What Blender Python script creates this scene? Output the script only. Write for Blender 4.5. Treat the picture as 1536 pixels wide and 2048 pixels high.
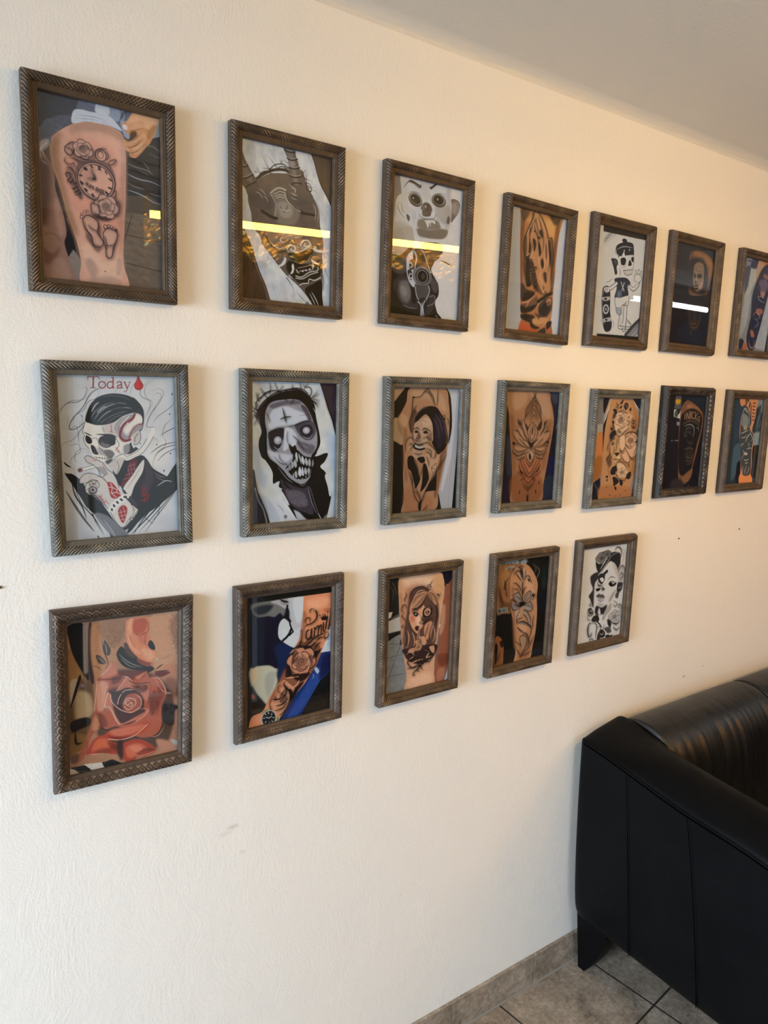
import bpy, bmesh, math, random
import numpy as np
from mathutils import Vector, Matrix, noise as mnoise

for o in list(bpy.data.objects):
    bpy.data.objects.remove(o)
SC = bpy.context.scene
COL = SC.collection

# ------------------------------------------------------------------ camera
F_PX, YAW, PITCH, ROLL = 1433.2, 0.60156, -0.15957, 0.02946
CAM = Vector((0.0, -1.3420, 1.7842))
fw = Vector((math.sin(YAW) * math.cos(PITCH), math.cos(YAW) * math.cos(PITCH), math.sin(PITCH)))
rt0 = Vector((math.cos(YAW), -math.sin(YAW), 0))
up0 = rt0.cross(fw)
rt = rt0 * math.cos(ROLL) + up0 * math.sin(ROLL)
up = up0 * math.cos(ROLL) - rt0 * math.sin(ROLL)
cd = bpy.data.cameras.new('camera')
cam = bpy.data.objects.new('camera', cd)
COL.objects.link(cam)
M = Matrix.Identity(4)
for i in range(3):
    M[i][0], M[i][1], M[i][2], M[i][3] = rt[i], up[i], -fw[i], CAM[i]
cam.matrix_world = M
cd.sensor_fit = 'VERTICAL'
cd.sensor_height = 36.0
cd.lens = F_PX / 2048 * 36.0
cd.clip_start = 0.02
SC.camera = cam

# ------------------------------------------------------------------ view, world, lights
SC.view_settings.view_transform = 'Standard'
SC.view_settings.look = 'None'
SC.view_settings.gamma = 1
SC.view_settings.use_curve_mapping = False
SC.view_settings.exposure = EXPOSURE = 0.0
W = bpy.data.worlds.new('world')
SC.world = W
W.use_nodes = True
W.node_tree.nodes['Background'].inputs[0].default_value = (0.60, 0.78, 1.0, 1)
W.node_tree.nodes['Background'].inputs[1].default_value = 0.8

WARM = (1.0, 0.585, 0.10)      # the ceiling tubes
LAMP = (1.0, 0.48, 0.13)      # an added fill lamp, unseen, behind the photographer
DAY = (0.748, 0.87, 1.0)       # daylight through the shop windows
TUBE_L = 78.0                 # radiance of the near tubes
FILL_L = 35.0                 # radiance of the added fill lamp behind the photographer
FAR_L = 50.0                  # radiance of the brighter tubes deeper in the room
DAY_W = 206.0                  # daylight through the window beside the photographer
DAY_TILT = 25.0               # the sky stands above the street
DOOR_W = 9.0                  # daylight through the open door behind


def area_light(name, loc, rot, sx, sy, power, colour, spread=180):
    l = bpy.data.lights.new(name, 'AREA')
    l.shape = 'RECTANGLE'
    l.size, l.size_y = sx, sy
    l.energy = power
    l.color = colour
    l.spread = math.radians(spread)
    o = bpy.data.objects.new(name, l)
    COL.objects.link(o)
    o.location = loc
    o.rotation_euler = rot
    return o


# daylight enters through the big window in the left wall (window_1) ...
area_light('window_daylight', (-2.45, -1.20, 1.75), (0, math.radians(-90 + DAY_TILT), 0), 2.2, 1.65, DAY_W, DAY, 130)
# ... and, weaker, through the open shop door behind the photographer
area_light('doorway_daylight', (1.19, -2.60, 1.05), (math.radians(90), 0, 0), 0.9, 2.0, DOOR_W, DAY)

# ------------------------------------------------------------------ helpers


def link(o, parent=None):
    COL.objects.link(o)
    if parent is not None:
        o.parent = parent
    return o


def tag(o, label, cat, group=None):
    o['label'] = label
    o['category'] = cat
    if group:
        o['group'] = group
    return o


def empty(name, loc=(0, 0, 0)):
    o = bpy.data.objects.new(name, None)
    o.empty_display_size = 0.05
    o.location = loc
    return link(o)


def mesh_obj(name, bm, mat, parent=None, smooth=False):
    me = bpy.data.meshes.new(name)
    bm.normal_update()
    bm.to_mesh(me)
    bm.free()
    if mat:
        me.materials.append(mat)
    if smooth:
        me.polygons.foreach_set('use_smooth', [True] * len(me.polygons))
    return link(bpy.data.objects.new(name, me), parent)


def structure(o):
    o['kind'] = 'structure'
    return o


def add_box(bm, lo, hi, bevel=0.0):
    r = bmesh.ops.create_cube(bm, size=1.0)
    vs = r['verts']
    for v in vs:
        for k in range(3):
            v.co[k] = lo[k] + (v.co[k] + 0.5) * (hi[k] - lo[k])
    if bevel > 0:
        es = list({e for v in vs for e in v.link_edges})
        bmesh.ops.bevel(bm, geom=es, offset=bevel, segments=3, profile=0.5, affect='EDGES')


def box_obj(name, lo, hi, mat, parent=None, bevel=0.0):
    bm = bmesh.new()
    add_box(bm, lo, hi, bevel)
    return mesh_obj(name, bm, mat, parent)


class NT:
    """a small wrapper for building node trees"""

    def __init__(self, name):
        self.m = bpy.data.materials.new(name)
        self.m.use_nodes = True
        self.t = self.m.node_tree
        self.t.nodes.clear()
        self.out = self.t.nodes.new('ShaderNodeOutputMaterial')

    def n(self, kind, inputs=None, **props):
        nd = self.t.nodes.new('ShaderNode' + kind)
        for k, v in props.items():
            setattr(nd, k, v)
        for k, v in (inputs or {}).items():
            s = nd.inputs[k]
            if isinstance(v, bpy.types.NodeSocket):
                self.t.links.new(v, s)
            elif isinstance(v, bpy.types.Node):
                self.t.links.new(v.outputs[0], s)
            else:
                s.default_value = v
        return nd

    def math(self, op, a, b=0.0, c=None, clamp=False):
        ins = {0: a, 1: b}
        if c is not None:
            ins[2] = c
        return self.n('Math', ins, operation=op, use_clamp=clamp).outputs[0]

    def mix(self, f, a, b):
        nd = self.n('Mix', data_type='RGBA')
        for idx, v in ((0, f), (6, a), (7, b)):
            s = nd.inputs[idx]
            if isinstance(v, bpy.types.NodeSocket):
                self.t.links.new(v, s)
            else:
                s.default_value = v if idx == 0 else (tuple(v) + (1,))[:4]
        return nd.outputs[2]

    def ramp(self, f, stops):
        nd = self.n('ValToRGB', {0: f})
        els = nd.color_ramp.elements
        while len(els) < len(stops):
            els.new(0.5)
        for e, (p, c) in zip(els, stops):
            e.position = p
            e.color = (tuple(c) + (1,))[:4]
        return nd.outputs[0]

    def bsdf(self, **ins):
        b = self.n('BsdfPrincipled', {k.replace('_', ' '): v for k, v in ins.items()})
        self.t.links.new(b.outputs[0], self.out.inputs[0])
        return b

    def bump(self, h, dist, strength=1.0):
        return self.n('Bump', {'Height': h, 'Distance': dist, 'Strength': strength}).outputs[0]


def lin(c):
    c = c.lstrip('#')
    v = [int(c[i:i + 2], 16) / 255 for i in (0, 2, 4)]
    return tuple(x / 12.92 if x <= .04045 else ((x + .055) / 1.055) ** 2.4 for x in v)


def plain(name, col, rough=0.5, metal=0.0, emit=0.0, spec=0.5):
    t = NT(name)
    kw = dict(Base_Color=col + (1,), Roughness=rough, Metallic=metal, Specular_IOR_Level=spec)
    if emit:
        kw['Emission_Color'] = col + (1,)
        kw['Emission_Strength'] = emit
    t.bsdf(**kw)
    return t.m


# ------------------------------------------------------------------ materials of the room
def mat_wall(name, marks=False):
    t = NT(name)
    co = t.n('TexCoord').outputs['Object']
    n0 = t.n('TexNoise', {'Vector': co, 'Scale': 1.3, 'Detail': 3.0})
    # trowel and brush strokes: direction wanders over the wall
    warp = t.n('VectorMath', {0: co, 1: t.n('VectorMath', {0: t.n('TexNoise', {'Vector': co, 'Scale': 5.0, 'Detail': 1.0}).outputs['Color'], 1: (0.20, 0.20, 0.20)}, operation='MULTIPLY').outputs[0]}, operation='ADD').outputs[0]
    st1 = t.n('Mapping', {'Vector': warp, 'Rotation': (0, 0.5, 0), 'Scale': (130, 130, 32)})
    st2 = t.n('Mapping', {'Vector': warp, 'Rotation': (0, -0.55, 0), 'Scale': (150, 150, 30)})
    s1 = t.n('TexNoise', {'Vector': st1, 'Scale': 1.0, 'Detail': 2.0}).outputs[0]
    s2 = t.n('TexNoise', {'Vector': st2, 'Scale': 1.0, 'Detail': 2.0}).outputs[0]
    sel = t.n('MapRange', {0: t.n('TexNoise', {'Vector': co, 'Scale': 3.2, 'Detail': 1.0}).outputs[0], 1: 0.42, 2: 0.58}).outputs[0]
    st = t.n('Mix', {0: sel, 2: s1, 3: s2}).outputs[0]
    grit = t.n('TexNoise', {'Vector': co, 'Scale': 240.0, 'Detail': 3.0}).outputs[0]
    big = t.n('TexNoise', {'Vector': co, 'Scale': 14.0, 'Detail': 3.0}).outputs[0]
    h = t.math('ADD', t.math('ADD', t.math('MULTIPLY', st, 0.62), t.math('MULTIPLY', grit, 0.62)), t.math('MULTIPLY', big, 1.2))
    col = t.mix(n0.outputs[0], (0.79, 0.765, 0.725), (0.83, 0.805, 0.765))
    if marks:
        sep = t.n('SeparateXYZ', {0: co})

        def spot(x, z, rx, rz, rot=0.0, rag=0.5):
            m = t.n('Mapping', {'Vector': co, 'Location': (-x, 0, -z)})
            m2 = t.n('Mapping', {'Vector': m, 'Rotation': (0, rot, 0), 'Scale': (1 / rx, 0, 1 / rz)})
            d = t.n('VectorMath', {0: m2}, operation='LENGTH').outputs['Value']
            d = t.math('ADD', d, t.math('MULTIPLY', t.math('SUBTRACT', t.n('TexNoise', {'Vector': co, 'Scale': 90.0, 'Detail': 3.0}).outputs[0], 0.5), rag * 2))
            return t.n('MapRange', {0: d, 1: 1.0, 2: 0.0, 3: 0.0, 4: 1.0}, interpolation_type='SMOOTHSTEP').outputs[0]
        smudge = t.math('MULTIPLY', spot(0.549, 0.858, 0.020, 0.009, 0.5, 0.7), 0.34)
        smudge = t.math('MAXIMUM', smudge, t.math('MULTIPLY', spot(0.533, 0.848, 0.026, 0.010, 0.6, 0.7), 0.14))
        smudge = t.math('MAXIMUM', smudge, t.math('MULTIPLY', spot(0.572, 0.79, 0.010, 0.008, 0.6, 0.6), 0.2))
        smudge = t.math('MAXIMUM', smudge, t.math('MULTIPLY', spot(2.19, 0.866, 0.016, 0.006, -0.35, 0.6), 0.6))
        smudge = t.math('MAXIMUM', smudge, t.math('MULTIPLY', spot(2.30, 0.882, 0.010, 0.005, 0, 0.6), 0.35))
        col = t.mix(smudge, col, (0.24, 0.21, 0.16))
    nrm = t.bump(h, 0.0014, 0.62)
    t.bsdf(Base_Color=col, Roughness=0.62, Normal=nrm)
    return t.m


def mat_ceiling():
    t = NT('ceiling_paint')
    co = t.n('TexCoord').outputs['Object']
    st = t.n('Mapping', {'Vector': co, 'Scale': (18, 90, 40), 'Rotation': (0, 0, 0.3)})
    s = t.n('TexNoise', {'Vector': st, 'Scale': 1.0, 'Detail': 3.0}).outputs[0]
    g = t.n('TexNoise', {'Vector': co, 'Scale': 160.0, 'Detail': 2.0}).outputs[0]
    t.bsdf(Base_Color=(0.66, 0.64, 0.60, 1), Roughness=0.45, Normal=t.bump(t.math('ADD', s, t.math('MULTIPLY', g, 0.5)), 0.0008, 0.6))
    return t.m


def mat_tile(name, joints=True, k=1.0):
    t = NT(name)
    co = t.n('TexCoord').outputs['Object']
    n1 = t.n('TexNoise', {'Vector': co, 'Scale': 9.0, 'Detail': 6.0, 'Roughness': 0.7}).outputs[0]
    n2 = t.n('TexNoise', {'Vector': co, 'Scale': 70.0, 'Detail': 5.0, 'Roughness': 0.75}).outputs[0]
    f = t.math('ADD', t.math('MULTIPLY', n1, 0.55), t.math('MULTIPLY', n2, 0.45))
    col = t.ramp(f, [(0.36, (0.085 * k, 0.066 * k, 0.050 * k)), (0.50, (0.215 * k, 0.174 * k, 0.134 * k)), (0.64, (0.36 * k, 0.305 * k, 0.25 * k))])
    h = n2
    rough = 0.5
    if joints:
        m = t.n('Mapping', {'Vector': co, 'Rotation': (0, 0, -0.13)})
        br = t.n('TexBrick', {'Vector': t.n('Mapping', {'Vector': m, 'Location': (0.069, 0.1305, 0)}), 'Scale': 1.0, 'Mortar Size': 0.0032, 'Mortar Smooth': 0.2,
                              'Brick Width': 0.36, 'Row Height': 0.36, 'Bias': 0.0}, offset=0.0, squash=1.0)
        tone = t.mix(0.5, (0.85, 0.85, 0.85), br.outputs['Color'])
        col = t.mix(br.outputs['Fac'], col, (0.030, 0.025, 0.021))
        h = t.math('SUBTRACT', t.math('MULTIPLY', n2, 0.15), br.outputs['Fac'])
    t.bsdf(Base_Color=col, Roughness=rough, Normal=t.bump(h, 0.002, 0.6))
    return t.m


def mat_leather(name, spec):
    t = NT(name)
    co = t.n('TexCoord').outputs['Object']
    v = t.n('TexVoronoi', {'Vector': co, 'Scale': 520.0}).outputs['Distance']
    n = t.n('TexNoise', {'Vector': co, 'Scale': 7.0, 'Detail': 4.0}).outputs[0]
    h = t.math('ADD', t.math('MULTIPLY', v, 0.25), t.math('MULTIPLY', n, 0.6))
    col = t.mix(n, (0.0022, 0.0025, 0.0032), (0.0042, 0.0045, 0.0052))
    rough = t.n('MapRange', {0: n, 1: 0.3, 2: 0.7, 3: 0.34, 4: 0.48}).outputs[0]
    t.bsdf(Base_Color=col, Roughness=rough, Normal=t.bump(h, 0.0012, 0.5), Specular_IOR_Level=spec)
    return t.m


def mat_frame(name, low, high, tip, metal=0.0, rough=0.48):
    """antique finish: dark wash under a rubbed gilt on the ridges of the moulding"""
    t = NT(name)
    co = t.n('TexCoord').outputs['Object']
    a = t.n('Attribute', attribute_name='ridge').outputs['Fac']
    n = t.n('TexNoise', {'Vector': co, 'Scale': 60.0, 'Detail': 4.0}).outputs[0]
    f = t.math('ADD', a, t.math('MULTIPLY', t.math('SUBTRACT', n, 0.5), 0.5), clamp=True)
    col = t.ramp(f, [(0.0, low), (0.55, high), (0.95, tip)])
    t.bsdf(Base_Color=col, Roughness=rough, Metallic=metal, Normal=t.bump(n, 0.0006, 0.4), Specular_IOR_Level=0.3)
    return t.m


def mat_glass():
    """thin picture glass: see-through, with the sheen of its two faces"""
    t = NT('picture_glass')
    g = t.n('NewGeometry')
    c = t.math('ABSOLUTE', t.n('VectorMath', {0: g.outputs['Incoming'], 1: g.outputs['Normal']}, operation='DOT_PRODUCT').outputs['Value'])
    k = t.math('MULTIPLY_ADD', t.math('POWER', t.math('SUBTRACT', 1.0, c, clamp=True), 5.0), 0.96, 0.023, clamp=True)
    tr = t.n('BsdfTransparent', {'Color': (0.97, 0.975, 0.97, 1)})
    gl = t.n('BsdfGlossy', {'Color': (1, 1, 1, 1), 'Roughness': 0.012})
    mx = t.n('MixShader', {0: k, 1: tr.outputs[0], 2: gl.outputs[0]})
    t.t.links.new(mx.outputs[0], t.out.inputs[0])
    return t.m


M_WALL = mat_wall('wall_plaster', True)
M_WALL2 = mat_wall('wall_plaster_plain')
M_CEIL = mat_ceiling()
M_FLOOR = mat_tile('floor_tile', True, 1.2)
M_SKIRT = mat_tile('skirting_tile', False, 1.22)
M_GROUT = plain('grout', (0.30, 0.27, 0.235), 0.8)
M_LEATHER = mat_leather('black_leather', 0.06)
M_POLISHED = mat_leather('black_leather_polished', 0.46)
M_GLASS = mat_glass()
M_WHITE = plain('white_plastic', (0.75, 0.75, 0.73), 0.4)
M_ALU = plain('aluminium', (0.55, 0.55, 0.56), 0.35, 0.9)
M_BLACKWOOD = plain('black_wood', (0.003, 0.003, 0.0035), 0.4, spec=0.06)
M_THREAD = plain('black_thread', (0.0008, 0.0008, 0.0008), 0.9, spec=0.0)

# ------------------------------------------------------------------ the room
CEIL_Z = 2.554
X0, X1, Y0 = -1.9, 6.6, -2.25
structure(box_obj('wall_back', (X0, 0.0, 0.0), (X1, 0.12, CEIL_Z), M_WALL))
structure(box_obj('floor', (X0, Y0, -0.10), (X1, 0.12, 0.0), M_FLOOR))
structure(box_obj('ceiling', (X0, Y0, CEIL_Z), (X1, 0.12, CEIL_Z + 0.1), M_CEIL))
structure(box_obj('wall_right', (X1, Y0, 0), (X1 + 0.1, 0.12, CEIL_Z), M_WALL2))


def wall_with_opening(name, axis, at, span, hole, zhole):
    """a wall of four boxes in one mesh round an opening; axis 'x': the wall stands at x = at"""
    bm = bmesh.new()
    (a, b), (h0, h1), (z0, z1) = span, hole, zhole
    for lo, hi, zl, zh in ((a, h0, 0, CEIL_Z), (h1, b, 0, CEIL_Z), (h0, h1, 0, z0), (h0, h1, z1, CEIL_Z)):
        if axis == 'x':
            add_box(bm, (at - 0.1, lo, zl), (at, hi, zh))
        else:
            add_box(bm, (lo, at - 0.1, zl), (hi, at, zh))
    return structure(mesh_obj(name, bm, M_WALL2))


wall_with_opening('wall_left', 'x', X0, (Y0, 0.12), (-2.05, -0.35), (0.08, 2.25))
wf = wall_with_opening('wall_front', 'y', Y0, (X0, X1), (0.70, 1.66), (0.0, 2.08))
wf.data.materials.clear()
wf.data.materials.append(plain('dark_wall_paint', (0.045, 0.042, 0.042), 0.7))


def window(name, axis, at, hole, zhole, n):
    root = structure(empty(name))
    bm = bmesh.new()
    (h0, h1), (z0, z1) = hole, zhole
    t = 0.05
    bars = [(h0, h1, z0, z0 + t), (h0, h1, z1 - t, z1), (h0, h0 + t, z0, z1), (h1 - t, h1, z0, z1)]
    for k in range(1, n):
        c = h0 + (h1 - h0) * k / n
        bars.append((c - t / 2, c + t / 2, z0, z1))
    for a, b, zl, zh in bars:
        if axis == 'x':
            add_box(bm, (at - 0.08, a, zl), (at - 0.03, b, zh))
        else:
            add_box(bm, (a, at - 0.08, zl), (b, at - 0.03, zh))
    mesh_obj('window_frame', bm, M_WHITE, root)
    bm = bmesh.new()
    if axis == 'x':
        add_box(bm, (at - 0.058, h0, z0), (at - 0.052, h1, z1))
    else:
        add_box(bm, (h0, at - 0.058, z0), (h1, at - 0.052, z1))
    mesh_obj('pane', bm, M_GLASS, root)
    return root


window('window_1', 'x', X0, (-2.05, -0.35), (0.08, 2.25), 2)

# tiled skirting along the picture wall: tiles in one strip, grout joints between them
sk = structure(empty('baseboard_back'))
bm = bmesh.new()
joints = [1.202 + 0.3265 * k for k in range(-10, 17)]
for a, b in zip(joints[:-1], joints[1:]):
    a, b = max(a, X0), min(b, X1)
    if b - a > 0.01:
        add_box(bm, (a + 0.0018, -0.010, 0.006), (b - 0.0018, 0.0, 0.101), 0.0012)
mesh_obj('skirting_tiles', bm, M_SKIRT, sk)
bm = bmesh.new()
add_box(bm, (X0, -0.0085, 0.0), (X1, 0.0, 0.0995))
add_box(bm, (X0, -0.0125, 0.0), (X1, -0.008, 0.0055))
mesh_obj('grout', bm, M_GROUT, sk)
# soft plaster fillet where wall and ceiling meet
bm = bmesh.new()
prof = [(0.0, 0.0)] + [(0.035 - 0.035 * math.sin(a), 0.022 - 0.022 * math.cos(a)) for a in [math.pi / 2 * k / 8 for k in range(9)]]
va = [[bm.verts.new((x, -p[0], CEIL_Z - p[1])) for p in prof] for x in (X0, X1)]
for i in range(len(prof)):
    j = (i + 1) % len(prof)
    bm.faces.new((va[0][i], va[0][j], va[1][j], va[1][i]))
bm.faces.new(va[0]); bm.faces.new(list(reversed(va[1])))
structure(mesh_obj('trim_1', bm, M_CEIL))

# ------------------------------------------------------------------ ceiling lamps
M_TUBE = plain('warm_tube', WARM, 0.4, 0, TUBE_L)
M_TUBE2 = plain('bright_tube', (0.88, 0.97, 1.0), 0.4, 0, FAR_L)


def tube_lamp(p0, p1, wd, mat, label):
    """a linear lamp under the ceiling: shallow housing, end caps, light-giving lens facing down"""
    p0, p1 = Vector(p0), Vector(p1)
    d = p1 - p0
    root = empty('linear_lamp', (p0 + p1) / 2)
    root.rotation_euler = (0, 0, math.atan2(d.y, d.x))
    L = d.length
    tag(root, label, 'ceiling lamp')
    bm = bmesh.new()
    top = CEIL_Z - root.location.z
    add_box(bm, (-L / 2, -wd / 2 - 0.003, 0.020), (L / 2, wd / 2 + 0.003, 0.026))
    add_box(bm, (-L / 2, -0.02, 0.026), (L / 2, 0.02, top))
    mesh_obj('housing', bm, M_ALU, root)
    for s in (-1, 1):
        bm = bmesh.new()
        add_box(bm, (s * L / 2 - 0.004, -wd / 2 - 0.004, -0.006), (s * L / 2 + 0.004, wd / 2 + 0.004, 0.026))
        mesh_obj('end_cap', bm, M_ALU, root)
    bm = bmesh.new()
    add_box(bm, (-L / 2 + 0.005, -wd / 2 + 0.0005, 0.0), (L / 2 - 0.005, wd / 2 - 0.0005, 0.0195))
    mesh_obj('lens', bm, mat, root)
    return root

# ------------------------------------------------------------------ the printed pictures: a small painter
# Every print is drawn stroke by stroke. Units: 1000 = the width of the sheet, origin at its top left corner.


def _spline(pts, closed, n=7):
    p = np.asarray(pts, float)
    m = len(p)
    if m < 3:
        return p
    out = []
    t = np.linspace(0, 1, n, endpoint=False)[:, None]
    for i in range(m if closed else m - 1):
        if closed:
            a, b, c, d = p[(i - 1) % m], p[i], p[(i + 1) % m], p[(i + 2) % m]
        else:
            a, b, c, d = p[max(i - 1, 0)], p[i], p[i + 1], p[min(i + 2, m - 1)]
        out.append(0.5 * (2 * b + (c - a) * t + (2 * a - 5 * b + 4 * c - d) * t * t + (3 * b - a - 3 * c + d) * t ** 3))
    if not closed:
        out.append(p[-1:])
    return np.concatenate(out)


def _blur1(a, r, ax):
    k = 2 * r + 1
    pad = [(0, 0), (0, 0)]
    pad[ax] = (r + 1, r)
    c = np.cumsum(np.pad(a, pad, mode='edge'), axis=ax)
    return (np.take(c, range(k, c.shape[ax]), ax) - np.take(c, range(0, c.shape[ax] - k), ax)) / k


def _blur(a, s):
    r = int(round(s * 0.6))
    if r < 1:
        return a
    for _ in range(2):
        a = _blur1(_blur1(a, r, 0), r, 1)
    return a


class Sheet:
    def __init__(self, w, asp):
        self.W, self.H = w, int(round(w * asp))
        self.k = w / 1000.0
        self.a = np.zeros((self.H, self.W, 3), np.float32)

    def put(self, mask, x0, y0, col, alpha):
        h, w = mask.shape
        X0, Y0, X1, Y1 = max(x0, 0), max(y0, 0), min(x0 + w, self.W), min(y0 + h, self.H)
        if X1 <= X0 or Y1 <= Y0:
            return
        m = (mask[Y0 - y0:Y1 - y0, X0 - x0:X1 - x0] * alpha)[..., None]
        r = self.a[Y0:Y1, X0:X1]
        r += (np.asarray(col, np.float32) - r) * m

    def poly_mask(self, pts, blur=0.0):
        p = np.asarray(pts, float) * self.k
        pad = int(2.5 * blur * self.k) + 2
        x0, y0 = (np.floor(p.min(0)) - pad).astype(int)
        x1, y1 = (np.ceil(p.max(0)) + pad).astype(int)
        x0, y0 = max(x0, -pad - 1), max(y0, -pad - 1)
        x1, y1 = min(x1, self.W + pad + 1), min(y1, self.H + pad + 1)
        if x1 <= x0 or y1 <= y0:
            return None
        S = 3
        w, h = (x1 - x0) * S, (y1 - y0) * S
        q = (p - (x0, y0)) * S
        diff = np.zeros((h, w + 1), np.int16)
        ys = np.arange(h) + 0.5
        for a, b in zip(q, np.roll(q, -1, 0)):
            if a[1] == b[1]:
                continue
            lo, hi = min(a[1], b[1]), max(a[1], b[1])
            i0, i1 = max(0, int(np.ceil(lo - 0.5))), min(h, int(np.ceil(hi - 0.5)))
            if i1 <= i0:
                continue
            xs = a[0] + (ys[i0:i1] - a[1]) * (b[0] - a[0]) / (b[1] - a[1])
            np.add.at(diff, (np.arange(i0, i1), np.clip(np.ceil(xs - 0.5), 0, w).astype(int)), 1)
        m = (np.cumsum(diff, 1)[:, :w] & 1).astype(np.float32)
        m = m.reshape(y1 - y0, S, x1 - x0, S).mean((1, 3))
        if blur:
            m = _blur(m, blur * self.k)
        return m, x0, y0

    def fill(self, pts, col, alpha=1.0, blur=0.0):
        r = self.poly_mask(pts, blur)
        if r:
            self.put(r[0], r[1], r[2], col, alpha)

    def stroke(self, pts, wd, col, alpha=1.0, taper=0, blur=0.0):
        p = np.asarray(pts, float) * self.k
        n = len(p)
        t = np.linspace(0, 1, n)
        prof = np.ones(n)
        if taper == 1:
            prof = np.sin(np.pi * np.clip(t, 0.02, 0.98)) ** 0.7
        elif taper == 2:
            prof = 1 - 0.93 * t
        elif taper == 3:
            prof = 0.07 + 0.93 * t
        hw = prof * wd * self.k / 2
        e = blur * self.k
        pad = int(hw.max() + 2.5 * e) + 3
        x0, y0 = (np.floor(p.min(0)) - pad).astype(int)
        x1, y1 = (np.ceil(p.max(0)) + pad).astype(int)
        x0, y0, x1, y1 = max(x0, -pad), max(y0, -pad), min(x1, self.W + pad), min(y1, self.H + pad)
        if x1 <= x0 or y1 <= y0:
            return
        m = np.zeros((y1 - y0, x1 - x0), np.float32)
        for i in range(n - 1):
            a, b, r0, r1 = p[i], p[i + 1], hw[i], hw[i + 1]
            R = max(r0, r1) + 1.2
            bx0, by0 = np.maximum(np.floor(np.minimum(a, b) - R).astype(int), (x0, y0))
            bx1, by1 = np.minimum(np.ceil(np.maximum(a, b) + R).astype(int) + 1, (x1, y1))
            if bx1 <= bx0 or by1 <= by0:
                continue
            gx = np.arange(bx0, bx1)[None, :] + 0.5 - a[0]
            gy = np.arange(by0, by1)[:, None] + 0.5 - a[1]
            d = b - a
            L2 = d[0] ** 2 + d[1] ** 2 + 1e-9
            u = np.clip((gx * d[0] + gy * d[1]) / L2, 0, 1)
            dist = np.hypot(gx - u * d[0], gy - u * d[1])
            rr = r0 + (r1 - r0) * u
            cov = np.clip(rr - dist + 0.5, 0, 1) * np.minimum(1, 2 * rr + 0.15)
            s = m[by0 - y0:by1 - y0, bx0 - x0:bx1 - x0]
            np.maximum(s, cov, out=s)
        if blur:
            m = _blur(m, e)
        self.put(m, x0, y0, col, alpha)

    def ellipse(self, c, rx, ry, rot, col, alpha=1.0, soft=0.0):
        """soft 0: crisp disc; soft > 0: fades from the centre (1 = all the way)"""
        c = np.asarray(c, float) * self.k
        rx, ry = rx * self.k, ry * self.k
        R = max(rx, ry) + 2
        x0, y0 = np.floor(c - R).astype(int)
        x1, y1 = np.ceil(c + R).astype(int)
        x0, y0, x1, y1 = max(x0, 0), max(y0, 0), min(x1, self.W), min(y1, self.H)
        if x1 <= x0 or y1 <= y0:
            return
        gx = np.arange(x0, x1)[None, :] + 0.5 - c[0]
        gy = np.arange(y0, y1)[:, None] + 0.5 - c[1]
        ca, sa = math.cos(rot), math.sin(rot)
        d = np.hypot((gx * ca + gy * sa) / rx, (-gx * sa + gy * ca) / ry)
        if soft:
            m = np.clip((1 - d) / soft, 0, 1)
            m = m * m * (3 - 2 * m)
        else:
            m = np.clip((1 - d) * min(rx, ry) + 0.5, 0, 1)
        self.put(m.astype(np.float32), x0, y0, col, alpha)

    def noise(self, amt, sx, sy, ang, seed, pts=None):
        """multiplies the ink by a drawn-out value noise (wood grain, paper stain, skin mottling)"""
        rs = np.random.RandomState(seed)
        Y, X = np.mgrid[0:self.H, 0:self.W] / self.k
        ca, sa = math.cos(ang), math.sin(ang)
        f = np.zeros((self.H, self.W))
        for o in range(3):
            u = (X * ca + Y * sa) / sx * 2 ** o + 50
            v = (-X * sa + Y * ca) / sy * 2 ** o + 50
            g = rs.rand(257, 257)
            iu, iv = np.floor(u).astype(int), np.floor(v).astype(int)
            fu, fv = u - iu, v - iv
            fu, fv = fu * fu * (3 - 2 * fu), fv * fv * (3 - 2 * fv)
            iu, iv = iu % 256, iv % 256
            f += ((g[iv, iu] * (1 - fu) + g[iv, iu + 1] * fu) * (1 - fv) + (g[iv + 1, iu] * (1 - fu) + g[iv + 1, iu + 1] * fu) * fv - 0.5) / 2 ** o
        mul = np.clip(1 + amt * f, 0.05, 3)[..., None]
        if pts is None:
            self.a *= mul
        else:
            r = self.poly_mask(pts)
            if r:
                m, x0, y0 = r
                X0, Y0 = max(x0, 0), max(y0, 0)
                X1, Y1 = min(x0 + m.shape[1], self.W), min(y0 + m.shape[0], self.H)
                mm = m[Y0 - y0:Y1 - y0, X0 - x0:X1 - x0][..., None]
                s = self.a[Y0:Y1, X0:X1]
                s *= 1 + (mul[Y0:Y1, X0:X1] - 1) * mm

    def rose(self, c, r, rot, light, dark, stretch=1.0):
        """a shaded tattoo rose seen from the front: outer petals, then a tightening whorl"""
        c = np.asarray(c, float)

        def P(rad, a):
            return (c[0] + rad * math.cos(a + rot) * stretch, c[1] + rad * math.sin(a + rot))
        for k in range(6):
            a0 = k * math.pi / 3
            pts = [P(r * 0.35, a0 - 0.5), P(r * 0.85, a0 - 0.62), P(r * 1.06, a0 - 0.2), P(r * 1.0, a0 + 0.25), P(r * 0.8, a0 + 0.6), P(r * 0.35, a0 + 0.5)]
            s = _spline(pts, True)
            self.fill(s, light, 0.92)
            self.ellipse(P(r * 0.55, a0 + 0.45), r * 0.34, r * 0.20, a0 + rot, dark, 0.92, 1.0)
            self.stroke(_spline(pts[1:5], False), r * 0.085, dark, 0.95)
        self.ellipse(c, r * 0.66 * stretch, r * 0.66, 0, dark, 0.72, 0.9)
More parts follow.
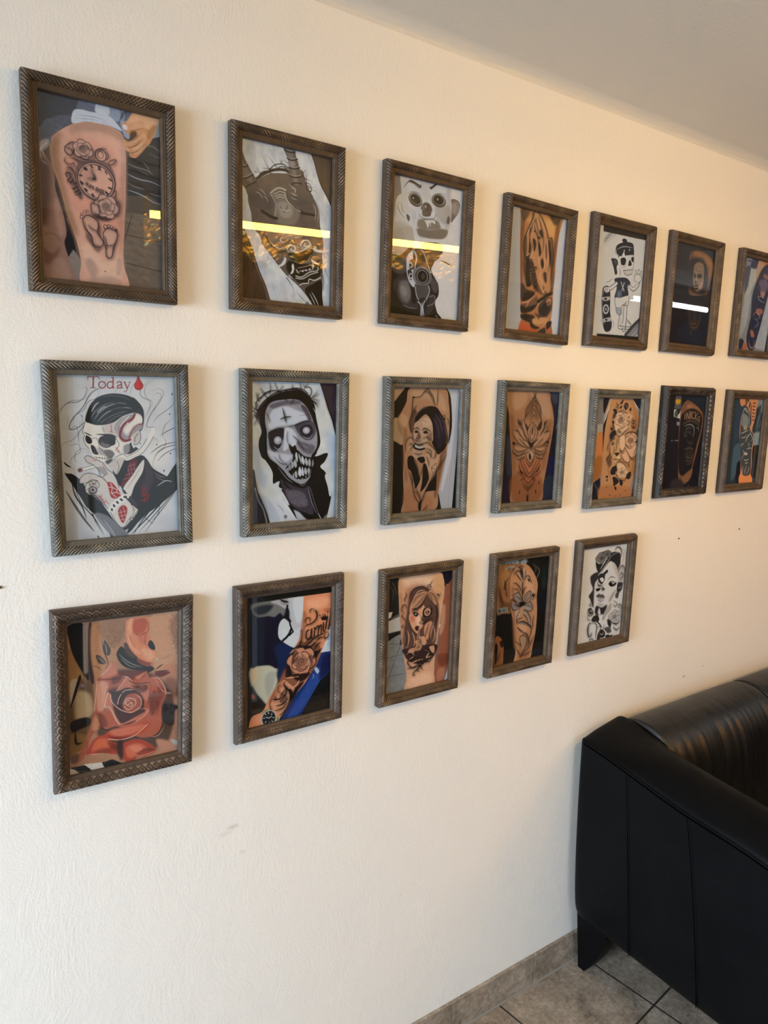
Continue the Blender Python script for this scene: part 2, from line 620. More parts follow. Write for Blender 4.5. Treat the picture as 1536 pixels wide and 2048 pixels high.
        for k in range(5):
            a0 = k * 1.256 + 0.5
            pts = [P(r * 0.62, a0), P(r * 0.70, a0 + 0.5), P(r * 0.66, a0 + 1.0), P(r * 0.52, a0 + 1.45)]
            self.fill(_spline(pts + [P(r * 0.42, a0 + 0.9), P(r * 0.5, a0 + 0.3)], True), light, 0.85)
            self.stroke(_spline(pts, False), r * 0.06, dark, 0.95)
        self.ellipse(c, r * 0.44 * stretch, r * 0.44, 0, dark, 0.75, 0.8)
        sp = [P(r * (0.42 - 0.027 * i), i * 0.85) for i in range(15)]
        self.stroke(_spline(sp, False), r * 0.12, light, 0.9)
        self.stroke(_spline(sp, False), r * 0.05, dark, 0.9)


INKED = ('watch', 'hands', 'lotus', 'lion', 'laugh', 'woman', 'lily', 'family', 'lady', 'zombie', 'tribal', 'letters')   # tattoos: soft shading beside each line


def render_art(art, pw, ph):
    res, lines = ARTS[art]
    sh = Sheet(res, ph / pw)
    for n, ln in enumerate(lines.strip().split('\n')):
        head, _, body = ln.partition('|')
        f = head.split()
        op, col = f[0][0], f[0][1:]
        o = {}
        for x in f[1:]:
            o[x[0]] = float(x[1:])
        v = [float(x) for x in body.split()]
        pts = list(zip(v[0::2], v[1::2]))
        c = tuple(int(col[i:i + 3]) / 999.0 for i in (0, 3, 6)) if col else None
        al = o.get('a', 100) / 100
        b = o.get('b', 0)
        if op == 'B':
            sh.a[:] = c
        elif op == 'F':
            sh.fill(_spline(pts, True), c, al, b)
        elif op == 'P':
            sh.fill(pts, c, al, b)
        elif op == 'S':
            if art in INKED and sum(c) < 0.30 and 'b' not in o:
                sp = np.asarray(_spline(pts, False)) + (5, 7)
                sh.stroke(sp, o.get('w', 6) * 2.2 + 16, tuple(0.6 * x for x in c), 0.42 * al, 1, 15)
            sh.stroke(_spline(pts, False), o.get('w', 6), c, al, int(o.get('t', 0)), b)
        elif op == 'L':
            q = []
            for p0, p1 in zip(pts[:-1], pts[1:]):
                q += [(p0[0] + (p1[0] - p0[0]) * i / 6, p0[1] + (p1[1] - p0[1]) * i / 6) for i in range(6)]
            sh.stroke(q + [pts[-1]], o.get('w', 6), c, al, int(o.get('t', 0)), b)
        elif op == 'E':
            sh.ellipse(pts[0], pts[1][0], pts[1][1], math.radians(o.get('r', 0)), c, al, o.get('s', 0) / 100)
        elif op == 'N':
            sh.noise(o.get('m', 20) / 100, o.get('x', 60), o.get('y', 60), math.radians(o.get('r', 0)), n + len(art), pts or None)
        elif op == 'R':
            k9 = '%09d' % int(o['d'])
            d = tuple(int(k9[i:i + 3]) / 999.0 for i in (0, 3, 6))
            sh.rose(pts[0], pts[1][0], math.radians(o.get('r', 0)), c, d, pts[1][1] / pts[1][0])
    return np.clip(sh.a, 0.0015, 0.9)


ARTS = {}
ARTS['watch'] = (270, '''
B097081073
P161132116|674 822 1039 828 1029 1501 636 1498
N m30 x61.6 y25.7 r12|632 777 1053 728 1040 1500 613 1544
L016011006 w5.13|650 1132 738 843
L028019011 w4.11|659 1014 1025 1037
L016011006 w5.13|653 1249 1032 1295
P087074068 b6.16|677 686 1030 689 1029 797 674 833
P318358383 b4.11|696 -54 1065 -49 1061 193 689 210
F031032040 b3.08|674 377 749 361 877 211 1050 185 1042 676 874 662 667 667
S298329411 w7.19 t1 a80|705 422 769 440 845 446 922 463
S179193236 w10.3 t1 a80|849 269 915 244 970 264 1014 297
S376407503 w9.24 t1 a85|698 506 756 526 832 538 909 539 1010 564
S298318390 w8.21 t1 a80|696 579 776 606 853 613 930 642 1020 647
S530583719 w6.16 t1 a80|695 641 764 650 840 668 928 706 1007 714
S002002003 w26.7 t1 a90|738 374 802 403 890 396 1001 395
S002002003 w20.5 t1 a90|704 474 790 478 877 493 1022 508
S230246305 w6.16 t1 a80|835 386 879 419 900 467 933 472
S007007010 w14.4 t1 a90|712 576 799 581 897 626 1009 617
S165177216 w6.16 t1 a80|892 301 947 322 1014 329
S165177216 w5.13 t1 a80|790 457 855 476 888 491
F003004013|104 570 167 686 200 870 243 1065 267 1226 215 1294 179 1176 193 1073 173 924 117 735
P234214216|200 1276 248 1197 326 1301 360 1496 228 1479
L039037043 w4.11|228 1200 278 1198
S095107135 w10.3|185 862 208 929 225 997 207 959
F293177151|-3 513 96 542 121 635 128 742 178 923 198 1072 180 1156 215 1294 251 1466 -19 1496
F080035030 b30.8 a85|-3 533 77 536 90 690 59 993 19 1039 -18 1005
F458286258 b16.4 a80|134 801 185 1003 177 1095 133 1081 111 884
F161074057 b18.5 a80|3 1201 78 1251 139 1192 127 1255 65 1334 -2 1322
F387256236 b25.7 a80|75 1333 165 1280 220 1438 138 1478 60 1467
S165079062 w9.24 b4.11 a70|26 1107 75 1090 123 1103 141 1141
F651394330|97 454 100 386 128 321 262 212 403 153 545 151 668 196 695 331 695 475 683 789 665 1056 658 1259 682 1482 320 1469 306 1283 271 1112 200 880 153 689 113 578
F308169098 b28.7 a85|92 397 132 330 182 290 167 440 189 632 240 863 293 1058 253 1064 190 871 148 689 104 570
F416256211 b20.5 a75|262 214 403 153 545 151 668 199 677 264 542 232 380 237 260 283
F771473411 b41.1 a80|379 277 646 260 659 586 631 850 467 723 333 445
F564364343 b20.5 a75|666 276 695 331 695 475 680 790 643 796 656 483
F722523441 b30.8 a80|331 1135 513 1277 633 1177 639 1379 509 1405 363 1401
F376246242 b16.4 a70|337 1279 389 1251 448 1338 404 1417 364 1380
F428307281 b18.5 a70|384 1414 553 1379 648 1432 507 1490 382 1462
F452307299 b10.3 a70|610 1222 642 1240 629 1348 596 1363
E114064062 a80|501 1344 7 7
F117146247|-13 -36 350 -60 738 -54 735 159 669 184 565 156 423 158 303 176 183 261 113 334 99 395 25 411 -12 409
F048055086 b8.21|-3 -38 300 -28 305 97 272 202 184 241 90 205 11 280
F097116191 b6.16 a90|19 316 69 238 157 170 255 148 272 202 174 253 103 336 82 389 25 411
N m30 x12.3 y12.3|-13 -36 350 -60 738 -54 735 159 565 156 303 176 113 334 25 411
F298401642 b8.21 a80|488 -5 590 -9 663 14 650 97 587 111 526 75
F168228411 b6.16 a85|408 -25 489 -25 477 27 407 24
F567658859 b3.08|286 102 345 78 425 79 547 71 628 122 669 174 586 157 504 155 382 163 273 197
F571665859 b3.08|478 -12 560 -12 568 66 506 80 456 62
S179201305 w5.13 t1 a80|304 126 384 118 484 115 576 134
S210237369 w5.13 t1 a80|293 158 383 143 474 137 586 147
S565669859 w4.11 t1 a90|325 97 414 101 526 95 618 135
S565669859 w4.11 t1 a90|283 180 383 148 484 140 555 144
S270364606 w16.4 t1|673 1 693 47 670 133 716 204
F293401661 b2.05|661 75 708 104 738 159 731 221 694 214 669 153
S039059151 w7.19|726 -11 678 40 661 85
F376376441 b4.11|21 402 84 360 92 397 61 442 23 469 29 536 76 556 12 510
S683734859 w7.19 t2|34 428 17 480 39 524
S683734859 w6.16 t2|73 391 38 447 67 548
F621341177|785 -25 1009 -36 979 64 939 156 888 245 828 242 774 243 743 199 690 169 670 118 719 77 752 23
F796508330 b10.3 a85|801 -13 1003 -24 963 68 896 114 831 97 755 109 713 98 757 27
F440210098 b10.3 a85|929 75 962 78 916 182 871 243 850 196
S690401258 w53.4|837 81 771 111 717 135
S222089034 w5.13 t1|852 113 787 140 722 166
E807739859 r-15|696 139 21 22
S293122055 w4.11 t1|674 128 690 159 714 160
F070022002 b4.11 a90|738 171 781 149 797 171 780 211 757 247 736 231
S599307164 w47.2|877 211 832 277 777 340 750 346
S690382226 w45.2|818 198 768 244 720 270 699 259
S690382226 w45.2|856 174 839 229 794 285 745 311 713 302
S172062016 w5.13 t1|845 197 795 254 740 289 703 284
S172062016 w5.13 t1|866 224 816 296 756 329 724 322
S172062016 w6.16 t1|808 169 796 197 752 237 688 243
S839560397 w9.24 t1 b4.11|829 180 779 232 720 257
S839560397 w9.24 t1 b4.11|850 217 794 280 740 302
S839560397 w9.24 t1 b4.11|860 251 804 319 755 342
S222089034 w4.11 t1|863 111 906 132 894 187
F666266211 b30.8 a45|248 344 399 283 581 334 629 488 654 773 627 1008 520 1045 317 952 207 669
F165089092 b14.4 a85|247 364 417 348 454 451 332 475 274 447
F543313264|205 407 237 366 277 348 265 420 244 453 215 440
S031014030 w8.21|207 397 247 359 277 348 285 396 254 451 215 435 207 407
S031014030 w6.16|217 400 256 402 269 438
R571364317 d044024038 r20|350 387 74 76
S022009022 w9.24 t1|244 463 312 484 372 488 464 449
F070035047 b10.3 a75|273 457 332 475 392 484 361 510 292 493
E052032040 a90|491 403 51 53
E621364305|493 405 38 41
E052032040 a90|488 399 27 32
E651388330|490 402 19 24
S039022034 w7.19|539 363 553 401 537 435
S039022034 w7.19|552 452 579 426 615 419 593 454 562 465 552 452
S039022034 w5.13|467 368 498 347 539 348
F111066076 b8.21 a85|301 511 413 459 547 453 607 554 598 679 507 747 403 775 325 707
E041024038 r0|451 619 155 153
E530324287|451 619 145 143
E070041057|453 618 136 135
E659394343|451 619 128 127
F428228196 b25.7 a60|330 546 453 492 408 632 356 682
S017006016 w15.4|360 540 371 531
S017006016 w13.3|355 526 376 542
S017006016 w12.3|408 498 420 514
S017006016 w12.3|468 497 485 521
S017006016 w10.3|486 495 468 523
S017006016 w10.3|524 524 536 542
S017006016 w12.3|554 579 572 591
S017006016 w14.4|549 652 568 656
S017006016 w16.4|525 692 542 706
S017006016 w12.3|479 733 485 720
S017006016 w16.4|415 728 423 743
S017006016 w16.4|359 696 371 707
S017006016 w20.5|327 647 338 657
S017006016 w13.3|318 593 334 595
S009002013 w8.21 t2|437 611 420 559 408 511
S009002013 w8.21 t2|446 599 409 601 372 608
S009002013 w7.19|434 566 442 590 429 602 419 614
S016005013 w6.16|381 649 371 644 367 655 377 658 382 649 378 667
E016005013|388 672 3 3
S016005013 w6.16|403 655 394 663 394 677 403 675 408 662 403 655
L016005013 w6.16|419 658 413 677 431 680
L016005013 w6.16|428 664 423 690
E016005013|435 686 3 3
S016005013 w6.16|443 670 453 668 449 681 441 691 455 692
S016005013 w6.16|465 674 457 684 459 696 467 694 472 681 465 674
S016005013 w6.16|479 680 488 678 485 691 476 701 490 701
S016005013 w6.16|497 683 506 682 501 694 494 704 507 704
F168089086 b14.4 a70|211 569 271 537 287 654 343 755 303 772 236 683
S014004013 w8.21|218 627 210 599 239 593 248 621 222 651 247 661 267 633
S014004013 w7.19|246 671 262 643 271 677 287 654 290 693 255 710
S014004013 w7.19|264 718 295 687 304 721 274 737 314 714 308 751
S014004013 w6.16|283 760 324 728 313 770 332 777
S014004013 w7.19 t1|216 548 250 551 279 585 287 634
S014004013 w6.16 t1|214 469 203 501 232 525 252 511
S014004013 w6.16 t1|251 531 272 507 290 553
S039022034 w7.19 t1|582 692 609 667 602 720 587 712
F075041047 b16.4 a85|413 783 634 735 630 861 523 930 420 915
R571364330 d039019032 r70|526 810 96 98
F543335305|403 805 453 817 462 888 410 886
S022011022 w7.19|403 805 454 807 467 877 410 886 402 811
S022011022 w6.16|612 749 638 787 620 863 598 876
F129071071 b16.4 a80|327 940 400 888 479 989 454 1138 403 1135 354 1049
F571358305|332 939 359 907 399 908 450 941 453 993 447 1035 492 1101 477 1140 433 1151 408 1124 395 1063 345 1009
S031017030 w7.19|332 939 359 907 399 908 450 941 453 993 447 1035 492 1101 477 1140 433 1151 408 1124 395 1063 345 1009 332 939
S031017030 w6.16 t1|367 975 406 1010 447 1019
E041022034|321 926 13 15
E636420369|322 925 8 10
E041022034|325 902 12 13
E636420369|326 902 7 8
E041022034|349 881 13 13
E636420369|349 881 8 8
E041022034|372 870 12 12
E636420369|373 870 7 7
F172092092 b12.3 a75|500 996 616 989 602 1117 546 1231 515 1193
F599382330|494 1028 521 991 563 988 607 1011 604 1064 575 1132 563 1207 541 1228 515 1214 511 1151 497 1090
S031017030 w7.19|494 1028 521 991 563 988 607 1011 604 1064 575 1132 563 1207 541 1228 515 1214 511 1151 497 1090 494 1028
S031017030 w6.16 t1|507 1120 538 1126 581 1110
S084049068 w14.4 t1 b6.16|504 1047 518 1108 521 1171
E041022034|513 976 18 20
E571352299|513 975 11 13
E041022034|540 964 13 14
E636420369|540 964 7 8
E041022034|564 967 12 13
E636420369|564 967 8 7
E041022034|587 974 11 12
E636420369|587 974 6 7
E041022034|604 989 10 11
F111057062 b14.4 a70|413 1133 475 1146 453 1196 412 1175
N m10 x30.8 y30.8
S016005013 w14.4 t1 b4.11 a80|311 509 289 584 291 663 324 738
S016005013 w12.3 t1 b4.11 a80|403 775 465 774 507 747
S016005013 w12.3 t1 b3.08 a80|294 443 353 461 423 457
F016005013 b8.21 a60|421 864 482 895 566 902 523 930 440 912
F016005013 b8.21 a55|354 1049 394 1095 423 1153 392 1147 353 1090
S016005013 w8.21 t1 b2.05 a80|347 947 355 1007 394 1074
F016005013 b10.3 a50|571 705 612 749 603 699
S016005013 w6.16 t1|305 411 336 365 376 357 406 381
S016005013 w6.16 t1|319 438 353 441 394 423
F293139098 b30.8 a45|661 482 688 477 678 895 643 1218 619 905
F293139098 b24.6 a40|210 868 271 1112 313 1365 290 1161 228 915
''')
ARTS['demon'] = (260, '''
B574668859
N m16 x121 y98.8
F439540799 b17.6 a60|63 76 117 75 106 144 63 143
F439540799 b22 a60|760 33 823 142 836 220 774 151
F451570845 b22 a60|162 1072 264 1180 219 1246
F469587859 b22 a60|334 1274 428 1305 381 1413
P070050040|745 -34 1081 -41 1093 507 1003 459 951 385 862 257 797 86
N m55 x8.78 y98.8 r-8|745 -34 1081 -41 1093 507 1003 459 951 385 862 257 797 86
S014008004 w11|745 -29 797 86 862 257 951 385 1016 488
P066038023|-4 770 51 840 128 1007 184 1139 265 1302 323 1470 -6 1472
N m55 x8.78 y98.8 r6|-4 770 51 840 128 1007 184 1139 265 1302 323 1470 -6 1472
S155112103 w17.6|62 858 139 1015 173 1141 265 1323 300 1462
S014008004 w9.88|45 821 128 997 184 1139 219 1216 276 1331 323 1470
F110091092|205 336 329 265 513 230 654 174 703 285 790 412 854 515 869 668 909 819 899 947 907 1083 905 1318 914 1468 819 1466 718 1359 595 1256 522 1212 427 1130 356 1057 287 986 229 923 207 857 139 787 117 663 84 532 128 428
N m30 x43.9 y65.9
S014010008 w28.5|150 366 239 291 352 231 466 209 536 226
S020016016 w11|172 362 217 286 284 254 329 274
S020016016 w11|284 273 351 192 443 160 513 191
S020016016 w9.88|374 236 420 189 478 187 525 228
S020016016 w8.78 t2|306 240 261 171 214 95
S020016016 w8.78 t2|397 213 328 148 272 101
S020016016 w7.68 t2|437 156 419 130 415 94
S020016016 w7.68 t2|217 295 183 253 172 236
S020016016 w7.68 t2|317 223 261 234 222 236
S020016016 w7.68 t2|512 141 477 128 460 117
S020016016 w6.59 t2|431 157 442 125 437 141
S020016016 w9.88|655 214 703 265 716 343 765 355
S020016016 w8.78 t2|679 249 739 253 782 259
S020016016 w8.78 t2|704 305 764 315 819 315
S020016016 w8.78 t2|728 321 789 341 841 362
S020016016 w8.78 t2|666 201 690 177 702 155
S020016016 w7.68|691 287 740 289 765 335 741 390 778 394
S020016016 w6.59 t2|703 245 708 214 714 192
E020016016|161 284 7 6
E020016016|178 283 6 5
E020016016|473 200 8 7
F096086092|447 -22 569 -28 587 47 606 93 636 177 668 302 704 346 766 426 658 516 574 489 526 357 513 240 512 141 488 77
F169168205 b8.78|488 -11 540 -17 570 110 595 225 620 310 572 309 536 156 500 75
F277292360 b11 a80|512 122 570 110 583 147 524 169
S008005003 w13.2|465 28 523 36 581 24
S300319389 w6.59|470 14 523 21 581 9
S008005003 w13.2|494 95 547 105 605 83
S300319389 w6.59|494 84 547 93 599 73
S008005003 w13.2|512 176 571 179 630 158
S300319389 w6.59|512 163 571 168 624 145
S008005003 w13.2|519 249 584 257 655 234
S300319389 w6.59|519 237 584 243 643 224
S008005003 w13.2|537 335 584 307 656 304
S500518592 w8.78 t1|543 349 585 367 574 409
S500518592 w7.68 t1|538 405 574 419 609 423
S387383420 w7.68 t1|533 446 574 459 610 463
S387383420 w6.59 t1|514 329 543 344 561 381
F086075082|9 97 62 200 128 293 183 360 239 447 319 532 353 566 262 610 128 583 62 459 8 372
F152146170 b8.78|14 190 62 248 117 323 128 389 62 362 19 294
S008005003 w12.1|14 257 52 259 84 234
S305324435 w6.59|14 245 52 248 79 223
S008005003 w12.1|30 368 84 349 139 310
S305324435 w6.59|24 358 79 336 128 300
S008005003 w11|62 439 117 401 172 371
S433421435 w6.59 t1|161 461 206 472 240 516
S433421435 w6.59 t1|239 486 273 500 296 536
S433421435 w6.59 t1|194 426 239 447 273 480
F190172165 b11|318 453 375 394 468 387 515 469 575 529 635 570 588 689 424 714 354 645 376 522
F291281292 b13.2|399 528 492 503 563 562 529 638 435 642
S513525564 w8.78|318 448 398 385 485 389
S433434451 w6.59|324 462 365 514 382 561 365 663
S513525564 w7.68|468 397 486 474 551 523 641 564
S022016011 w7.68|491 403 515 479 587 538 683 563
S433434451 w7.68|364 445 421 415 468 422
S433434451 w7.68|370 464 422 440 468 447
S433434451 w7.68|382 482 422 463 463 470
S022016011 w6.59|364 433 421 405 474 410
S022016011 w6.59|370 454 422 427 468 435
S022016011 w6.59|422 554 469 597 504 531
S601618651 w6.59 t1|423 574 481 585 540 565
S008005001 w22 b6.59|659 577 768 575 818 577
S008005001 w28.5 b8.78|229 626 319 661 389 670
S481475485 w7.68 t1|779 465 817 531 812 624
S481475485 w5.49 t1|803 451 848 526 837 652
F162146152 b13.2|263 769 424 765 495 825 425 896 321 890
F259246249 b15.4 a85|424 745 589 751 662 802 519 853 424 825
S587618712 w8.78 t1|425 845 436 879 483 878
S532548611 w9.88 t1|298 874 355 926 425 947 472 920
S014009005 w17.6 b3.29|275 857 344 938 425 977 496 958
E250246249|558 934 70 47
S697747859 w7.68|502 937 531 904 579 904 591 935 555 950 543 931
S014009005 w6.59|514 945 543 916 572 922 562 944
E250246249|699 874 69 50
S697747859 w7.68|651 891 675 841 735 827 760 860 724 891 693 880 699 858
S014009005 w6.59|665 886 693 851 730 852 718 878
S654728859 w5.49 t1|614 870 621 910 645 907
F015010005|520 975 615 963 700 931 786 909 775 984 701 1035 629 1054 544 1034
S681728822 w8.78|579 957 639 949 712 908 773 869
S277261267 w6.59|544 1044 641 1058 714 1038 774 963
F015010005 b4.39|520 1047 665 1060 812 1031 874 992 889 1128 815 1200 668 1258 570 1207 497 1132
F651719822|380 1105 426 1100 461 1054 473 1022 494 1035 479 1083 438 1114 391 1122
F615676766|798 892 848 901 904 898 942 888 923 917 848 927 804 917
F651719822|569 1072 581 1112 569 1160 540 1174 557 1135 554 1094
F615676766|775 999 812 1021 875 1039 825 1045 785 1024
F371389420|599 1115 624 1138 642 1157 612 1150
F371389420|788 1034 807 1064 791 1108 782 1077
S295287292 w8.78|642 1136 715 1117 776 1109
E697747859|678 1131 9 7
E697747859|715 1119 9 7
E697747859|758 1103 9 7
S539555602 w9.88|600 1187 667 1190 752 1133 845 1106 851 1074
S669738859 w6.59|600 1208 679 1205 765 1153 851 1122
S277266273 w6.59|623 1107 690 1088 776 1057
S681728822 w7.68|643 1272 680 1252 741 1240 753 1202 815 1205 884 1171
F004001001|705 1318 791 1245 897 1201 906 1361 914 1468 819 1466
S639708859 w6.59 t1|780 1321 831 1390 870 1462
S639708859 w5.49 t1|755 1334 806 1414 832 1465
S014010008 w9.88 t2|498 1215 559 1291 596 1392
S014010008 w8.78 t2|900 1020 953 1120 999 1222
S014010008 w8.78 t1|908 1126 916 1210 916 1317
S014010008 w7.68 t2|356 1047 403 1102 415 1152
S014010008 w7.68 t2|241 921 258 949 269 988
S014010008 w5.49 t1|614 1338 669 1395 757 1451
S561663859 w9.88 t1|595 1287 669 1343 781 1427
S561663859 w7.68 t1|570 1217 522 1191 583 1268
E014010008|734 1442 20 19
E561663859|734 1442 14 14
S014010008 w6.59|734 1429 734 1455
S014010008 w6.59|722 1443 747 1441
S561663859 w8.78 t1|35 425 62 507 84 542
''')
ARTS['clown'] = (220, '''
B571652859
P189197275 b23.1|-40 -16 137 -22 152 184 72 322 44 518 -17 527
P392423513 b23.1 a70|6 486 254 475 316 711 22 887
F554649859|177 189 104 212 70 284 86 367 138 426 229 479 250 408 195 301
S140136164 w8.09 t1|119 276 97 318 137 388 201 435
S263275343 w13.9 t1 b4.62|144 272 160 346 199 387
F101093112|826 134 907 120 962 161 949 244 892 325 840 373 826 245
F254255308 b9.25|855 169 909 160 927 218 876 287
S591656812 w5.78 t1|867 137 930 157 941 225 878 317
F514621859|124 -29 306 -16 589 -11 816 -23 816 96 844 211 826 355 806 480 743 560 610 589 440 614 322 582 268 502 212 395 162 268 138 139
F453504679 b25.4 a75|382 -21 511 -16 519 129 471 215 416 147
F392429617 b23.1 a80|762 -13 817 -13 827 154 845 231 818 458 764 466 764 245
F285306380 b25.4 a70|604 252 802 198 835 293 801 400 693 396
F501562733 b18.5 a70|177 170 238 140 232 295 284 325 223 354
F015014024|172 124 191 82 245 29 295 29 392 55 403 24 402 77 374 89 258 50 209 74
F015014024|506 24 527 49 641 -30 721 -35 771 20 757 7 695 -13 643 -6 548 70 522 65
S271295388 w5.78|234 55 309 60 386 75
E032029039 r12|330 218 95 69
E254275350 r12|332 212 85 54
E001001003 r12|330 213 72 48
E035031037 a90 s60|316 242 33 21
E470598859|299 206 9 8
E032029039|655 172 102 71
E192201251|655 164 91 57
E001001003|650 165 72 49
E470598859|635 161 9 8
S096093120 w6.93 t1|215 183 275 143 377 144 418 186
S096093120 w6.93 t1|547 163 597 115 702 92 771 124
S321350443 w9.25 t1|518 119 541 184 590 234
E094084097|489 301 81 82
E192188227 s90|461 276 52 43
E014011015 a70 s80|487 271 66 68
E351373469 s90|474 264 21 21
F548644859|388 347 424 302 433 359 479 371 544 351 565 298 615 319 597 362 533 392 441 387
S096090112 w6.93|388 356 415 381 507 394 597 367 621 318
S137133164 w5.78 t1|382 367 380 446 346 549
S137133164 w5.78 t1|622 328 673 410 717 473
S137133164 w4.62 t1|297 323 307 399 329 463
S137133164 w4.62 t1|323 328 339 394 353 430
F200197205 b9.25|391 415 611 379 696 456 618 488 395 502
F588682859|483 430 518 483 534 421 550 468 561 417 614 429 599 391 469 412
F168161164 b6.93|383 504 539 500 723 462 806 480 730 572 439 594 372 555
F096087097|218 384 263 406 253 456 226 431
F096087097|796 315 824 335 814 397 780 383
F392416486 b6.93|268 502 322 572 342 727 270 825 36 905 23 617
F065062070|442 653 706 626 739 723 637 827 530 821 459 730
F551616766|726 734 890 723 923 821 885 867 730 805
S025022028 w16.2 t1|703 809 799 822 898 855
F012010015 b3.47|4 890 156 821 291 714 343 746 502 795 623 829 588 925 647 1009 698 1075 708 1187 662 1274 695 1375 728 1476 35 1486
F069072097 b16.2|38 954 158 860 282 804 252 976 128 1021
F036034049|70 1136 166 1026 281 1052 364 1163 409 1279 452 1357 322 1369 179 1333 113 1250
F149165239 b20.8 a85|157 1106 283 1092 327 1207 268 1314 176 1263
F250285411 b18.5 a70|171 1144 248 1156 252 1245 187 1222
F006005008 b11.6|283 1092 363 1143 397 1301 332 1307 313 1188
S001001001 w16.2 t1|83 1144 139 1287 232 1358 427 1379
S230260365 w6.93 t1|205 1345 296 1366 414 1370
F032031044|550 1204 630 1185 666 1233 651 1317 588 1405 522 1422 528 1288
S226250350 w6.93|578 1221 644 1204 661 1254 623 1299 544 1327
S001001001 w11.6|579 1231 555 1295 533 1369
F059060083 b6.93|593 1015 676 1047 694 1127 656 1172 599 1117
F001001001|43 1376 182 1382 377 1425 563 1439 669 1398 728 1476 36 1496
S294339486 w6.93 t1|670 1419 698 1427 720 1466
F447564859|324 749 245 829 243 928 254 1016 296 1100 362 1133 380 960 348 845
F033034047|285 863 323 848 339 926 322 958 283 952 268 905
F030031044|258 975 302 960 330 1006 320 1067 281 1052
E470584859|296 909 28 30
E006006010|295 911 18 20
E470584859|306 1027 28 32
E006006010|307 1025 17 20
F032031042|331 748 446 722 502 795 575 916 595 1036 518 1095 387 1100 341 965
S443567859 w10.4|337 752 373 822 364 902 353 984
S443567859 w8.09|431 734 474 758 532 871 584 956
S392462658 w9.25 t1|357 754 371 792 386 820
F001001001|396 769 428 755 450 811 413 836
E106116169|467 1010 134 112
E189214315|463 1007 116 98
E059062089|467 1010 105 88
E008008013|470 1010 90 78
E250285419|466 1012 76 70
E001001001|466 1012 68 64
E036034047|476 1009 29 34
S250285403 w9.25 t1|352 1054 401 1119 467 1131 545 1097
F059064093|375 1126 558 1101 575 1160 539 1246 475 1293 407 1239
S453569859 w8.09|375 1131 393 1220 435 1277 489 1302 539 1246 575 1160 558 1106
F014015022|422 1278 526 1247 522 1432 444 1444
S442564859 w11.6|422 1288 464 1335 467 1437
S442564859 w9.25|517 1269 491 1332 509 1433
S425552859 w11.6 t1|475 1293 486 1374 483 1446
N m8 x46.2 y46.2
''')
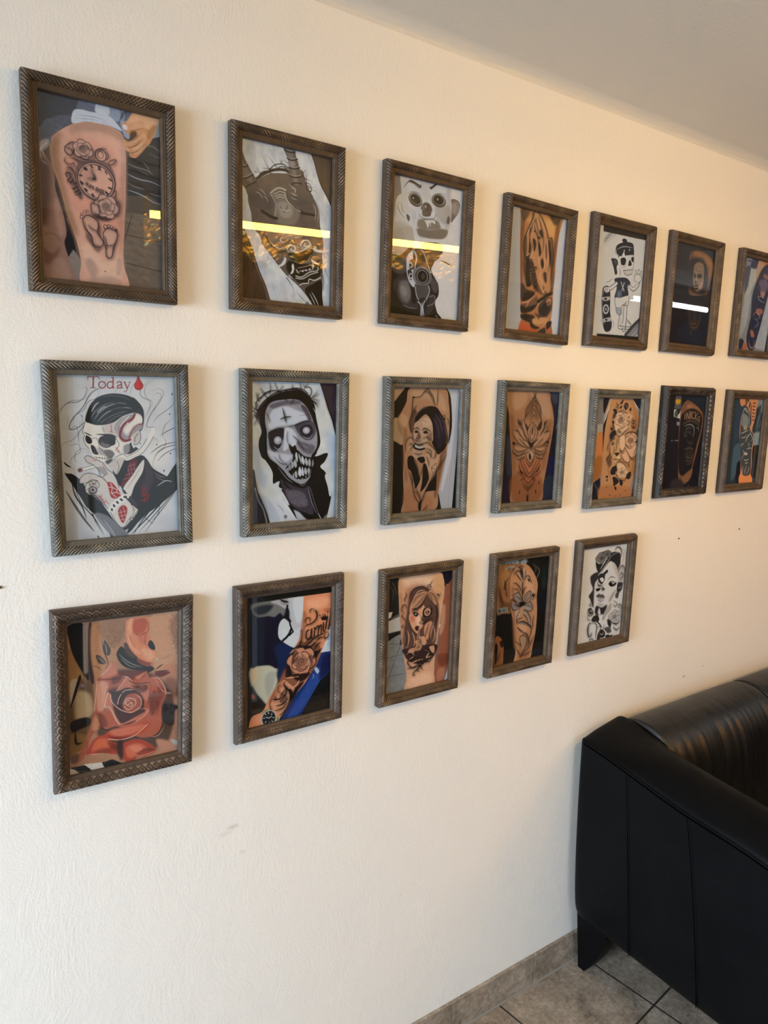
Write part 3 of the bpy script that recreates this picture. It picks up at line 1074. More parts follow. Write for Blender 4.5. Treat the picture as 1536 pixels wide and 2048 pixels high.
ARTS['hands'] = (210, '''
B451538763
N m12 x37.1 y37.1
P366431597 b24.7|-101 14 158 -24 307 1472 23 1487
P497599859 b24.7|859 -62 1112 -35 1067 1457 846 1455
L300347470 w3.71|880 658 1021 660
F366178093|185 -39 558 -58 924 -33 919 59 877 229 859 476 857 723 849 931 857 1138 843 1287 859 1496 309 1492 308 1339 277 1100 264 900 228 607 199 317 201 123
F552336140 b32.2 a90|285 108 569 39 816 97 826 318 680 240 378 171
F597370177 b24.7 a80|633 78 770 95 772 245 661 203
F136050023 b19.8 a80|178 30 259 132 258 406 283 798 289 998 257 901 209 414
F130050027 b17.3 a80|814 77 876 87 834 521 842 725 838 829 785 630
F029020019 b17.3 a85|204 6 330 -7 311 84 247 154 199 104
F029020019 b14.8 a85|651 -25 893 -37 873 57 787 112 721 63
S233128067 w12.4 t1|247 18 333 22 374 -5
F451104045 b19.8|308 1339 504 1382 629 1432 635 1484 315 1481
F366128067 b12.4|715 1383 848 1328 856 1475 724 1465
F141082067 b7.42|390 12 477 6 573 78 661 203 686 289 744 270 768 347 804 525 832 912 672 983 516 930 451 877 339 921 302 696 272 404 303 281 372 113
F451250149|420 16 478 16 558 81 654 204 670 282 732 292 758 389 770 632 799 896 668 953 566 842 489 671 433 558 449 436 394 326 392 168
F451255158|386 110 421 163 392 306 424 480 392 584 330 553 296 499 284 382 317 279
S005001001 w11.1|419 7 386 110 303 281 272 404 282 501 302 557
S005001001 w9.89|419 7 492 13 574 88 664 223 679 291
S005001001 w9.89 t1|468 57 431 122 394 188 390 287
S005001001 w9.89 t1|421 163 457 236 524 305
S005001001 w8.66 t1|481 45 536 144 575 237 596 293
S005001001 w7.42 t1|441 81 480 173 519 266
S651469375 w8.66 t1|451 40 490 132 544 222
S651469375 w8.66 t1|414 105 410 205 394 326
S651469375 w7.42 t1|511 49 579 137 636 247
S005001001 w8.66 t1|679 291 744 270 764 307 753 349
S005001001 w9.89 t1|746 290 780 386 804 525 781 733 801 916
F020011009 b7.42|353 214 382 209 372 329 406 443 388 545 359 549 357 391
F020011009 b6.18|423 321 486 371 468 473 420 440
F020011009 b6.18|515 227 571 198 596 293 551 281
F020011009 b6.18|515 366 544 362 586 476 532 524
F020011009 b4.95|689 319 734 312 769 489 770 632 724 496
F020011009 b7.42|608 533 646 608 623 672 585 597
S651469375 w11.1 t1|409 333 437 458 418 560 488 530
S651469375 w11.1 t1|511 327 524 445 555 601 625 692
S651469375 w11.1 t1|630 328 643 447 661 606 625 692
S651469375 w9.89 t1|674 321 709 498 710 640
S651469375 w11.1 t1|625 692 587 758 640 833 634 916
S651469375 w9.89 t1|683 807 640 833
S651469375 w8.66 t1|526 746 590 789
F054033027 b7.42|642 711 701 703 715 824 667 799
F020011009 b7.42|330 553 392 584 412 781 451 877 381 906 336 751
S552336242 w11.1 t1|302 557 357 529 391 505
S552336242 w12.4 t1|302 696 332 852 371 948
S094046031 w9.89 t1|641 843 696 929 759 952
E029020027|516 301 21 18
E029020027|443 239 15 14
E029020027|575 232 15 14
S005001001 w7.42 t1|508 298 539 313 563 259
S001001001 w13.6|403 627 438 612 448 636 414 656 431 679 488 661
S001001001 w11.1 t1|486 651 518 667 476 692
S001001001 w12.4|413 721 492 700
S001001001 w12.4|431 749 481 737 497 755 441 778
S001001001 w12.4|443 802 507 779
S001001001 w12.4|453 826 503 810 520 828 463 850
S001001001 w12.4|481 878 508 855 539 866 512 895 489 888
S001001001 w11.1|500 922 535 902 567 919
S001001001 w9.89|518 945 576 938
F056039040 b6.18|277 879 370 938 519 960 468 1037 356 1091 282 1079
S552336242 w9.89 t1|286 1119 414 1084 522 990
F136082067 b6.18|288 1139 416 1104 554 1007 592 1085 539 1152 355 1223
F020015015 b6.18|289 1149 392 1158 565 1108 485 1199 313 1237
S552336242 w9.89 t1|379 1169 416 1104 441 1061
F020015015 b4.95|560 1068 673 993 818 924 836 953 706 1020 623 1091
F054046055 b9.89|599 1145 677 1034 826 996 842 1140 747 1254 643 1275
S552336242 w9.89 t1|569 1149 608 1093 678 1044
F451255158 b7.42|738 1037 812 1008 820 1080 761 1107
F029020023 b9.89|300 1259 489 1239 552 1274 500 1341 335 1316
F497294168 b7.42|510 1299 612 1268 762 1253 754 1316 561 1356
F020012012 b7.42|468 1323 562 1366 655 1388 567 1417 490 1393
S552336242 w12.4 t1|656 1399 768 1304 844 1161
S005001001 w12.4 t1|531 1214 609 1247 614 1288
F029032045 b7.42|629 1432 745 1380 756 1473 635 1484
F020012012 b7.42|769 1315 858 1285 850 1349 778 1398
F001001001 b9.89 a70|266 346 305 301 335 453 320 594 284 520
F001001001 b9.89 a70|647 346 683 401 691 541 657 506
F001001001 b9.89 a60|707 -64 829 -56 792 20 720 53
S001001001 w8.66 t1|285 530 291 658 326 793 369 928
S001001001 w7.42 t1|472 234 513 347 526 465
S001001001 w7.42 t1|573 217 608 332 614 451
S001001001 w7.42 t1|743 392 743 534 731 699
F001001001 b7.42 a70|346 991 461 967 522 990 412 1064 312 1086
F001001001 b7.42 a60|618 1185 684 1095 800 1041 809 1123 730 1235
S707524437 w7.42 t1|307 320 329 257 378 171
S707524437 w7.42 t1|721 884 667 942 656 975
F001001001 b12.4 a60|315 1257 399 1228 464 1283 378 1312
''')
ARTS['skater'] = (190, '''
B537632859
N m8 x98.9 y98.9
F513619859 b49.5 a60|541 129 1003 84 1050 656 602 609
P267319506 b9.89|145 166 276 47 438 33 167 236
L472566806 w27.2|180 216 379 41
P192227368 b9.89|698 1360 925 1157 1128 982 1150 1139 950 1342
L032041073 w49.5|727 1338 897 1188 1119 1032
L326391583 w17.3|855 1349 1132 1130
F002009033|404 296 402 222 486 174 604 144 728 150 760 212 763 296 656 310 599 345 560 275 509 357 464 362
S517619859 w7.42 t1|408 268 551 211 751 203
E002009033|557 136 51 28
E517619859|565 261 11 11
E517619859|670 238 11 11
E517619859|446 337 10 9
E517619859|524 350 9 9
S012018033 w8.66 t1|395 223 381 299 417 341
F534630859|464 362 507 338 626 314 763 296 779 360 784 455 761 515 734 547 628 568 594 544 532 541 481 491
F001004020|510 366 584 347 619 380 596 440 536 447 509 413
F001004020|721 330 766 319 771 380 735 375
F001004020|680 373 710 369 741 422 673 440
S267314451 w9.89 t1|524 476 600 467 639 416
S012018033 w7.42|771 295 782 379 776 456 777 522
S012018033 w8.66|575 517 650 499 771 476
L012018033 w6.18|620 507 633 549
L012018033 w6.18|657 498 672 554
L012018033 w6.18|698 492 712 549
L012018033 w6.18|738 483 748 535
S012018033 w8.66|589 506 610 551 674 563 763 534
F012018033|318 390 422 386 459 438 435 487 459 559 417 583 377 503 340 443
S267314451 w7.42 t1|366 412 412 425 417 461
S012018033 w9.89 t1|488 490 517 543 509 600
S012018033 w7.42 t1|628 568 662 593
F006016051|409 640 511 610 663 602 748 659 692 704 722 815 637 881 512 865 437 872 468 756 446 701
L517619859 w11.1|548 662 623 768
L517619859 w9.89|617 664 577 773
F103164353 b14.8 a80|488 791 563 784 573 859 497 866
F533634859|438 881 544 871 723 825 750 909 724 950 616 960 589 991 467 993
S012018033 w8.66|446 881 482 991 589 991 616 955 724 950 740 833
S012018033 w11.1 t1|616 960 674 926 701 894
S012018033 w54.4|738 699 820 729 907 662 913 593
S537632859 w37.1|738 699 820 727 903 662 912 584
F537632859|828 545 951 522 978 596 887 635 821 613
S012018033 w8.66|821 613 826 536 904 522 963 549 970 597 904 643
S012018033 w27.2|850 533 836 487
S537632859 w14.8|850 538 836 492
S012018033 w27.2|896 523 897 470
S537632859 w14.8|896 528 898 477
S012018033 w24.7|939 528 954 483
S537632859 w12.4|940 531 953 489
L012018033 w4.95|822 623 886 625
S012018033 w56.9|460 691 363 757 277 785
S537632859 w37.1|460 691 363 757 262 786
S012018033 w7.42 t1|238 705 309 679 378 634
F001008033|201 765 286 737 336 779 358 899 366 1030 392 1123 426 1215 413 1293 342 1327 279 1303 238 1211 211 1100 184 934 185 822
S267319506 w7.42|216 773 200 886 222 1071 270 1228
E472550782|285 1037 59 62
E001008033|285 1037 38 43
E267319506|285 1037 18 19
F341403583|187 897 347 872 351 909 265 936 197 924
F341403583|219 1175 393 1132 399 1179 311 1196 231 1212
E012018033|262 908 24 17
E012018033|308 1172 24 15
F472550782|216 773 318 753 324 808 252 825
S012018033 w6.18|245 770 254 815
S012018033 w6.18|281 761 292 810
S012018033 w7.42 t1|427 1158 464 1212 456 1271
F267354583|483 1001 589 991 614 1066 571 1089 507 1065
S012018033 w7.42|483 1001 507 1065 586 1087 606 999
S012018033 w79.2|681 983 685 1137 686 1263
S537632859 w59.4|681 983 685 1137 686 1263
S012018033 w6.18|712 980 716 1134 701 1262
P472550782|573 1108 624 1142 685 1253 576 1252
S012018033 w8.66|571 1089 561 1253 686 1263 841 1242 732 1133
S012018033 w8.66|572 1223 713 1232 853 1211 765 1150
P001004009|127 -102 1188 -95 1179 69 120 81
P001001003|138 1360 1145 1339 1153 1398 149 1454
''')
ARTS['shoulder'] = (170, '''
B001001013
F001014047 b52.1|776 59 1111 15 1108 568 887 496
F001009037 b52.1|247 1215 667 1374 1083 1395 1022 865
F131066033|404 109 544 67 744 73 925 133 1004 236 999 351 948 451 901 571 863 650 485 689 428 547 382 368 374 222
F289154076 b26 a90|482 90 711 77 928 152 982 258 938 396 898 363 878 252 693 163 523 139
F001001010 b18.2|377 240 496 170 691 154 805 223 864 367 887 496 843 634 714 666 508 631 406 512
F179130097 b5.21|514 278 603 221 721 225 768 303 771 415 774 528 734 588 640 627 567 588 516 482 513 371
S316259206 w7.81 t1|579 270 620 321 719 309
S316259206 w6.51 t1|632 291 656 335 738 325
S027020020 w7.81 t1|549 292 590 334 689 331 753 314
F001001001|602 407 663 372 723 383 730 420 674 440 624 437
F001001001 b3.91|533 387 574 387 574 438 534 442
F010004002 b3.91|566 485 616 489 605 518 570 513
S480400331 w7.81 t1|583 344 590 436 615 480
S480400331 w7.81 t1|731 382 761 454 731 570
F001001001|559 542 672 520 660 549 579 563
F001001001|582 581 663 568 651 593 593 599
F353189146 b5.21|668 502 751 492 731 570 681 575
S052039037 w9.11 t1|659 447 714 478 688 518 757 529
S077100156 w10.4 t1|808 242 878 346 881 459
S077100156 w7.81 t1|562 171 695 172 788 226
S077100156 w7.81 t1|788 319 837 407 827 541
S236189165 w7.81 t1|936 386 907 513 883 667
F027020024 b13|464 860 806 808 802 980 728 1140 586 1189 492 1026
E003013042|724 968 50 67
E003013042|575 981 36 57
S122073070 w10.4 t1|501 1082 619 1091 715 1064
S122073070 w9.11 t1|543 1135 645 1146 740 1110
S122073070 w7.81 t1|761 936 765 1060 701 1180
S077100156 w6.51 t1|586 1189 575 1228 626 1233
S027039070 w6.51 t1|674 1220 674 1316
S027039070 w5.21 t1|795 1231 789 1298
P001001001|198 -70 1215 -85 1206 -36 198 -21
N m30 x39.1 y39.1
''')
ARTS['sleeve'] = (170, '''
B229285455
F229285602 b14.3|112 -16 334 -6 325 129 132 171
S074104253 w28.5 t1|143 47 236 54 336 3
F026046147 b8.56|304 27 485 4 438 135 255 147
F050082229 b8.56|118 192 253 138 291 325 221 525 161 589
P406500642 b7.14|275 154 464 170 459 325 305 574 180 683 161 589 242 446
P342446684 b11.4|172 645 435 483 454 755 293 1062 171 1287 131 1172
F229280455 b11.4|370 529 435 483 545 648 408 896 329 1060
F464338278|487 13 906 0 1116 594 773 825 628 1417 459 1427 341 1305 416 935 451 560
F421187121 b11.4|635 -5 982 -9 1003 87 733 99
F014023083 b11.4|622 113 914 38 1050 300 918 593 837 760 722 1129 628 1417 461 1437 350 1255 412 915 406 525
F218129165 b7.14|679 203 838 224 810 277 691 261
F126099229 b8.56|555 334 775 290 842 421 703 495
F342187185 b7.14|628 503 778 487 723 591
S306256406 w12.8 t1|533 591 678 557 782 507
S380306455 w11.4 t1|579 449 707 514 757 568
S229296684 w11.4 t1|562 548 615 622 816 662
F342149156 b7.14|554 785 721 760 771 815 628 867
S421256304 w17.1 t1|481 890 562 824 687 872 643 936
S229296684 w11.4 t1|535 964 605 939 659 1014 569 1041
S126164422 w11.4 t1|521 1084 630 1056 689 972
F380164156 b5.71|455 1129 531 1133 587 1219 494 1225
S421256304 w17.1 t1|431 1289 489 1385 586 1399 618 1277
S001002028 w20 t1|461 1247 536 1342 607 1317
S001002028 w20 t1|495 771 552 864 456 951
P347446684|869 547 905 534 982 1436 624 1397 743 1047
P380500772|905 534 1304 535 1473 1282 943 1438 798 1124 849 819
S229280439 w11.4 t1|764 966 873 927 815 1022 743 1047
P026050129|984 1171 1404 976 1510 1447 947 1459
F009023083 b11.4|153 1288 284 1299 271 1418 166 1444
F380149097 b11.4|292 1338 392 1371 389 1451 261 1458
N m15 x28.5 y42.8
''')
ARTS['today'] = (300, '''
B563603685
N m14 x132 y104
F469523639 b56.8 a60|797 1269 1036 1268 1030 1459 842 1461
F411473610 b47.3 a60|32 1204 170 1314 265 1442 29 1428
F711721748 b47.3 a70|720 655 924 561 917 763 764 807
S034034044 w5.68 t1|212 118 248 118 226 188 171 234 92 244 37 290 22 336
S084087108 w3.79 t1|290 168 207 216 119 226 46 281 25 355
S008008012 w6.62|337 121 272 169 204 281 129 365 90 439 106 467 160 449 216 403
S034034044 w4.73 t1|355 130 325 196 251 234 212 300 147 346 123 402
S149155187 w3.79 t1|131 318 192 346 198 393 161 421
S008008012 w5.68 t1|234 394 195 450 161 505 161 590
S049051066 w3.79 t1|25 438 80 466 143 439 152 505 101 560 30 587 23 708
S049051066 w3.79 t1|31 568 90 598 153 590 167 657 112 693 83 739 116 778
S049051066 w3.79 t1|231 640 177 629 131 665 123 731 153 751
S182189222 w2.84 t1|70 318 84 392 55 447
S084087108 w3.79 t1|434 11 365 102 327 149
S128133158 w3.79 t1|554 13 513 99 454 167
S128133158 w3.79 t1|706 9 626 97 604 184
S034034044 w4.73 t1|804 7 702 115 700 183 776 232 753 320 721 379
S084087108 w3.79 t1|853 6 742 95 738 183 795 241 732 339
S034034044 w4.73 t1|779 144 859 113 898 152 854 241 771 349 738 448 807 459 784 538 832 589 778 707
S084087108 w3.79 t1|787 202 838 153 877 182 813 281 760 379 727 477
S084087108 w3.79 t1|825 221 772 340
S034034044 w4.73 t1|992 191 985 250 912 310 840 360 778 438
S034034044 w4.73 t1|965 390 908 430 880 500 874 550
S008008012 w6.62 t1|854 534 926 490 1030 447
S034034044 w4.73 t1|874 530 903 581 891 631 829 679 786 758 773 838
S008008012 w7.57 t1|748 696 871 620 1026 589
S008008012 w6.62 t1|798 708 901 641 1025 614
S008008012 w6.62 t1|815 769 899 692 1024 645
E008008012|976 161 6 10
E008008012|947 340 7 6
E008008012|942 698 8 6
E008008012|878 853 7 9
E008008012|819 613 5 6
E008008012|196 353 5 6
E008008012|673 599 5 7
L256001001 w8.52|259 23 347 21
L256001001 w13.2|304 24 298 112
L256001001 w6.62|275 115 319 115
L256001001 w5.68|259 23 258 46
L256001001 w5.68|349 21 350 44
S256001001 w10.4|372 59 349 74 347 102 369 118 395 103 398 75 372 59
S256001001 w10.4|459 62 431 63 414 87 424 113 447 113 461 95
L256001001 w11.4|466 23 462 114
L256001001 w5.68|451 23 466 25
L256001001 w5.68|462 114 477 112
S256001001 w9.46|496 71 513 59 533 67 533 113
S256001001 w9.46|532 85 504 92 498 111 522 113 534 99
L256001001 w5.68|533 113 546 111
L256001001 w11.4|560 62 582 115
S256001001 w6.62|607 61 582 117 567 144 554 141
L256001001 w4.73|550 62 573 61
L256001001 w4.73|597 61 614 60
F343001001|680 -4 696 38 721 81 712 115 680 131 649 118 641 86 662 44
F596001001 b7.57|677 29 690 67 688 106 659 111 658 78
F001001001|34 831 95 844 163 905 205 975 284 1048 353 1162 459 1331 526 1358 397 1436 347 1291 223 1171 139 1029 90 939
F007002004|679 704 727 741 783 829 902 906 1013 989 948 1073 832 1158 657 1257 525 1368 498 1325 589 1231 493 983 458 932 425 822 466 745 581 730
F033020027 b13.2|707 735 773 838 768 959 705 1057 667 1004 712 875
F001001001|787 1012 901 936 912 896 1020 768 1014 953 949 1022 821 1168 677 1259 553 1391 545 1349
F001001001|441 871 510 826 590 750 649 733 633 871 551 987 503 984 457 941
F030023033|503 994 558 1047 622 1153 583 1150 510 1034
F155165202 b2.84|258 1204 350 1221 478 1343 542 1420 435 1440 344 1350
S353382463 w5.68 t1|275 1225 346 1321 426 1429
S475510596 w5.68 t1|330 1259 391 1355 435 1440
S081087111 w20.8 t1|35 984 99 1113 173 1246 250 1361
S001001001 w13.2 t1|84 882 104 1017 161 1137 191 1247
S001001001 w11.4 t1|107 959 156 1049 205 1160
S001001001 w15.1 t1|30 737 55 766 89 787
S001001001 w11.4 t2|239 1202 272 1294 332 1419
S081087111 w15.1 t2|276 1404 293 1440 311 1447
S001001001 w8.52 t1|100 921 153 1098 256 1243 332 1399
S001001001 w13.2 t1|1013 984 853 1139 696 1291 542 1431
S001001001 w8.52 t1|1012 1010 820 1209 632 1399
S001001001 w11.4 t1|909 1009 802 1135 655 1308 571 1434
S001001001 w7.57 t1|979 1055 829 1230 671 1423
S001001001 w9.46 t1|951 980 781 1165 534 1389
S001001001 w5.68 t1|833 1127 808 1249 745 1306
S001001001 w5.68 t1|677 1259 725 1304 769 1339
S001001001 w17|912 906 962 940 1013 989
S001001001 w22.7 t1|1020 768 966 847 901 936
S797800849 w4.73 t1|807 992 890 946 951 960
S269269318 w3.79 t1|782 859 841 902 891 915
S269269318 w3.79 t1|791 890 850 934 900 947
F742721708|220 393 287 422 350 423 444 396 530 358 616 349 693 359 704 437 668 496 628 515 587 582 529 610 517 649 487 687 449 705 419 733 372 741 299 729 264 689 248 650 223 621 202 582 200 535 193 487 209 440
F493467469 b11.4 a80|368 433 500 406 533 513 475 531 365 490
F300278288 b9.46 a80|304 623 377 645 431 675 420 724 337 701
S033025030 w5.68|220 398 204 450 195 492 208 516 199 544 211 592 240 631
F001001001|220 393 238 318 277 243 343 187 436 162 538 166 622 194 687 251 714 320 706 398 698 359 655 329 597 334 530 358 462 405 387 428 313 432 260 417
F002001003|622 194 687 251 718 329 703 457 668 496 701 398 684 339 636 319
S269256308 w5.68 t1 a90|261 384 301 319 376 262 470 233
S475461527 w8.52 t1|274 318 308 262 341 234
S384371427 w6.62 t1|288 394 336 328 412 271 507 242 572 252
S384371427 w6.62 t1|314 409 372 347 448 300 543 281 618 290
S543530610 w8.52 t1 a85|318 328 357 290 403 267
S269256308 w5.68 t1|341 418 408 367 494 329 589 310
S140130158 w4.73 t1|387 419 464 367 540 338
S140130158 w4.73 t1|352 196 435 181 537 190 612 223
S001001001 w6.62 t1|281 356 338 290 432 252 544 242
S001001001 w6.62 t1|316 375 392 319 486 290 600 271
S001001001 w6.62 t1|351 404 437 348 541 314 656 310
F277265308 b2.84|460 453 510 377 587 344 635 349 614 397 555 445 534 493 561 513 601 475 632 436 690 418 699 457 658 496 619 514 578 572 520 581 485 531
S204004009 w20.8|636 339 615 378 546 426 515 474 504 532 540 571 588 563
S499473501 w6.62|568 348 519 396 479 454 485 522
S711690708 w8.52|587 358 537 406 507 444
S563536554 w11.4|575 416 534 474 561 523 591 494 622 446 670 437
S269020030 w15.1 a80|690 427 641 446 600 495 579 553
S374361386 w2.84|612 446 621 466
S374361386 w2.84|632 436 642 461
S374361386 w2.84|596 475 615 490
S374361386 w2.84|656 432 664 461
F524498501|668 481 682 516 675 565 644 604 615 603 608 553 629 505
S033025030 w5.68|668 484 681 521 675 570 644 606 613 603
S084075075 w6.62|658 510 632 544 626 583
F017012014|577 602 596 592 605 622 643 633 680 684 620 712 552 729 524 708
F256239261 b3.79|528 620 577 602 574 670 535 689
E689675700|617 625 9 14
E060051055|628 638 6 8
F012008010|331 537 383 519 457 531 462 569 434 608 387 630 341 614 320 576
F152136151 b7.57|343 576 379 596 425 598 387 625 350 615
E001001001|431 580 32 31
F011007011|223 516 262 545 265 584 233 588 212 554
F007003004|255 602 286 613 303 652 315 681 292 685 266 665
S009005011 w15.1 t1|299 510 364 514 429 518 480 541
S009005011 w10.4 t1|202 487 237 507 268 522
S103089097 w5.68|271 546 308 546 327 624 357 663
S103089097 w5.68|470 550 491 609 461 647 497 678
F149133145 b5.68|358 654 414 646 450 686 410 723 375 693
F813792764|291 699 338 691 374 707 372 741 317 744 281 728
S060051057 w3.79|300 705 301 733
S060051057 w3.79|321 700 322 739
S060051057 w3.79|343 699 345 740
S060051057 w3.79|363 704 367 739
S017012014 w5.68|282 704 327 715 383 722 430 709
F064053059 b3.79|372 741 429 724 418 763 380 771
S445002003 w6.62 t1|430 405 431 472 432 501
S445002003 w6.62 t1|414 486 430 490 447 492
S149001001 w3.79 t1|354 433 366 471 378 519
S445002003 w7.57 t1|457 623 480 648 490 673
S445002003 w5.68 t1|460 657 475 638
F719713716|428 753 468 706 525 688 583 690 662 644 723 596 776 478 807 459 794 538 741 616 680 684 600 731 551 748 495 731 447 754
S040036047 w4.73|428 753 467 711 525 688 553 709 622 682 682 634 734 556
S040036047 w4.73|446 759 495 731 551 748 610 731 680 694 741 626 794 538
S269265293 w3.79 t1|486 716 543 728 621 707 691 655
F667646654|513 984 584 889 677 764 702 755 683 854 610 970 567 1068 526 1015
S084075075 w3.79 t1|541 996 613 900 676 793
F524504507|389 781 467 725 524 728 512 776 461 863 425 822
S084075075 w4.73|466 745 482 805 461 853
F103001004|570 769 639 737 625 831 563 918 503 974 495 944 547 857
L400175210 w2.84|579 769 594 879
L400175210 w2.84|558 808 574 908
L400175210 w2.84|609 761 615 841
L400175210 w2.84|559 798 627 781
L400175210 w2.84|548 837 621 821
L400175210 w2.84|532 876 595 860
L400175210 w2.84|516 915 564 898
S204001003 w8.52|673 984 690 1056 692 1133
S204001003 w7.57|697 1006 666 1044 714 1068 703 1108 658 1115
S204001003 w6.62|655 1074 735 1059
S204001003 w6.62|708 986 710 1047 734 1069 712 1119
S813817832 w18.9|177 810 241 794 297 782
S066063075 w3.79|186 818 296 792
S066063075 w3.79|178 798 292 771
F256239261|137 803 169 790 182 810 172 829 145 832
F149004004|141 808 164 800 172 819 149 828
S328325364 w4.73|111 788 101 816 118 836
F617618639|32 793 97 806 100 835 43 832
F583563575|200 706 224 692 299 729 344 759 379 800 423 851 462 932 483 1002 500 1063 487 1142 428 1178 381 1154 319 1090 266 1037 212 1024 191 974 203 927 149 923 155 885 193 849 257 852 329 885 313 816 279 776 216 744
F277261279 b7.57 a85|296 796 351 799 386 849 366 868 321 846
F277261279 b7.57 a80|213 1005 285 1029 355 1113 318 1100 248 1036
S023018022 w5.68|200 706 228 692 299 729 348 760 378 810 441 871 474 982
S023018022 w5.68|200 710 216 744 269 776 309 816
S023018022 w5.68|308 821 329 885 367 858
S023018022 w5.68|149 923 155 885 202 845 275 853 347 896 373 936
S023018022 w4.73|158 929 198 926 254 900 299 913
S023018022 w5.68|191 974 202 936 254 910 299 922 306 962 268 989
S023018022 w5.68|191 974 203 1014 266 1037 318 1100 372 1163
S023018022 w4.73|225 928 233 967 204 985
E091080103|254 993 38 35
E358340370|253 990 26 23
E012008013|253 990 11 10
L070020030 w5.68|240 914 288 961
L070020030 w5.68|290 912 242 963
L070020030 w4.73|234 938 298 937
S212063077 w5.68 t1|256 872 329 885 373 936 381 966
S445002003 w5.68 t1|263 722 280 737 299 733
S445002003 w4.73 t1|275 747 288 728
S445002003 w5.68 t1|343 769 351 799 369 819
F343001001|378 932 419 939 464 1001 486 1052 451 1080 404 1067 388 1006
L645597610 w5.68|380 971 418 979 455 1001
L645597610 w5.68|418 979 406 1027 447 1070
L645597610 w5.68|406 1027 453 1025 481 1042
L645597610 w5.68|401 938 418 979
L645597610 w5.68|455 1001 453 1025
S358001001 w5.68|303 1040 337 1101 354 1132
S358001001 w4.73|293 1059 321 1051
S358001001 w4.73|310 1085 343 1072
S358001001 w4.73|327 1115 356 1098
S358001001 w4.73|322 1031 325 1061
S358001001 w4.73|352 1083 378 1124
E757752764|523 1070 33 26
E033027033|523 1070 17 12
E757752764 r40|489 1093 35 24
E033027033 r40|489 1093 19 10
E757752764 r50|454 1115 34 26
E033027033 r50|454 1115 17 10
E757752764 r60|424 1143 34 26
E033027033 r60|424 1143 17 10
E757752764 r80|404 1176 30 26
E033027033 r80|404 1176 15 10
S051044063 w4.73|389 1195 407 1216 426 1208
F617603610|398 1215 446 1189 527 1105 583 1150 630 1194 598 1252 527 1327 487 1344 441 1299
F300001001|456 1190 496 1143 534 1166 531 1226 499 1304 471 1272
L603415427 w3.79|475 1182 500 1284
L603415427 w3.79|500 1153 521 1246
L603415427 w3.79|460 1210 528 1196
L603415427 w3.79|468 1241 526 1236
L603415427 w3.79|481 1273 515 1270
S300001001 w7.57 t1|573 1149 591 1181 580 1210
S070063077 w5.68|398 1215 441 1299 487 1344 558 1289 630 1199
S070063077 w4.73|518 1306 579 1241 606 1182
E037031040|570 1275 17 16
E569556554|570 1275 10 9
S012009013 w13.2|528 1075 583 1140 640 1195
E012009013|578 1141 9 9
S023018022 w4.73 t1|398 1215 371 1173
''')
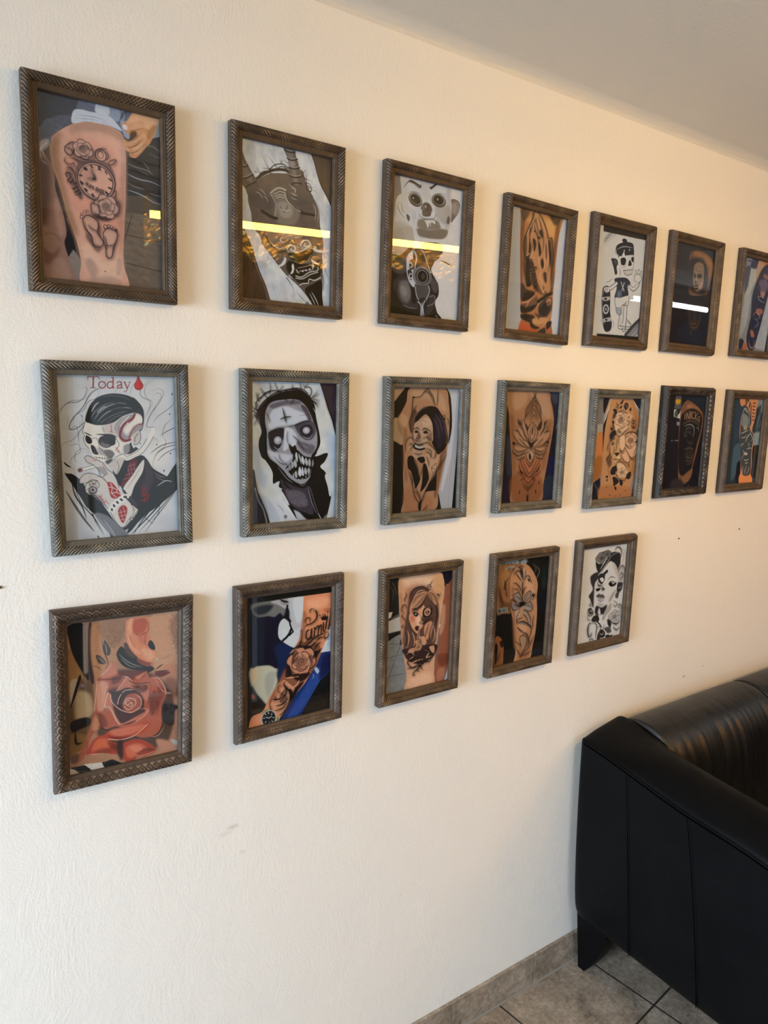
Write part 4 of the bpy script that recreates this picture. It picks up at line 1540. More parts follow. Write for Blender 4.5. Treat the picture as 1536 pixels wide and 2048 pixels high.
ARTS['zombie'] = (270, '''
B598699859
N m22 x119 y109
F384533859 b17.8 a70|38 645 107 701 117 867 197 982 156 1092 76 977 37 791
F401548859 b21.8 a70|801 49 868 161 813 162 747 79
F422569859 b21.8 a70|873 505 1009 623 1014 918 922 817
F364480727 b17.8 a70|116 1146 258 1268 341 1427 197 1397
F487600859 b13.8 a70|31 12 208 7 198 92 109 68
P032019038|795 12 1049 6 1060 624 1021 652 949 409 891 275 845 142
N m60 x8.9 y119 r-6|795 12 1049 6 1060 624 1021 652 949 409 891 275 845 142
S001001001 w9.89|800 16 851 142 897 275 955 409 1021 652
S090071131 w4.94|1010 43 970 293
P016008018|27 873 47 911 76 1107 106 1164 176 1338 227 1476 25 1478
N m60 x8.9 y119 r6|27 873 76 1107 176 1338 227 1476 25 1478
S249276387 w17.8|56 1087 96 1220 146 1308 186 1453
S001001001 w13.8|42 901 76 1107 116 1202 176 1338 217 1470
S001001001 w9.89|46 1096 76 1219 136 1336 171 1452
F001001001|108 427 108 301 198 182 298 135 461 113 608 119 694 173 738 257 750 352 808 620 765 754 898 747 866 834 811 891 879 962 926 1112 951 1213 886 1469 819 1494 598 1486 489 1380 425 1240 341 1111 258 1050 248 928 177 813 107 747 97 609 127 518
F015001001 b11.9 a80|69 337 128 229 207 182 217 245 158 337 108 445
F585686859|890 972 925 1053 950 1193 928 1212 904 1111 868 1001
F584682859|744 773 798 726 876 718 854 746 777 774
S571680859 w8.9 t1|107 545 87 636 117 756 207 889
S571680859 w8.9 t1|157 878 197 926 248 937
F585686859|227 1077 325 1025 320 1082 362 1112 279 1108
S571680859 w7.91 t1|716 267 772 371 795 504
F294329447|177 300 237 218 379 188 524 186 620 240 685 333 718 409 763 523 764 677 700 772 701 887 681 1003 594 1067 487 1023 382 923 299 845 207 768 187 647 187 519 167 409
F531635859 b11.9|207 354 298 263 421 261 525 297 610 343 547 428 422 446 298 464 207 482
F119116179 b11.9|217 245 379 197 545 195 567 231 400 243 258 281
F522633859 b7.91|258 354 339 299 400 317 380 409 298 446 227 464
F537631859 b9.89|525 316 653 334 674 371 547 418 484 390
F067062101 b7.91|567 241 631 259 696 371 675 409 621 334
S170177251 w5.93 t1|421 224 504 242 588 296 674 333
S170177251 w4.94 t1|546 353 621 343 674 371
S236256325 w4.94 t1|258 281 207 354 197 446
S037030050 w5.93 t1|177 309 207 373 217 427
S001001001 w9.89 t1|359 262 385 354 406 428
S001001001 w11.9 t1|329 386 395 367 463 358
S001001001 w6.92 t1|375 298 390 372 401 409
F015012026 b5.93|207 519 319 483 380 483 381 558 360 613 340 669 278 723 227 685 207 611
F067064108 b5.93|505 446 653 399 729 428 752 523 698 599 612 598 548 540
F015012026 b4.94|558 484 611 447 686 447 719 513 676 570 601 569 569 522
S001001001 w7.91 t1|197 528 298 483 380 474
S001001001 w7.91 t1|401 469 505 446 611 409 696 399
E323364495|309 603 43 41
E521632859 s80|306 598 35 33
E505628859 s70|304 594 16 15
E323364495|638 503 43 36
E521632859 s80|636 501 36 32
E505628859 s70|635 501 17 15
S408466638 w5.93 t1|258 658 319 696 371 641
S170180269 w5.93 t1|248 685 309 715 360 669
S408466638 w4.94 t1|590 560 666 589 719 542
F535641859 b5.93|391 483 463 484 527 559 527 634 485 671 443 633 423 689 371 707 381 595
S517636859 w7.91 t1|437 521 464 577 490 643
F001001001|433 642 475 671 506 653 528 710 507 748 475 747 449 708
S067064101 w5.93 t1|422 502 412 577 433 652
F505583790 b9.89|197 703 299 733 402 745 475 766 423 821 340 837 248 788
F119122188 b9.89|527 616 655 637 743 676 700 752 613 731 549 673
S303341487 w5.93 t1|527 578 591 655 678 694
S303341487 w4.94 t1|506 559 591 579 699 676
S015012024 w7.91 t1|474 549 548 616 613 712
S078076119 w5.93 t1|319 734 340 800 423 859
S058055091 w9.89 t1 b2.97|258 760 340 837 423 859
F001001001|486 719 528 701 614 769 700 791 744 840 723 927 659 1002 551 1016 487 985 424 925 402 886 476 813
F505583758|523 729 539 786 531 834 509 767
F408466600|549 739 576 797 582 854 555 787
F538622801|592 769 619 827 609 865 582 816
F437508657|635 789 657 838 647 876 623 827
F359407520|679 800 695 848 679 887 659 838
F280313401|717 811 728 859 707 887
F333376495|476 823 497 861 476 899 460 850
F408466609|507 804 529 862 513 890 492 842
F253281372|444 850 465 889 450 917 429 887
F253281372|418 887 439 911 424 935 408 906
F573664859|561 882 583 931 572 988 545 958 550 911
F538622801|593 884 609 932 610 980 583 960
F449515657|625 894 647 924 642 972 617 942
F408466600|524 929 535 987 514 995 503 947
F359407529|487 947 498 985 482 994
F359407529|669 896 685 925 675 964 653 934
S294329479 w6.92 t1|382 923 445 992 508 1024 594 1038
S170180269 w5.93 t1|701 907 680 983 616 1029
E533636859|637 991 7 5
E533636859|669 973 7 5
E533636859|594 1009 5 5
E533636859|551 1016 5 5
E294329479|508 1005 6 5
S119122188 w7.91 t1|530 1035 595 1086 648 1050
F037032058 b7.91|340 1007 466 1070 595 1115 682 1100 705 1258 729 1397 619 1370 489 1302 404 1182
F105104160 b13.8|403 1115 509 1130 617 1174 662 1294 553 1307 446 1242
N m45 x13.8 y13.8|340 1007 466 1070 682 1100 729 1397 619 1370 489 1302
S001001004 w13.8 t1|340 941 403 1067 477 1128
S280307447 w5.93 t1|309 874 403 991 487 1052
S280307447 w5.93 t1|660 1099 705 1258 773 1401
S170180269 w4.94 t1|692 1100 738 1260 818 1454
S505583780 w9.89 t1|351 1150 393 1238 468 1340
S505583780 w7.91 t1|362 1217 383 1199 352 1274
F556658859 b3.95|279 1269 320 1234 404 1316 489 1400 576 1475 405 1471
F437508697 b5.93|478 1340 554 1365 619 1429 685 1483 576 1475 511 1401
F001001004|425 1279 489 1331 533 1442 489 1380
S097110152 w4.94 t1|300 1261 352 1312 383 1363
S571680859 w6.92 t1|784 1391 818 1444 841 1495
S571680859 w5.93 t1|874 1428 864 1467 897 1409
S280307447 w5.93 t1|532 1422 576 1465 598 1476
E001001004|399 1403 19 20
E556658859|399 1403 14 15
S001001004 w6.92|399 1389 399 1416
S001001004 w6.92|387 1402 412 1403
S001001001 w27.7|108 301 198 200 298 144 420 114 545 102 651 146 705 211
S008003009 w11.9|69 373 108 265 198 173 298 117 420 87 545 84 640 128 694 183
S008003009 w9.89|118 184 178 120 278 99 359 116 461 76 576 74 651 118
S008003009 w8.9|79 301 69 229 138 156 227 109
S008003009 w8.9|629 54 682 62 693 117 662 165 705 192 748 220
S008003009 w7.91 t2|217 137 227 64 213 6
S008003009 w7.91 t2|318 107 288 54 267 0
S008003009 w7.91 t2|576 83 565 37 549 -4
S008003009 w7.91 t2|618 72 607 45 597 18
S008003009 w7.91 t2|618 54 639 35 650 7
S008003009 w6.92 t2|482 76 471 49 477 30
S008003009 w7.91 t2|308 117 348 70 369 42
S008003009 w6.92 t2|168 129 128 94 109 72
S008003009 w7.91 t2|108 211 79 158 65 113
S008003009 w6.92 t2|79 202 89 148 99 121
S008003009 w7.91 t2|198 182 148 129 123 121
S008003009 w7.91 t2|699 164 736 126 763 88
S008003009 w7.91 t2|694 164 737 144 785 115
S008003009 w7.91 t2|705 173 748 182 791 191
S008003009 w7.91 t2|716 192 748 229 781 257
S008003009 w7.91 t2|694 183 737 210 786 219
S008003009 w7.91 t2|79 301 40 275 30 248
S008003009 w7.91 t2|79 337 44 355 29 382
S008003009 w7.91 t2|88 373 59 418 39 445
S008003009 w8.9|35 301 69 328 108 310 78 373 49 337
S008003009 w6.92|50 221 89 247 59 283 108 301
S042001001 w11.9 t1 a70|128 247 108 337 118 427
S008003009 w6.92 t1|338 152 379 170 421 206
S008003009 w6.92 t1|503 149 483 186 441 242
''')
ARTS['laugh'] = (230, '''
B001001001
P357416571|777 -1 1055 -6 1036 629 939 1482 779 1479 721 1244 803 906 831 718 898 438 855 159
P468561783 b14.6|851 67 997 64 909 815 781 1248 756 1228 854 681
L242280381 w4.16|971 28 897 1101 877 1477
P001001001|1031 8 1056 8 1065 1491 939 1482 983 818
P001001001|657 1470 721 1264 778 1469 743 1496
F001001001|753 0 826 39 867 140 896 382 890 531 854 672 856 437 820 177
F402310278|31 13 128 11 45 139 30 183
F402290239|139 11 194 10 130 95 45 166 44 131
P001001001|194 10 293 8 240 84 62 385 35 376 35 183
F367290223|35 385 105 359 174 484 179 628 157 663 101 635 40 589
F242174116 b12.5 a80|94 377 151 448 166 574 108 484
F362217148|282 8 753 0 839 196 859 381 848 550 838 718 793 953 721 1244 669 1461 204 1490 209 1286 190 1009 194 791 173 610 175 502 105 377 210 182
F451326255 b31.2 a80|283 39 544 35 733 87 812 270 740 270 548 143 342 127
F231114065 b20.8 a80|184 431 244 575 217 792 259 1068 214 1066 189 791
F310152089 b31.2 a80|239 1159 496 1268 639 1315 597 1446 248 1457
F491358267 b14.6 a70|105 359 169 306 238 378 196 467
F143065040 b14.6 a80|759 716 807 718 728 1131 687 1319 648 1240 699 996
S001001001 w10.4|308 119 299 181 292 306 261 414 298 522
E001001001|314 121 18 12
S001001001 w8.32|319 123 409 109 464 54 509 22 556 62 599 116 632 215
S001001001 w8.32 t1|464 63 510 54 570 107 620 206
S001001001 w7.28 t1|665 6 664 142 656 224
F028013017 b10.4 a80|292 306 346 253 371 324 330 450 299 540 262 450
S001001001 w7.28 t1|367 208 324 253 314 306
E001001001|781 372 14 11
S001001001 w6.24 t1|816 353 842 400 831 437
S001001001 w6.24 t1|743 325 779 335 769 381
F001001004|351 414 338 342 425 252 528 220 644 229 718 298 781 381 823 512 846 625 807 718 737 772 690 789 640 713 589 619 608 509 581 398 532 334 485 316 418 361
F010007027 b8.32|626 362 747 436 802 586 711 715 648 620
S079069124 w7.28 t1|624 307 710 399 752 548
S079069124 w6.24 t1|602 343 677 454 707 622
S079069124 w6.24 t1|695 307 783 437 814 586
S134076065 w7.28 t1|771 437 825 568 806 680
S242174165 w5.2 t1|351 396 338 351 426 261 539 225
F429315267|331 468 351 414 441 361 532 343 593 416 609 518 613 619 567 646 499 709 479 801 411 835 330 805 315 704 301 613 310 522
F491381328 b8.32|441 379 545 370 582 435 491 470
F184108082 b8.32 a85|517 562 597 527 601 619 555 646
S001001001 w7.28|331 468 311 549 324 613 315 704
S001001001 w9.36 t1|331 486 376 469 411 497
S001001001 w10.4 t1|445 497 491 479 585 517
F010005008|343 505 383 501 395 524 355 532
F010005008|469 516 515 507 539 535 481 539
S092050044 w6.24 t1|374 415 398 460
S092050044 w6.24 t1|419 406 433 461
S242120102 w6.24 t1|373 397 441 379 535 416
S001001001 w8.32 t1|411 506 380 578 358 614 404 624 449 607
F134076065 b5.2|400 515 437 579 415 606 369 605
S001001001 w6.24 t1|449 598 506 580 565 600 601 619
F001001001|325 640 405 670 497 654 522 700 454 735 362 723 327 695
F445466519|354 664 417 684 486 672 499 695 430 712 361 696
L028018020 w4.16|388 671 390 706
L028018020 w4.16|417 677 418 710
L028018020 w4.16|446 678 449 709
L028018020 w4.16|472 673 476 705
S001001001 w8.32 t1|313 631 405 661 520 636
S242132124 w8.32 t1|339 732 420 748 511 719
S001001001 w7.28 t1|329 759 409 780 478 755
F429280213|234 611 289 576 336 632 326 668 269 648 304 704 284 776 239 793 215 719
S001001001 w7.28|221 737 223 629 289 576 342 641
S001001001 w6.24 t1|247 666 302 649 326 677
S001001001 w6.24 t1|227 756 282 721 304 685
F362213140|216 755 293 721 273 794 253 884 243 920 213 846
F451315244|474 662 520 645 616 703 653 741 633 843 714 790 694 883 675 995 604 1020 505 885 502 783 559 748 499 709
S001001001 w8.32|486 663 532 645 622 708 647 741
S001001001 w7.28 t1|499 709 570 730 595 767 574 841
S001001001 w7.28 t1|513 765 559 766 621 843
S001001001 w7.28 t1|514 802 551 859 566 934
S001001001 w7.28 t1|653 741 655 807 633 843
F001001001|251 811 318 795 366 870 417 1020 442 1078 377 1186 351 1110 301 978 255 930
F323189124|342 824 411 844 481 856 484 931 441 1040 392 945
S001001001 w8.32 t1|342 814 391 927 436 1068
S001001001 w7.28 t1|505 876 462 976 436 1059
F001001001|482 893 530 914 570 1047 560 1103 516 1175 448 1227 467 1116 474 986
F001001001 b3.12|388 825 479 810 505 866 447 883
P001001001|696 940 688 1034 684 1223 588 1227 518 1232 585 1123 664 1033
S001001001 w9.36 t1|725 772 741 866 697 959 607 1086 518 1232 464 1351
S001001001 w7.28 t1|807 718 811 812 755 904 698 987
L001001001 w6.24|671 892 601 945 628 1021 685 958 671 892
L001001001 w5.2|601 945 662 966
S001001001 w8.32 t1|243 920 304 1070 342 1184 368 1279 441 1377 456 1464
S001001001 w8.32 t1|279 977 328 1090 318 1145
S001001001 w8.32 t1|376 1167 426 1264 463 1341
F001001001|440 1340 474 1323 466 1417 444 1472 418 1395
S001001001 w7.28 t1|539 1177 485 1305 464 1360
S092042027 w6.24 t1|354 1203 426 1264 439 1321
S001001001 w6.24 t1|559 1386 525 1431 479 1456
''')
ARTS['lotus'] = (200, '''
B001001011
F003010037 b22.4|770 10 1084 19 1086 436 947 437 897 202
F028041098 b8.96|839 27 1044 30 948 173
F048025028 b8.96|981 361 1052 379 1059 723 1043 1109 1025 1206 990 722
F223168229 b6.72|990 446 1058 436 1050 493 981 493
F001001056 b13.4|866 864 993 895 1013 1089 876 1104 839 1007
F009019056 b13.4|852 1141 1021 1167 1022 1460 787 1457
F012025067 b15.7|88 604 165 623 192 806 203 1082 125 1061
F001001001|52 6 89 5 124 586 76 604 81 1447 68 1437
F001001028 b8.96|71 1169 209 1156 246 1456 69 1456
F311175112|83 10 741 -12 850 138 914 305 932 418 911 626 877 835 844 1055 809 1255 768 1475 248 1475 229 1175 200 897 152 623 111 352
F416286229 b44.8 a80|404 22 717 12 840 175 874 381 692 308 597 144
F453315240 b33.6 a70|154 47 406 40 368 186 197 261
F223101046 b26.9 a85|114 316 208 387 235 715 284 992 228 1083 172 714
F212078033 b33.6 a85|241 1083 743 1138 745 1445 270 1439
F223104056 b26.9 a70|784 438 903 399 866 721 826 1006 758 1004
F334116056 b33.6 a70|327 900 722 908 695 1193 377 1181
S008003006 w7.84 t1|507 18 552 81 541 99
S008003006 w7.84 t1|585 16 538 72 528 109
S008003006 w5.6|545 4 554 72
S008003006 w7.84|395 349 393 258 445 184 540 90 627 180 675 271 682 345
S008003006 w6.72|541 99 470 183 414 276 401 349
S008003006 w6.72|549 118 642 198 665 308
S008003006 w8.96|390 440 384 367 453 275 544 136 589 199 684 364 700 392
S008003006 w6.72 t1|424 385 480 293 542 182 611 291 666 383
S008003006 w6.72 t1|466 421 502 320 543 237 602 337 636 420
S008003006 w6.72 t1|501 384 547 310 593 383
E008003006|540 377 7 6
E008003006|516 404 7 6
E008003006|569 404 7 6
F025014021 b8.96|388 422 443 458 474 513 436 523
F025014021 b8.96|699 382 708 475 659 522 628 476
F396240170|543 412 631 513 615 625 543 699 469 606 449 523 493 440
S008003006 w8.96|543 412 631 513 615 625 537 704 469 606 449 523 493 440 543 412
S008003006 w6.72|543 439 593 522 574 606 532 652 500 587 506 504 543 439
F008003006|546 467 566 522 543 578 528 532
S545391323 w5.6 t1|544 481 556 522 541 564
F396240170|360 386 422 513 471 624 403 587 344 495
F396240170|741 401 698 513 615 625 692 588 738 513
S008003006 w8.96 t1|358 367 339 441 401 569 486 643
S008003006 w8.96 t1|740 391 759 457 691 578 604 643
F411257188|250 441 344 495 403 587 489 680 520 736 384 661 285 550
F411257188|813 456 772 588 698 653 572 727 642 625 728 550
S008003006 w8.96 t1|250 441 283 532 380 624 505 717
S008003006 w8.96 t1|250 441 357 504 402 578 460 652
S008003006 w8.96 t1|820 456 795 550 709 635 572 727
S008003006 w8.96 t1|820 456 739 522 679 597
F371222152|187 514 283 532 355 624 465 698 520 736 362 707 240 623
F371222152|882 531 830 626 728 691 585 727 671 653 769 560
S008003006 w8.96 t1|180 505 212 587 309 688 416 735 521 745
S008003006 w8.96 t1|181 514 283 532 327 596
S008003006 w8.96 t1|881 527 857 626 731 720 586 737
S008003006 w8.96 t1|882 531 793 531 756 560
S008003006 w7.84 t1|289 605 413 698 520 736
S008003006 w7.84 t1|760 607 674 681 572 727
F453305229|408 642 475 671 520 736 439 698
F453305229|657 644 606 672 559 727 648 691
S008003006 w10.1 t1|389 642 461 661 528 745
S008003006 w10.1 t1|669 634 593 671 541 746
F008003006 b4.48|460 643 528 680 591 653 535 755
S008003006 w8.96 t1|256 369 310 404 329 477
S008003006 w8.96 t1|805 372 756 419 748 475
F025014021 b3.36|258 387 312 423 315 459 275 432
F025014021 b3.36|794 400 772 447 741 475 757 428
E008003006|214 682 23 22
E008003006|841 673 27 17
S008003006 w7.84 t1|199 732 246 687 298 706
S008003006 w7.84 t1|862 683 825 720 783 701
F371222152|212 742 339 734 444 754 421 791 293 798
F371222152|801 749 680 747 601 756 658 794 766 805
S008003006 w10.1 t1|198 723 292 789 394 781 470 754
S008003006 w10.1 t1|814 749 738 795 657 785 601 756
S008003006 w10.1 t1|230 806 310 844 397 818 448 800
S008003006 w10.1 t1|780 815 716 842 647 822 612 803
S008003006 w11.2 t1|289 899 377 883 440 856
S008003006 w11.2 t1|774 891 693 889 624 859
S008003006 w6.72|213 751 204 797 271 834 288 890
S008003006 w6.72|814 749 806 806 770 852 774 891
F453305229|445 772 495 750 530 773 588 755 618 793 586 877 532 942 467 866
S008003006 w7.84|445 772 495 750 530 773 588 755 618 793 586 877 532 942 467 866 445 772
S008003006 w7.84 t1|477 763 475 810 510 773
S008003006 w7.84 t1|589 765 593 812 550 774
F025014021|520 811 552 867 530 914 498 857
F371150079|379 901 485 922 536 989 603 925 695 908 629 1058 529 1130 442 1033
S008003006 w8.96|353 901 415 1014 529 1130 627 1039 708 908
S008003006 w7.84|392 901 467 1015 528 1083 598 1010 655 907
S008003006 w7.84|443 893 530 989 601 896
S008003006 w7.84 t1|330 928 364 1031 503 1129
S008003006 w7.84 t1|725 946 680 1040 556 1131
S008003006 w6.72 t1|302 1048 369 1087 478 1138
S008003006 w6.72 t1|748 1042 686 1097 570 1141
F008003006|351 1031 392 1051 408 1088 368 1069
F008003006|716 994 668 1049 657 1078 695 1050
S008003006 w7.84|416 1183 440 1155 523 1206 598 1161 628 1200 580 1255 518 1300 448 1250 416 1183
S008003006 w6.72 t1|456 1194 488 1251 517 1281
S008003006 w6.72 t1|588 1199 554 1254 523 1281
S008003006 w7.84 t1|377 1181 400 1144 451 1137
S008003006 w7.84 t1|668 1192 623 1143 571 1151
S008003006 w6.72|517 1215 527 1367
F008003006|374 1294 385 1332 377 1360 367 1331
F008003006|671 1297 684 1336 676 1365 662 1335
F008003006|721 1185 732 1214 725 1233 714 1213
S008003006 w7.84 t1|485 1365 526 1386 557 1359
F008003006|524 1367 546 1435 529 1482 508 1423
''')
ARTS['lion'] = (180, '''
B239247321
P181204295|75 11 186 13 187 376 77 386
P333382502|77 386 201 376 217 505 82 550
F001001013|172 13 327 14 293 83 234 175 212 230 180 194
P484359247 b4.81|299 19 328 19 228 248 187 376 193 303 257 138
F531238099|77 568 201 495 230 615 240 819 219 1126 86 1186
F356151045 b16.8|66 889 229 847 220 1136 85 1177
P003009036|62 1223 221 1145 277 1497 78 1485
L239348689 w4.81|104 1224 251 1401
F001003020|761 0 1063 -3 1043 78 963 165 876 81
L439509689 w19.2|792 8 963 165
P191216321|979 165 1058 78 1053 374 1022 374
F001002016 b9.62|1076 992 1038 1167 943 1496 1115 1506 1110 1013
F001001013|328 19 370 18 277 303 245 505 250 671 252 801 227 708 201 376 264 193
P550626818|328 19 356 18 249 303 202 385 221 303
F484280160|369 9 761 0 898 128 1020 355 1064 623 1074 866 1066 1031 973 1145 922 1338 911 1485 261 1487 246 1231 253 931 241 708 243 486 285 248
F356161048 b28.9 a80|798 55 981 298 1041 623 939 431 845 185
F601418295 b36.1 a80|441 246 696 187 818 431 753 620 505 524
F396180086 b28.9 a85|264 1269 904 1318 894 1474 274 1468
F356151045 b24 a80|940 892 1059 865 1048 1011 958 1145 897 1142
F239124086 b19.2 a60|349 431 457 375 676 488 612 676 412 710 346 877 470 1183 360 990
R689523406 d052027036 r15|582 328 122 190
R682509376 d084044045 r40|753 280 57 89
F703537421|464 431 609 422 691 375 728 431 596 553 504 515
S010003010 w9.62|426 357 421 431 500 487
S010003010 w9.62|503 506 581 553 676 488 733 469 788 431
S010003010 w8.41 t1|525 450 639 431 721 375
S010003010 w7.21 t1|528 245 578 291 647 263
R661456348 d028016028 r60|843 621 125 196
S010003010 w10.8|705 715 703 582 782 497 919 507 1039 604
F689523406|585 581 683 544 708 620 707 724 653 771 594 713
S010003010 w8.41|586 591 587 713 669 776 714 724
F661456348|738 734 918 727 1052 701 1049 797 906 872 812 841
S010003010 w9.62|738 734 843 851 922 877 1049 797
S010003010 w7.21 t1|936 863 955 776 1008 719
S078056079 w24 b7.21 a80|844 861 942 911 1042 855
F661456348|658 809 728 772 848 889 825 947 716 915
S010003010 w9.62|654 837 732 920 833 947 857 899
F531359224|401 617 479 552 573 600 608 760 638 884 554 920 462 880 405 766
S010003010 w10.8 t1|372 617 426 589 485 599
S010003010 w12 t1|405 654 448 645 479 664
E010003010|437 673 23 13
S010003010 w8.41 t1|510 562 524 674 530 721 510 796
S010003010 w7.21 t1|555 571 546 618 582 675
F010003010|496 801 553 793 612 794 573 835 544 840
S010003010 w9.62 t1|551 835 550 882 464 894
S010003010 w9.62 t1|557 882 625 894 659 875
S010003010 w9.62 t1|383 710 395 804 462 880
S132070056 w10.8 t1|468 692 477 768 455 824
E634509406|591 864 44 25
S028016024 w10.8 t1|393 785 358 859 323 924
S028016024 w10.8 t1|429 851 394 916 355 953
S028016024 w10.8 t1|464 899 415 973 391 1010
S028016024 w8.41 t1|360 635 326 709 333 765
F531359224 b3.61|465 909 568 911 575 968 504 985
F011009020|477 1003 563 987 576 1092 477 1117 434 1068
F011009020|496 1156 554 1148 651 1219 541 1282 519 1223
F011009020|662 1191 742 1233 720 1290 671 1259
F011009020|803 1119 904 1084 902 1181 827 1188
F011009020|556 1282 604 1313 594 1351 560 1321
R689523406 d052027036 r0|701 1087 89 138
F689523406|559 958 631 941 771 993 684 1010 596 1016
S010003010 w8.41|566 1016 572 940 674 933 788 1003
S010003010 w9.62|586 1054 580 1121 677 1192 769 1205 822 1149
S010003010 w8.41 t1|803 1004 844 976 867 1035
F011011024|536 79 588 31 605 49 567 96
F011011024|530 143 570 115 587 133 546 162
F019016032|622 123 652 72 713 85 720 140 666 178
F011011024|389 173 445 163 478 190 470 246 424 219
S484326247 w6.01 t1|640 95 688 122 693 159
F011011024|388 339 438 338 429 376 392 366
F011011024|364 431 407 431 412 478 374 459
F011011024 b3.61|361 524 440 468 504 515 425 580 369 589
S011011024 w9.62 t1|397 237 405 302 436 320
S011011024 w10.8 t1|447 62 483 116 523 88
S011011024 w9.62 t1|428 136 486 144 504 171
S011011024 w10.8 t1|747 177 781 149 773 205
F011011024|754 177 794 139 793 186
S011011024 w13.2 t1|815 299 865 336 922 308
S011011024 w13.2 t1|807 346 870 374 926 336
S011011024 w13.2 t1|812 384 877 422 946 374
S011011024 w13.2 t1|824 422 894 441 953 422
S011011024 w7.21|858 280 886 431
F019016032 b3.61|946 488 1002 450 1025 508 986 555
F011011024|953 651 1022 594 1014 652
F011011024 b3.61|978 835 1031 778 1063 836 1028 865
F011011024|334 1131 390 1123 381 1161
F011011024|355 1188 389 1171 386 1208
E078041036|382 1294 12 8
E078041036|469 1412 15 10
E078041036|603 1429 13 9
E078041036|699 1420 15 10
E078041036|819 1363 14 9
F001001003 b3.61 a85|409 219 456 246 448 301 403 283
F001001003 b4.81 a70|525 450 617 487 593 525 516 496
F001001003 b4.81 a70|728 658 810 716 916 718 829 745 734 706
F001001003 b4.81 a60|604 732 655 780 728 772 689 819 627 799
F001001003 b7.21 a60|370 598 452 561 510 562 456 599 404 645
S001001003 w7.21 t1|496 218 550 189 638 188 701 225
S001001003 w7.21 t1|419 302 412 357 448 413
S001001003 w7.21 t1|711 300 763 356 756 412
S001001003 w9.62 t1 b2.4|498 938 563 987 538 1024
F001001003 b7.21 a60|318 877 397 822 440 936 389 991
S001001003 w8.41 t1|944 584 1013 642 1039 720
F239112061 b16.8 a50|956 336 1030 431 1057 623 989 575
''')
ARTS['letters'] = (170, '''
B001001012
F001013045 b38|433 11 1137 5 1174 601 1041 600 944 223 666 97
P070096151 b6.34|234 11 371 8 387 211 218 204
F554331012 b5.07|243 69 351 76 356 112 299 140 243 123
P507635750|213 218 282 221 297 321 385 248 395 357 221 321
F049071094|246 240 283 230 322 284 306 330 242 312
L507635750 w17.8|377 243 378 348
P227310459 b5.07|310 403 386 402 394 453 317 448
L227310459 w10.1|215 680 245 681
L227310459 w10.1|298 679 383 680
F172086056|506 82 634 98 805 169 950 261 983 354 976 505 926 694 866 920 805 1147 762 1279 645 1350 493 1287 428 966 385 595 379 357 398 184
F340182117 b20.3 a80|546 136 773 170 954 279 899 242 714 198 556 200
F001001009 b12.7|429 284 589 209 751 225 947 336 959 505 893 693 836 939 773 1146 529 1213 428 966 401 595 400 393
F227114068 b12.7 a80|741 1145 835 1129 765 1298 574 1300 624 1216
S009006006 w15.2|445 283 561 227 684 208 816 234 944 317
L340232170 w16.5|499 283 506 356
L340232170 w16.5|543 264 553 356
L340232170 w13.9|543 264 613 356
L340232170 w16.5|603 245 619 347
L340232170 w16.5|642 240 656 346
S340232170 w15.2|723 253 677 263 689 337 735 346
L340232170 w15.2|763 253 770 364
L340232170 w12.7|822 271 774 318 843 392
S340232170 w13.9|887 317 856 327 853 355 891 373 878 411
S125091081 w10.1|468 430 618 384 780 402 904 467
S227232269 w17.8 t1|505 467 626 439 742 467 774 561 754 635
S086080094 w12.7 t1|589 597 564 541 602 485 715 495
S049045056 w15.2|614 560 676 551 716 598
S125114125 w11.4 t1|535 559 544 615 607 615
S227232269 w11.4 t1|810 486 876 495 884 542
S049045056 w17.8 t1|601 671 705 729 760 673
S125091081 w11.4 t1|561 820 684 794 817 825
S125091081 w10.1 t1|599 858 643 934 787 937 790 852
L125091081 w7.61|645 849 664 916
L125091081 w7.61|691 841 712 917
L125091081 w7.61|740 842 755 918
S086057056 w10.1 t1|585 970 717 1002 839 958
S086057056 w10.1 t1|661 1047 754 1031 797 995
S340182117 w10.1 t1|966 354 952 562 866 920 782 1204
F026019036 b20.3|321 1279 538 1270 652 1389 466 1417 291 1390
F074075094 b5.07|732 1393 778 1376 771 1433 708 1439
N m30 x25.4 y25.4
''')
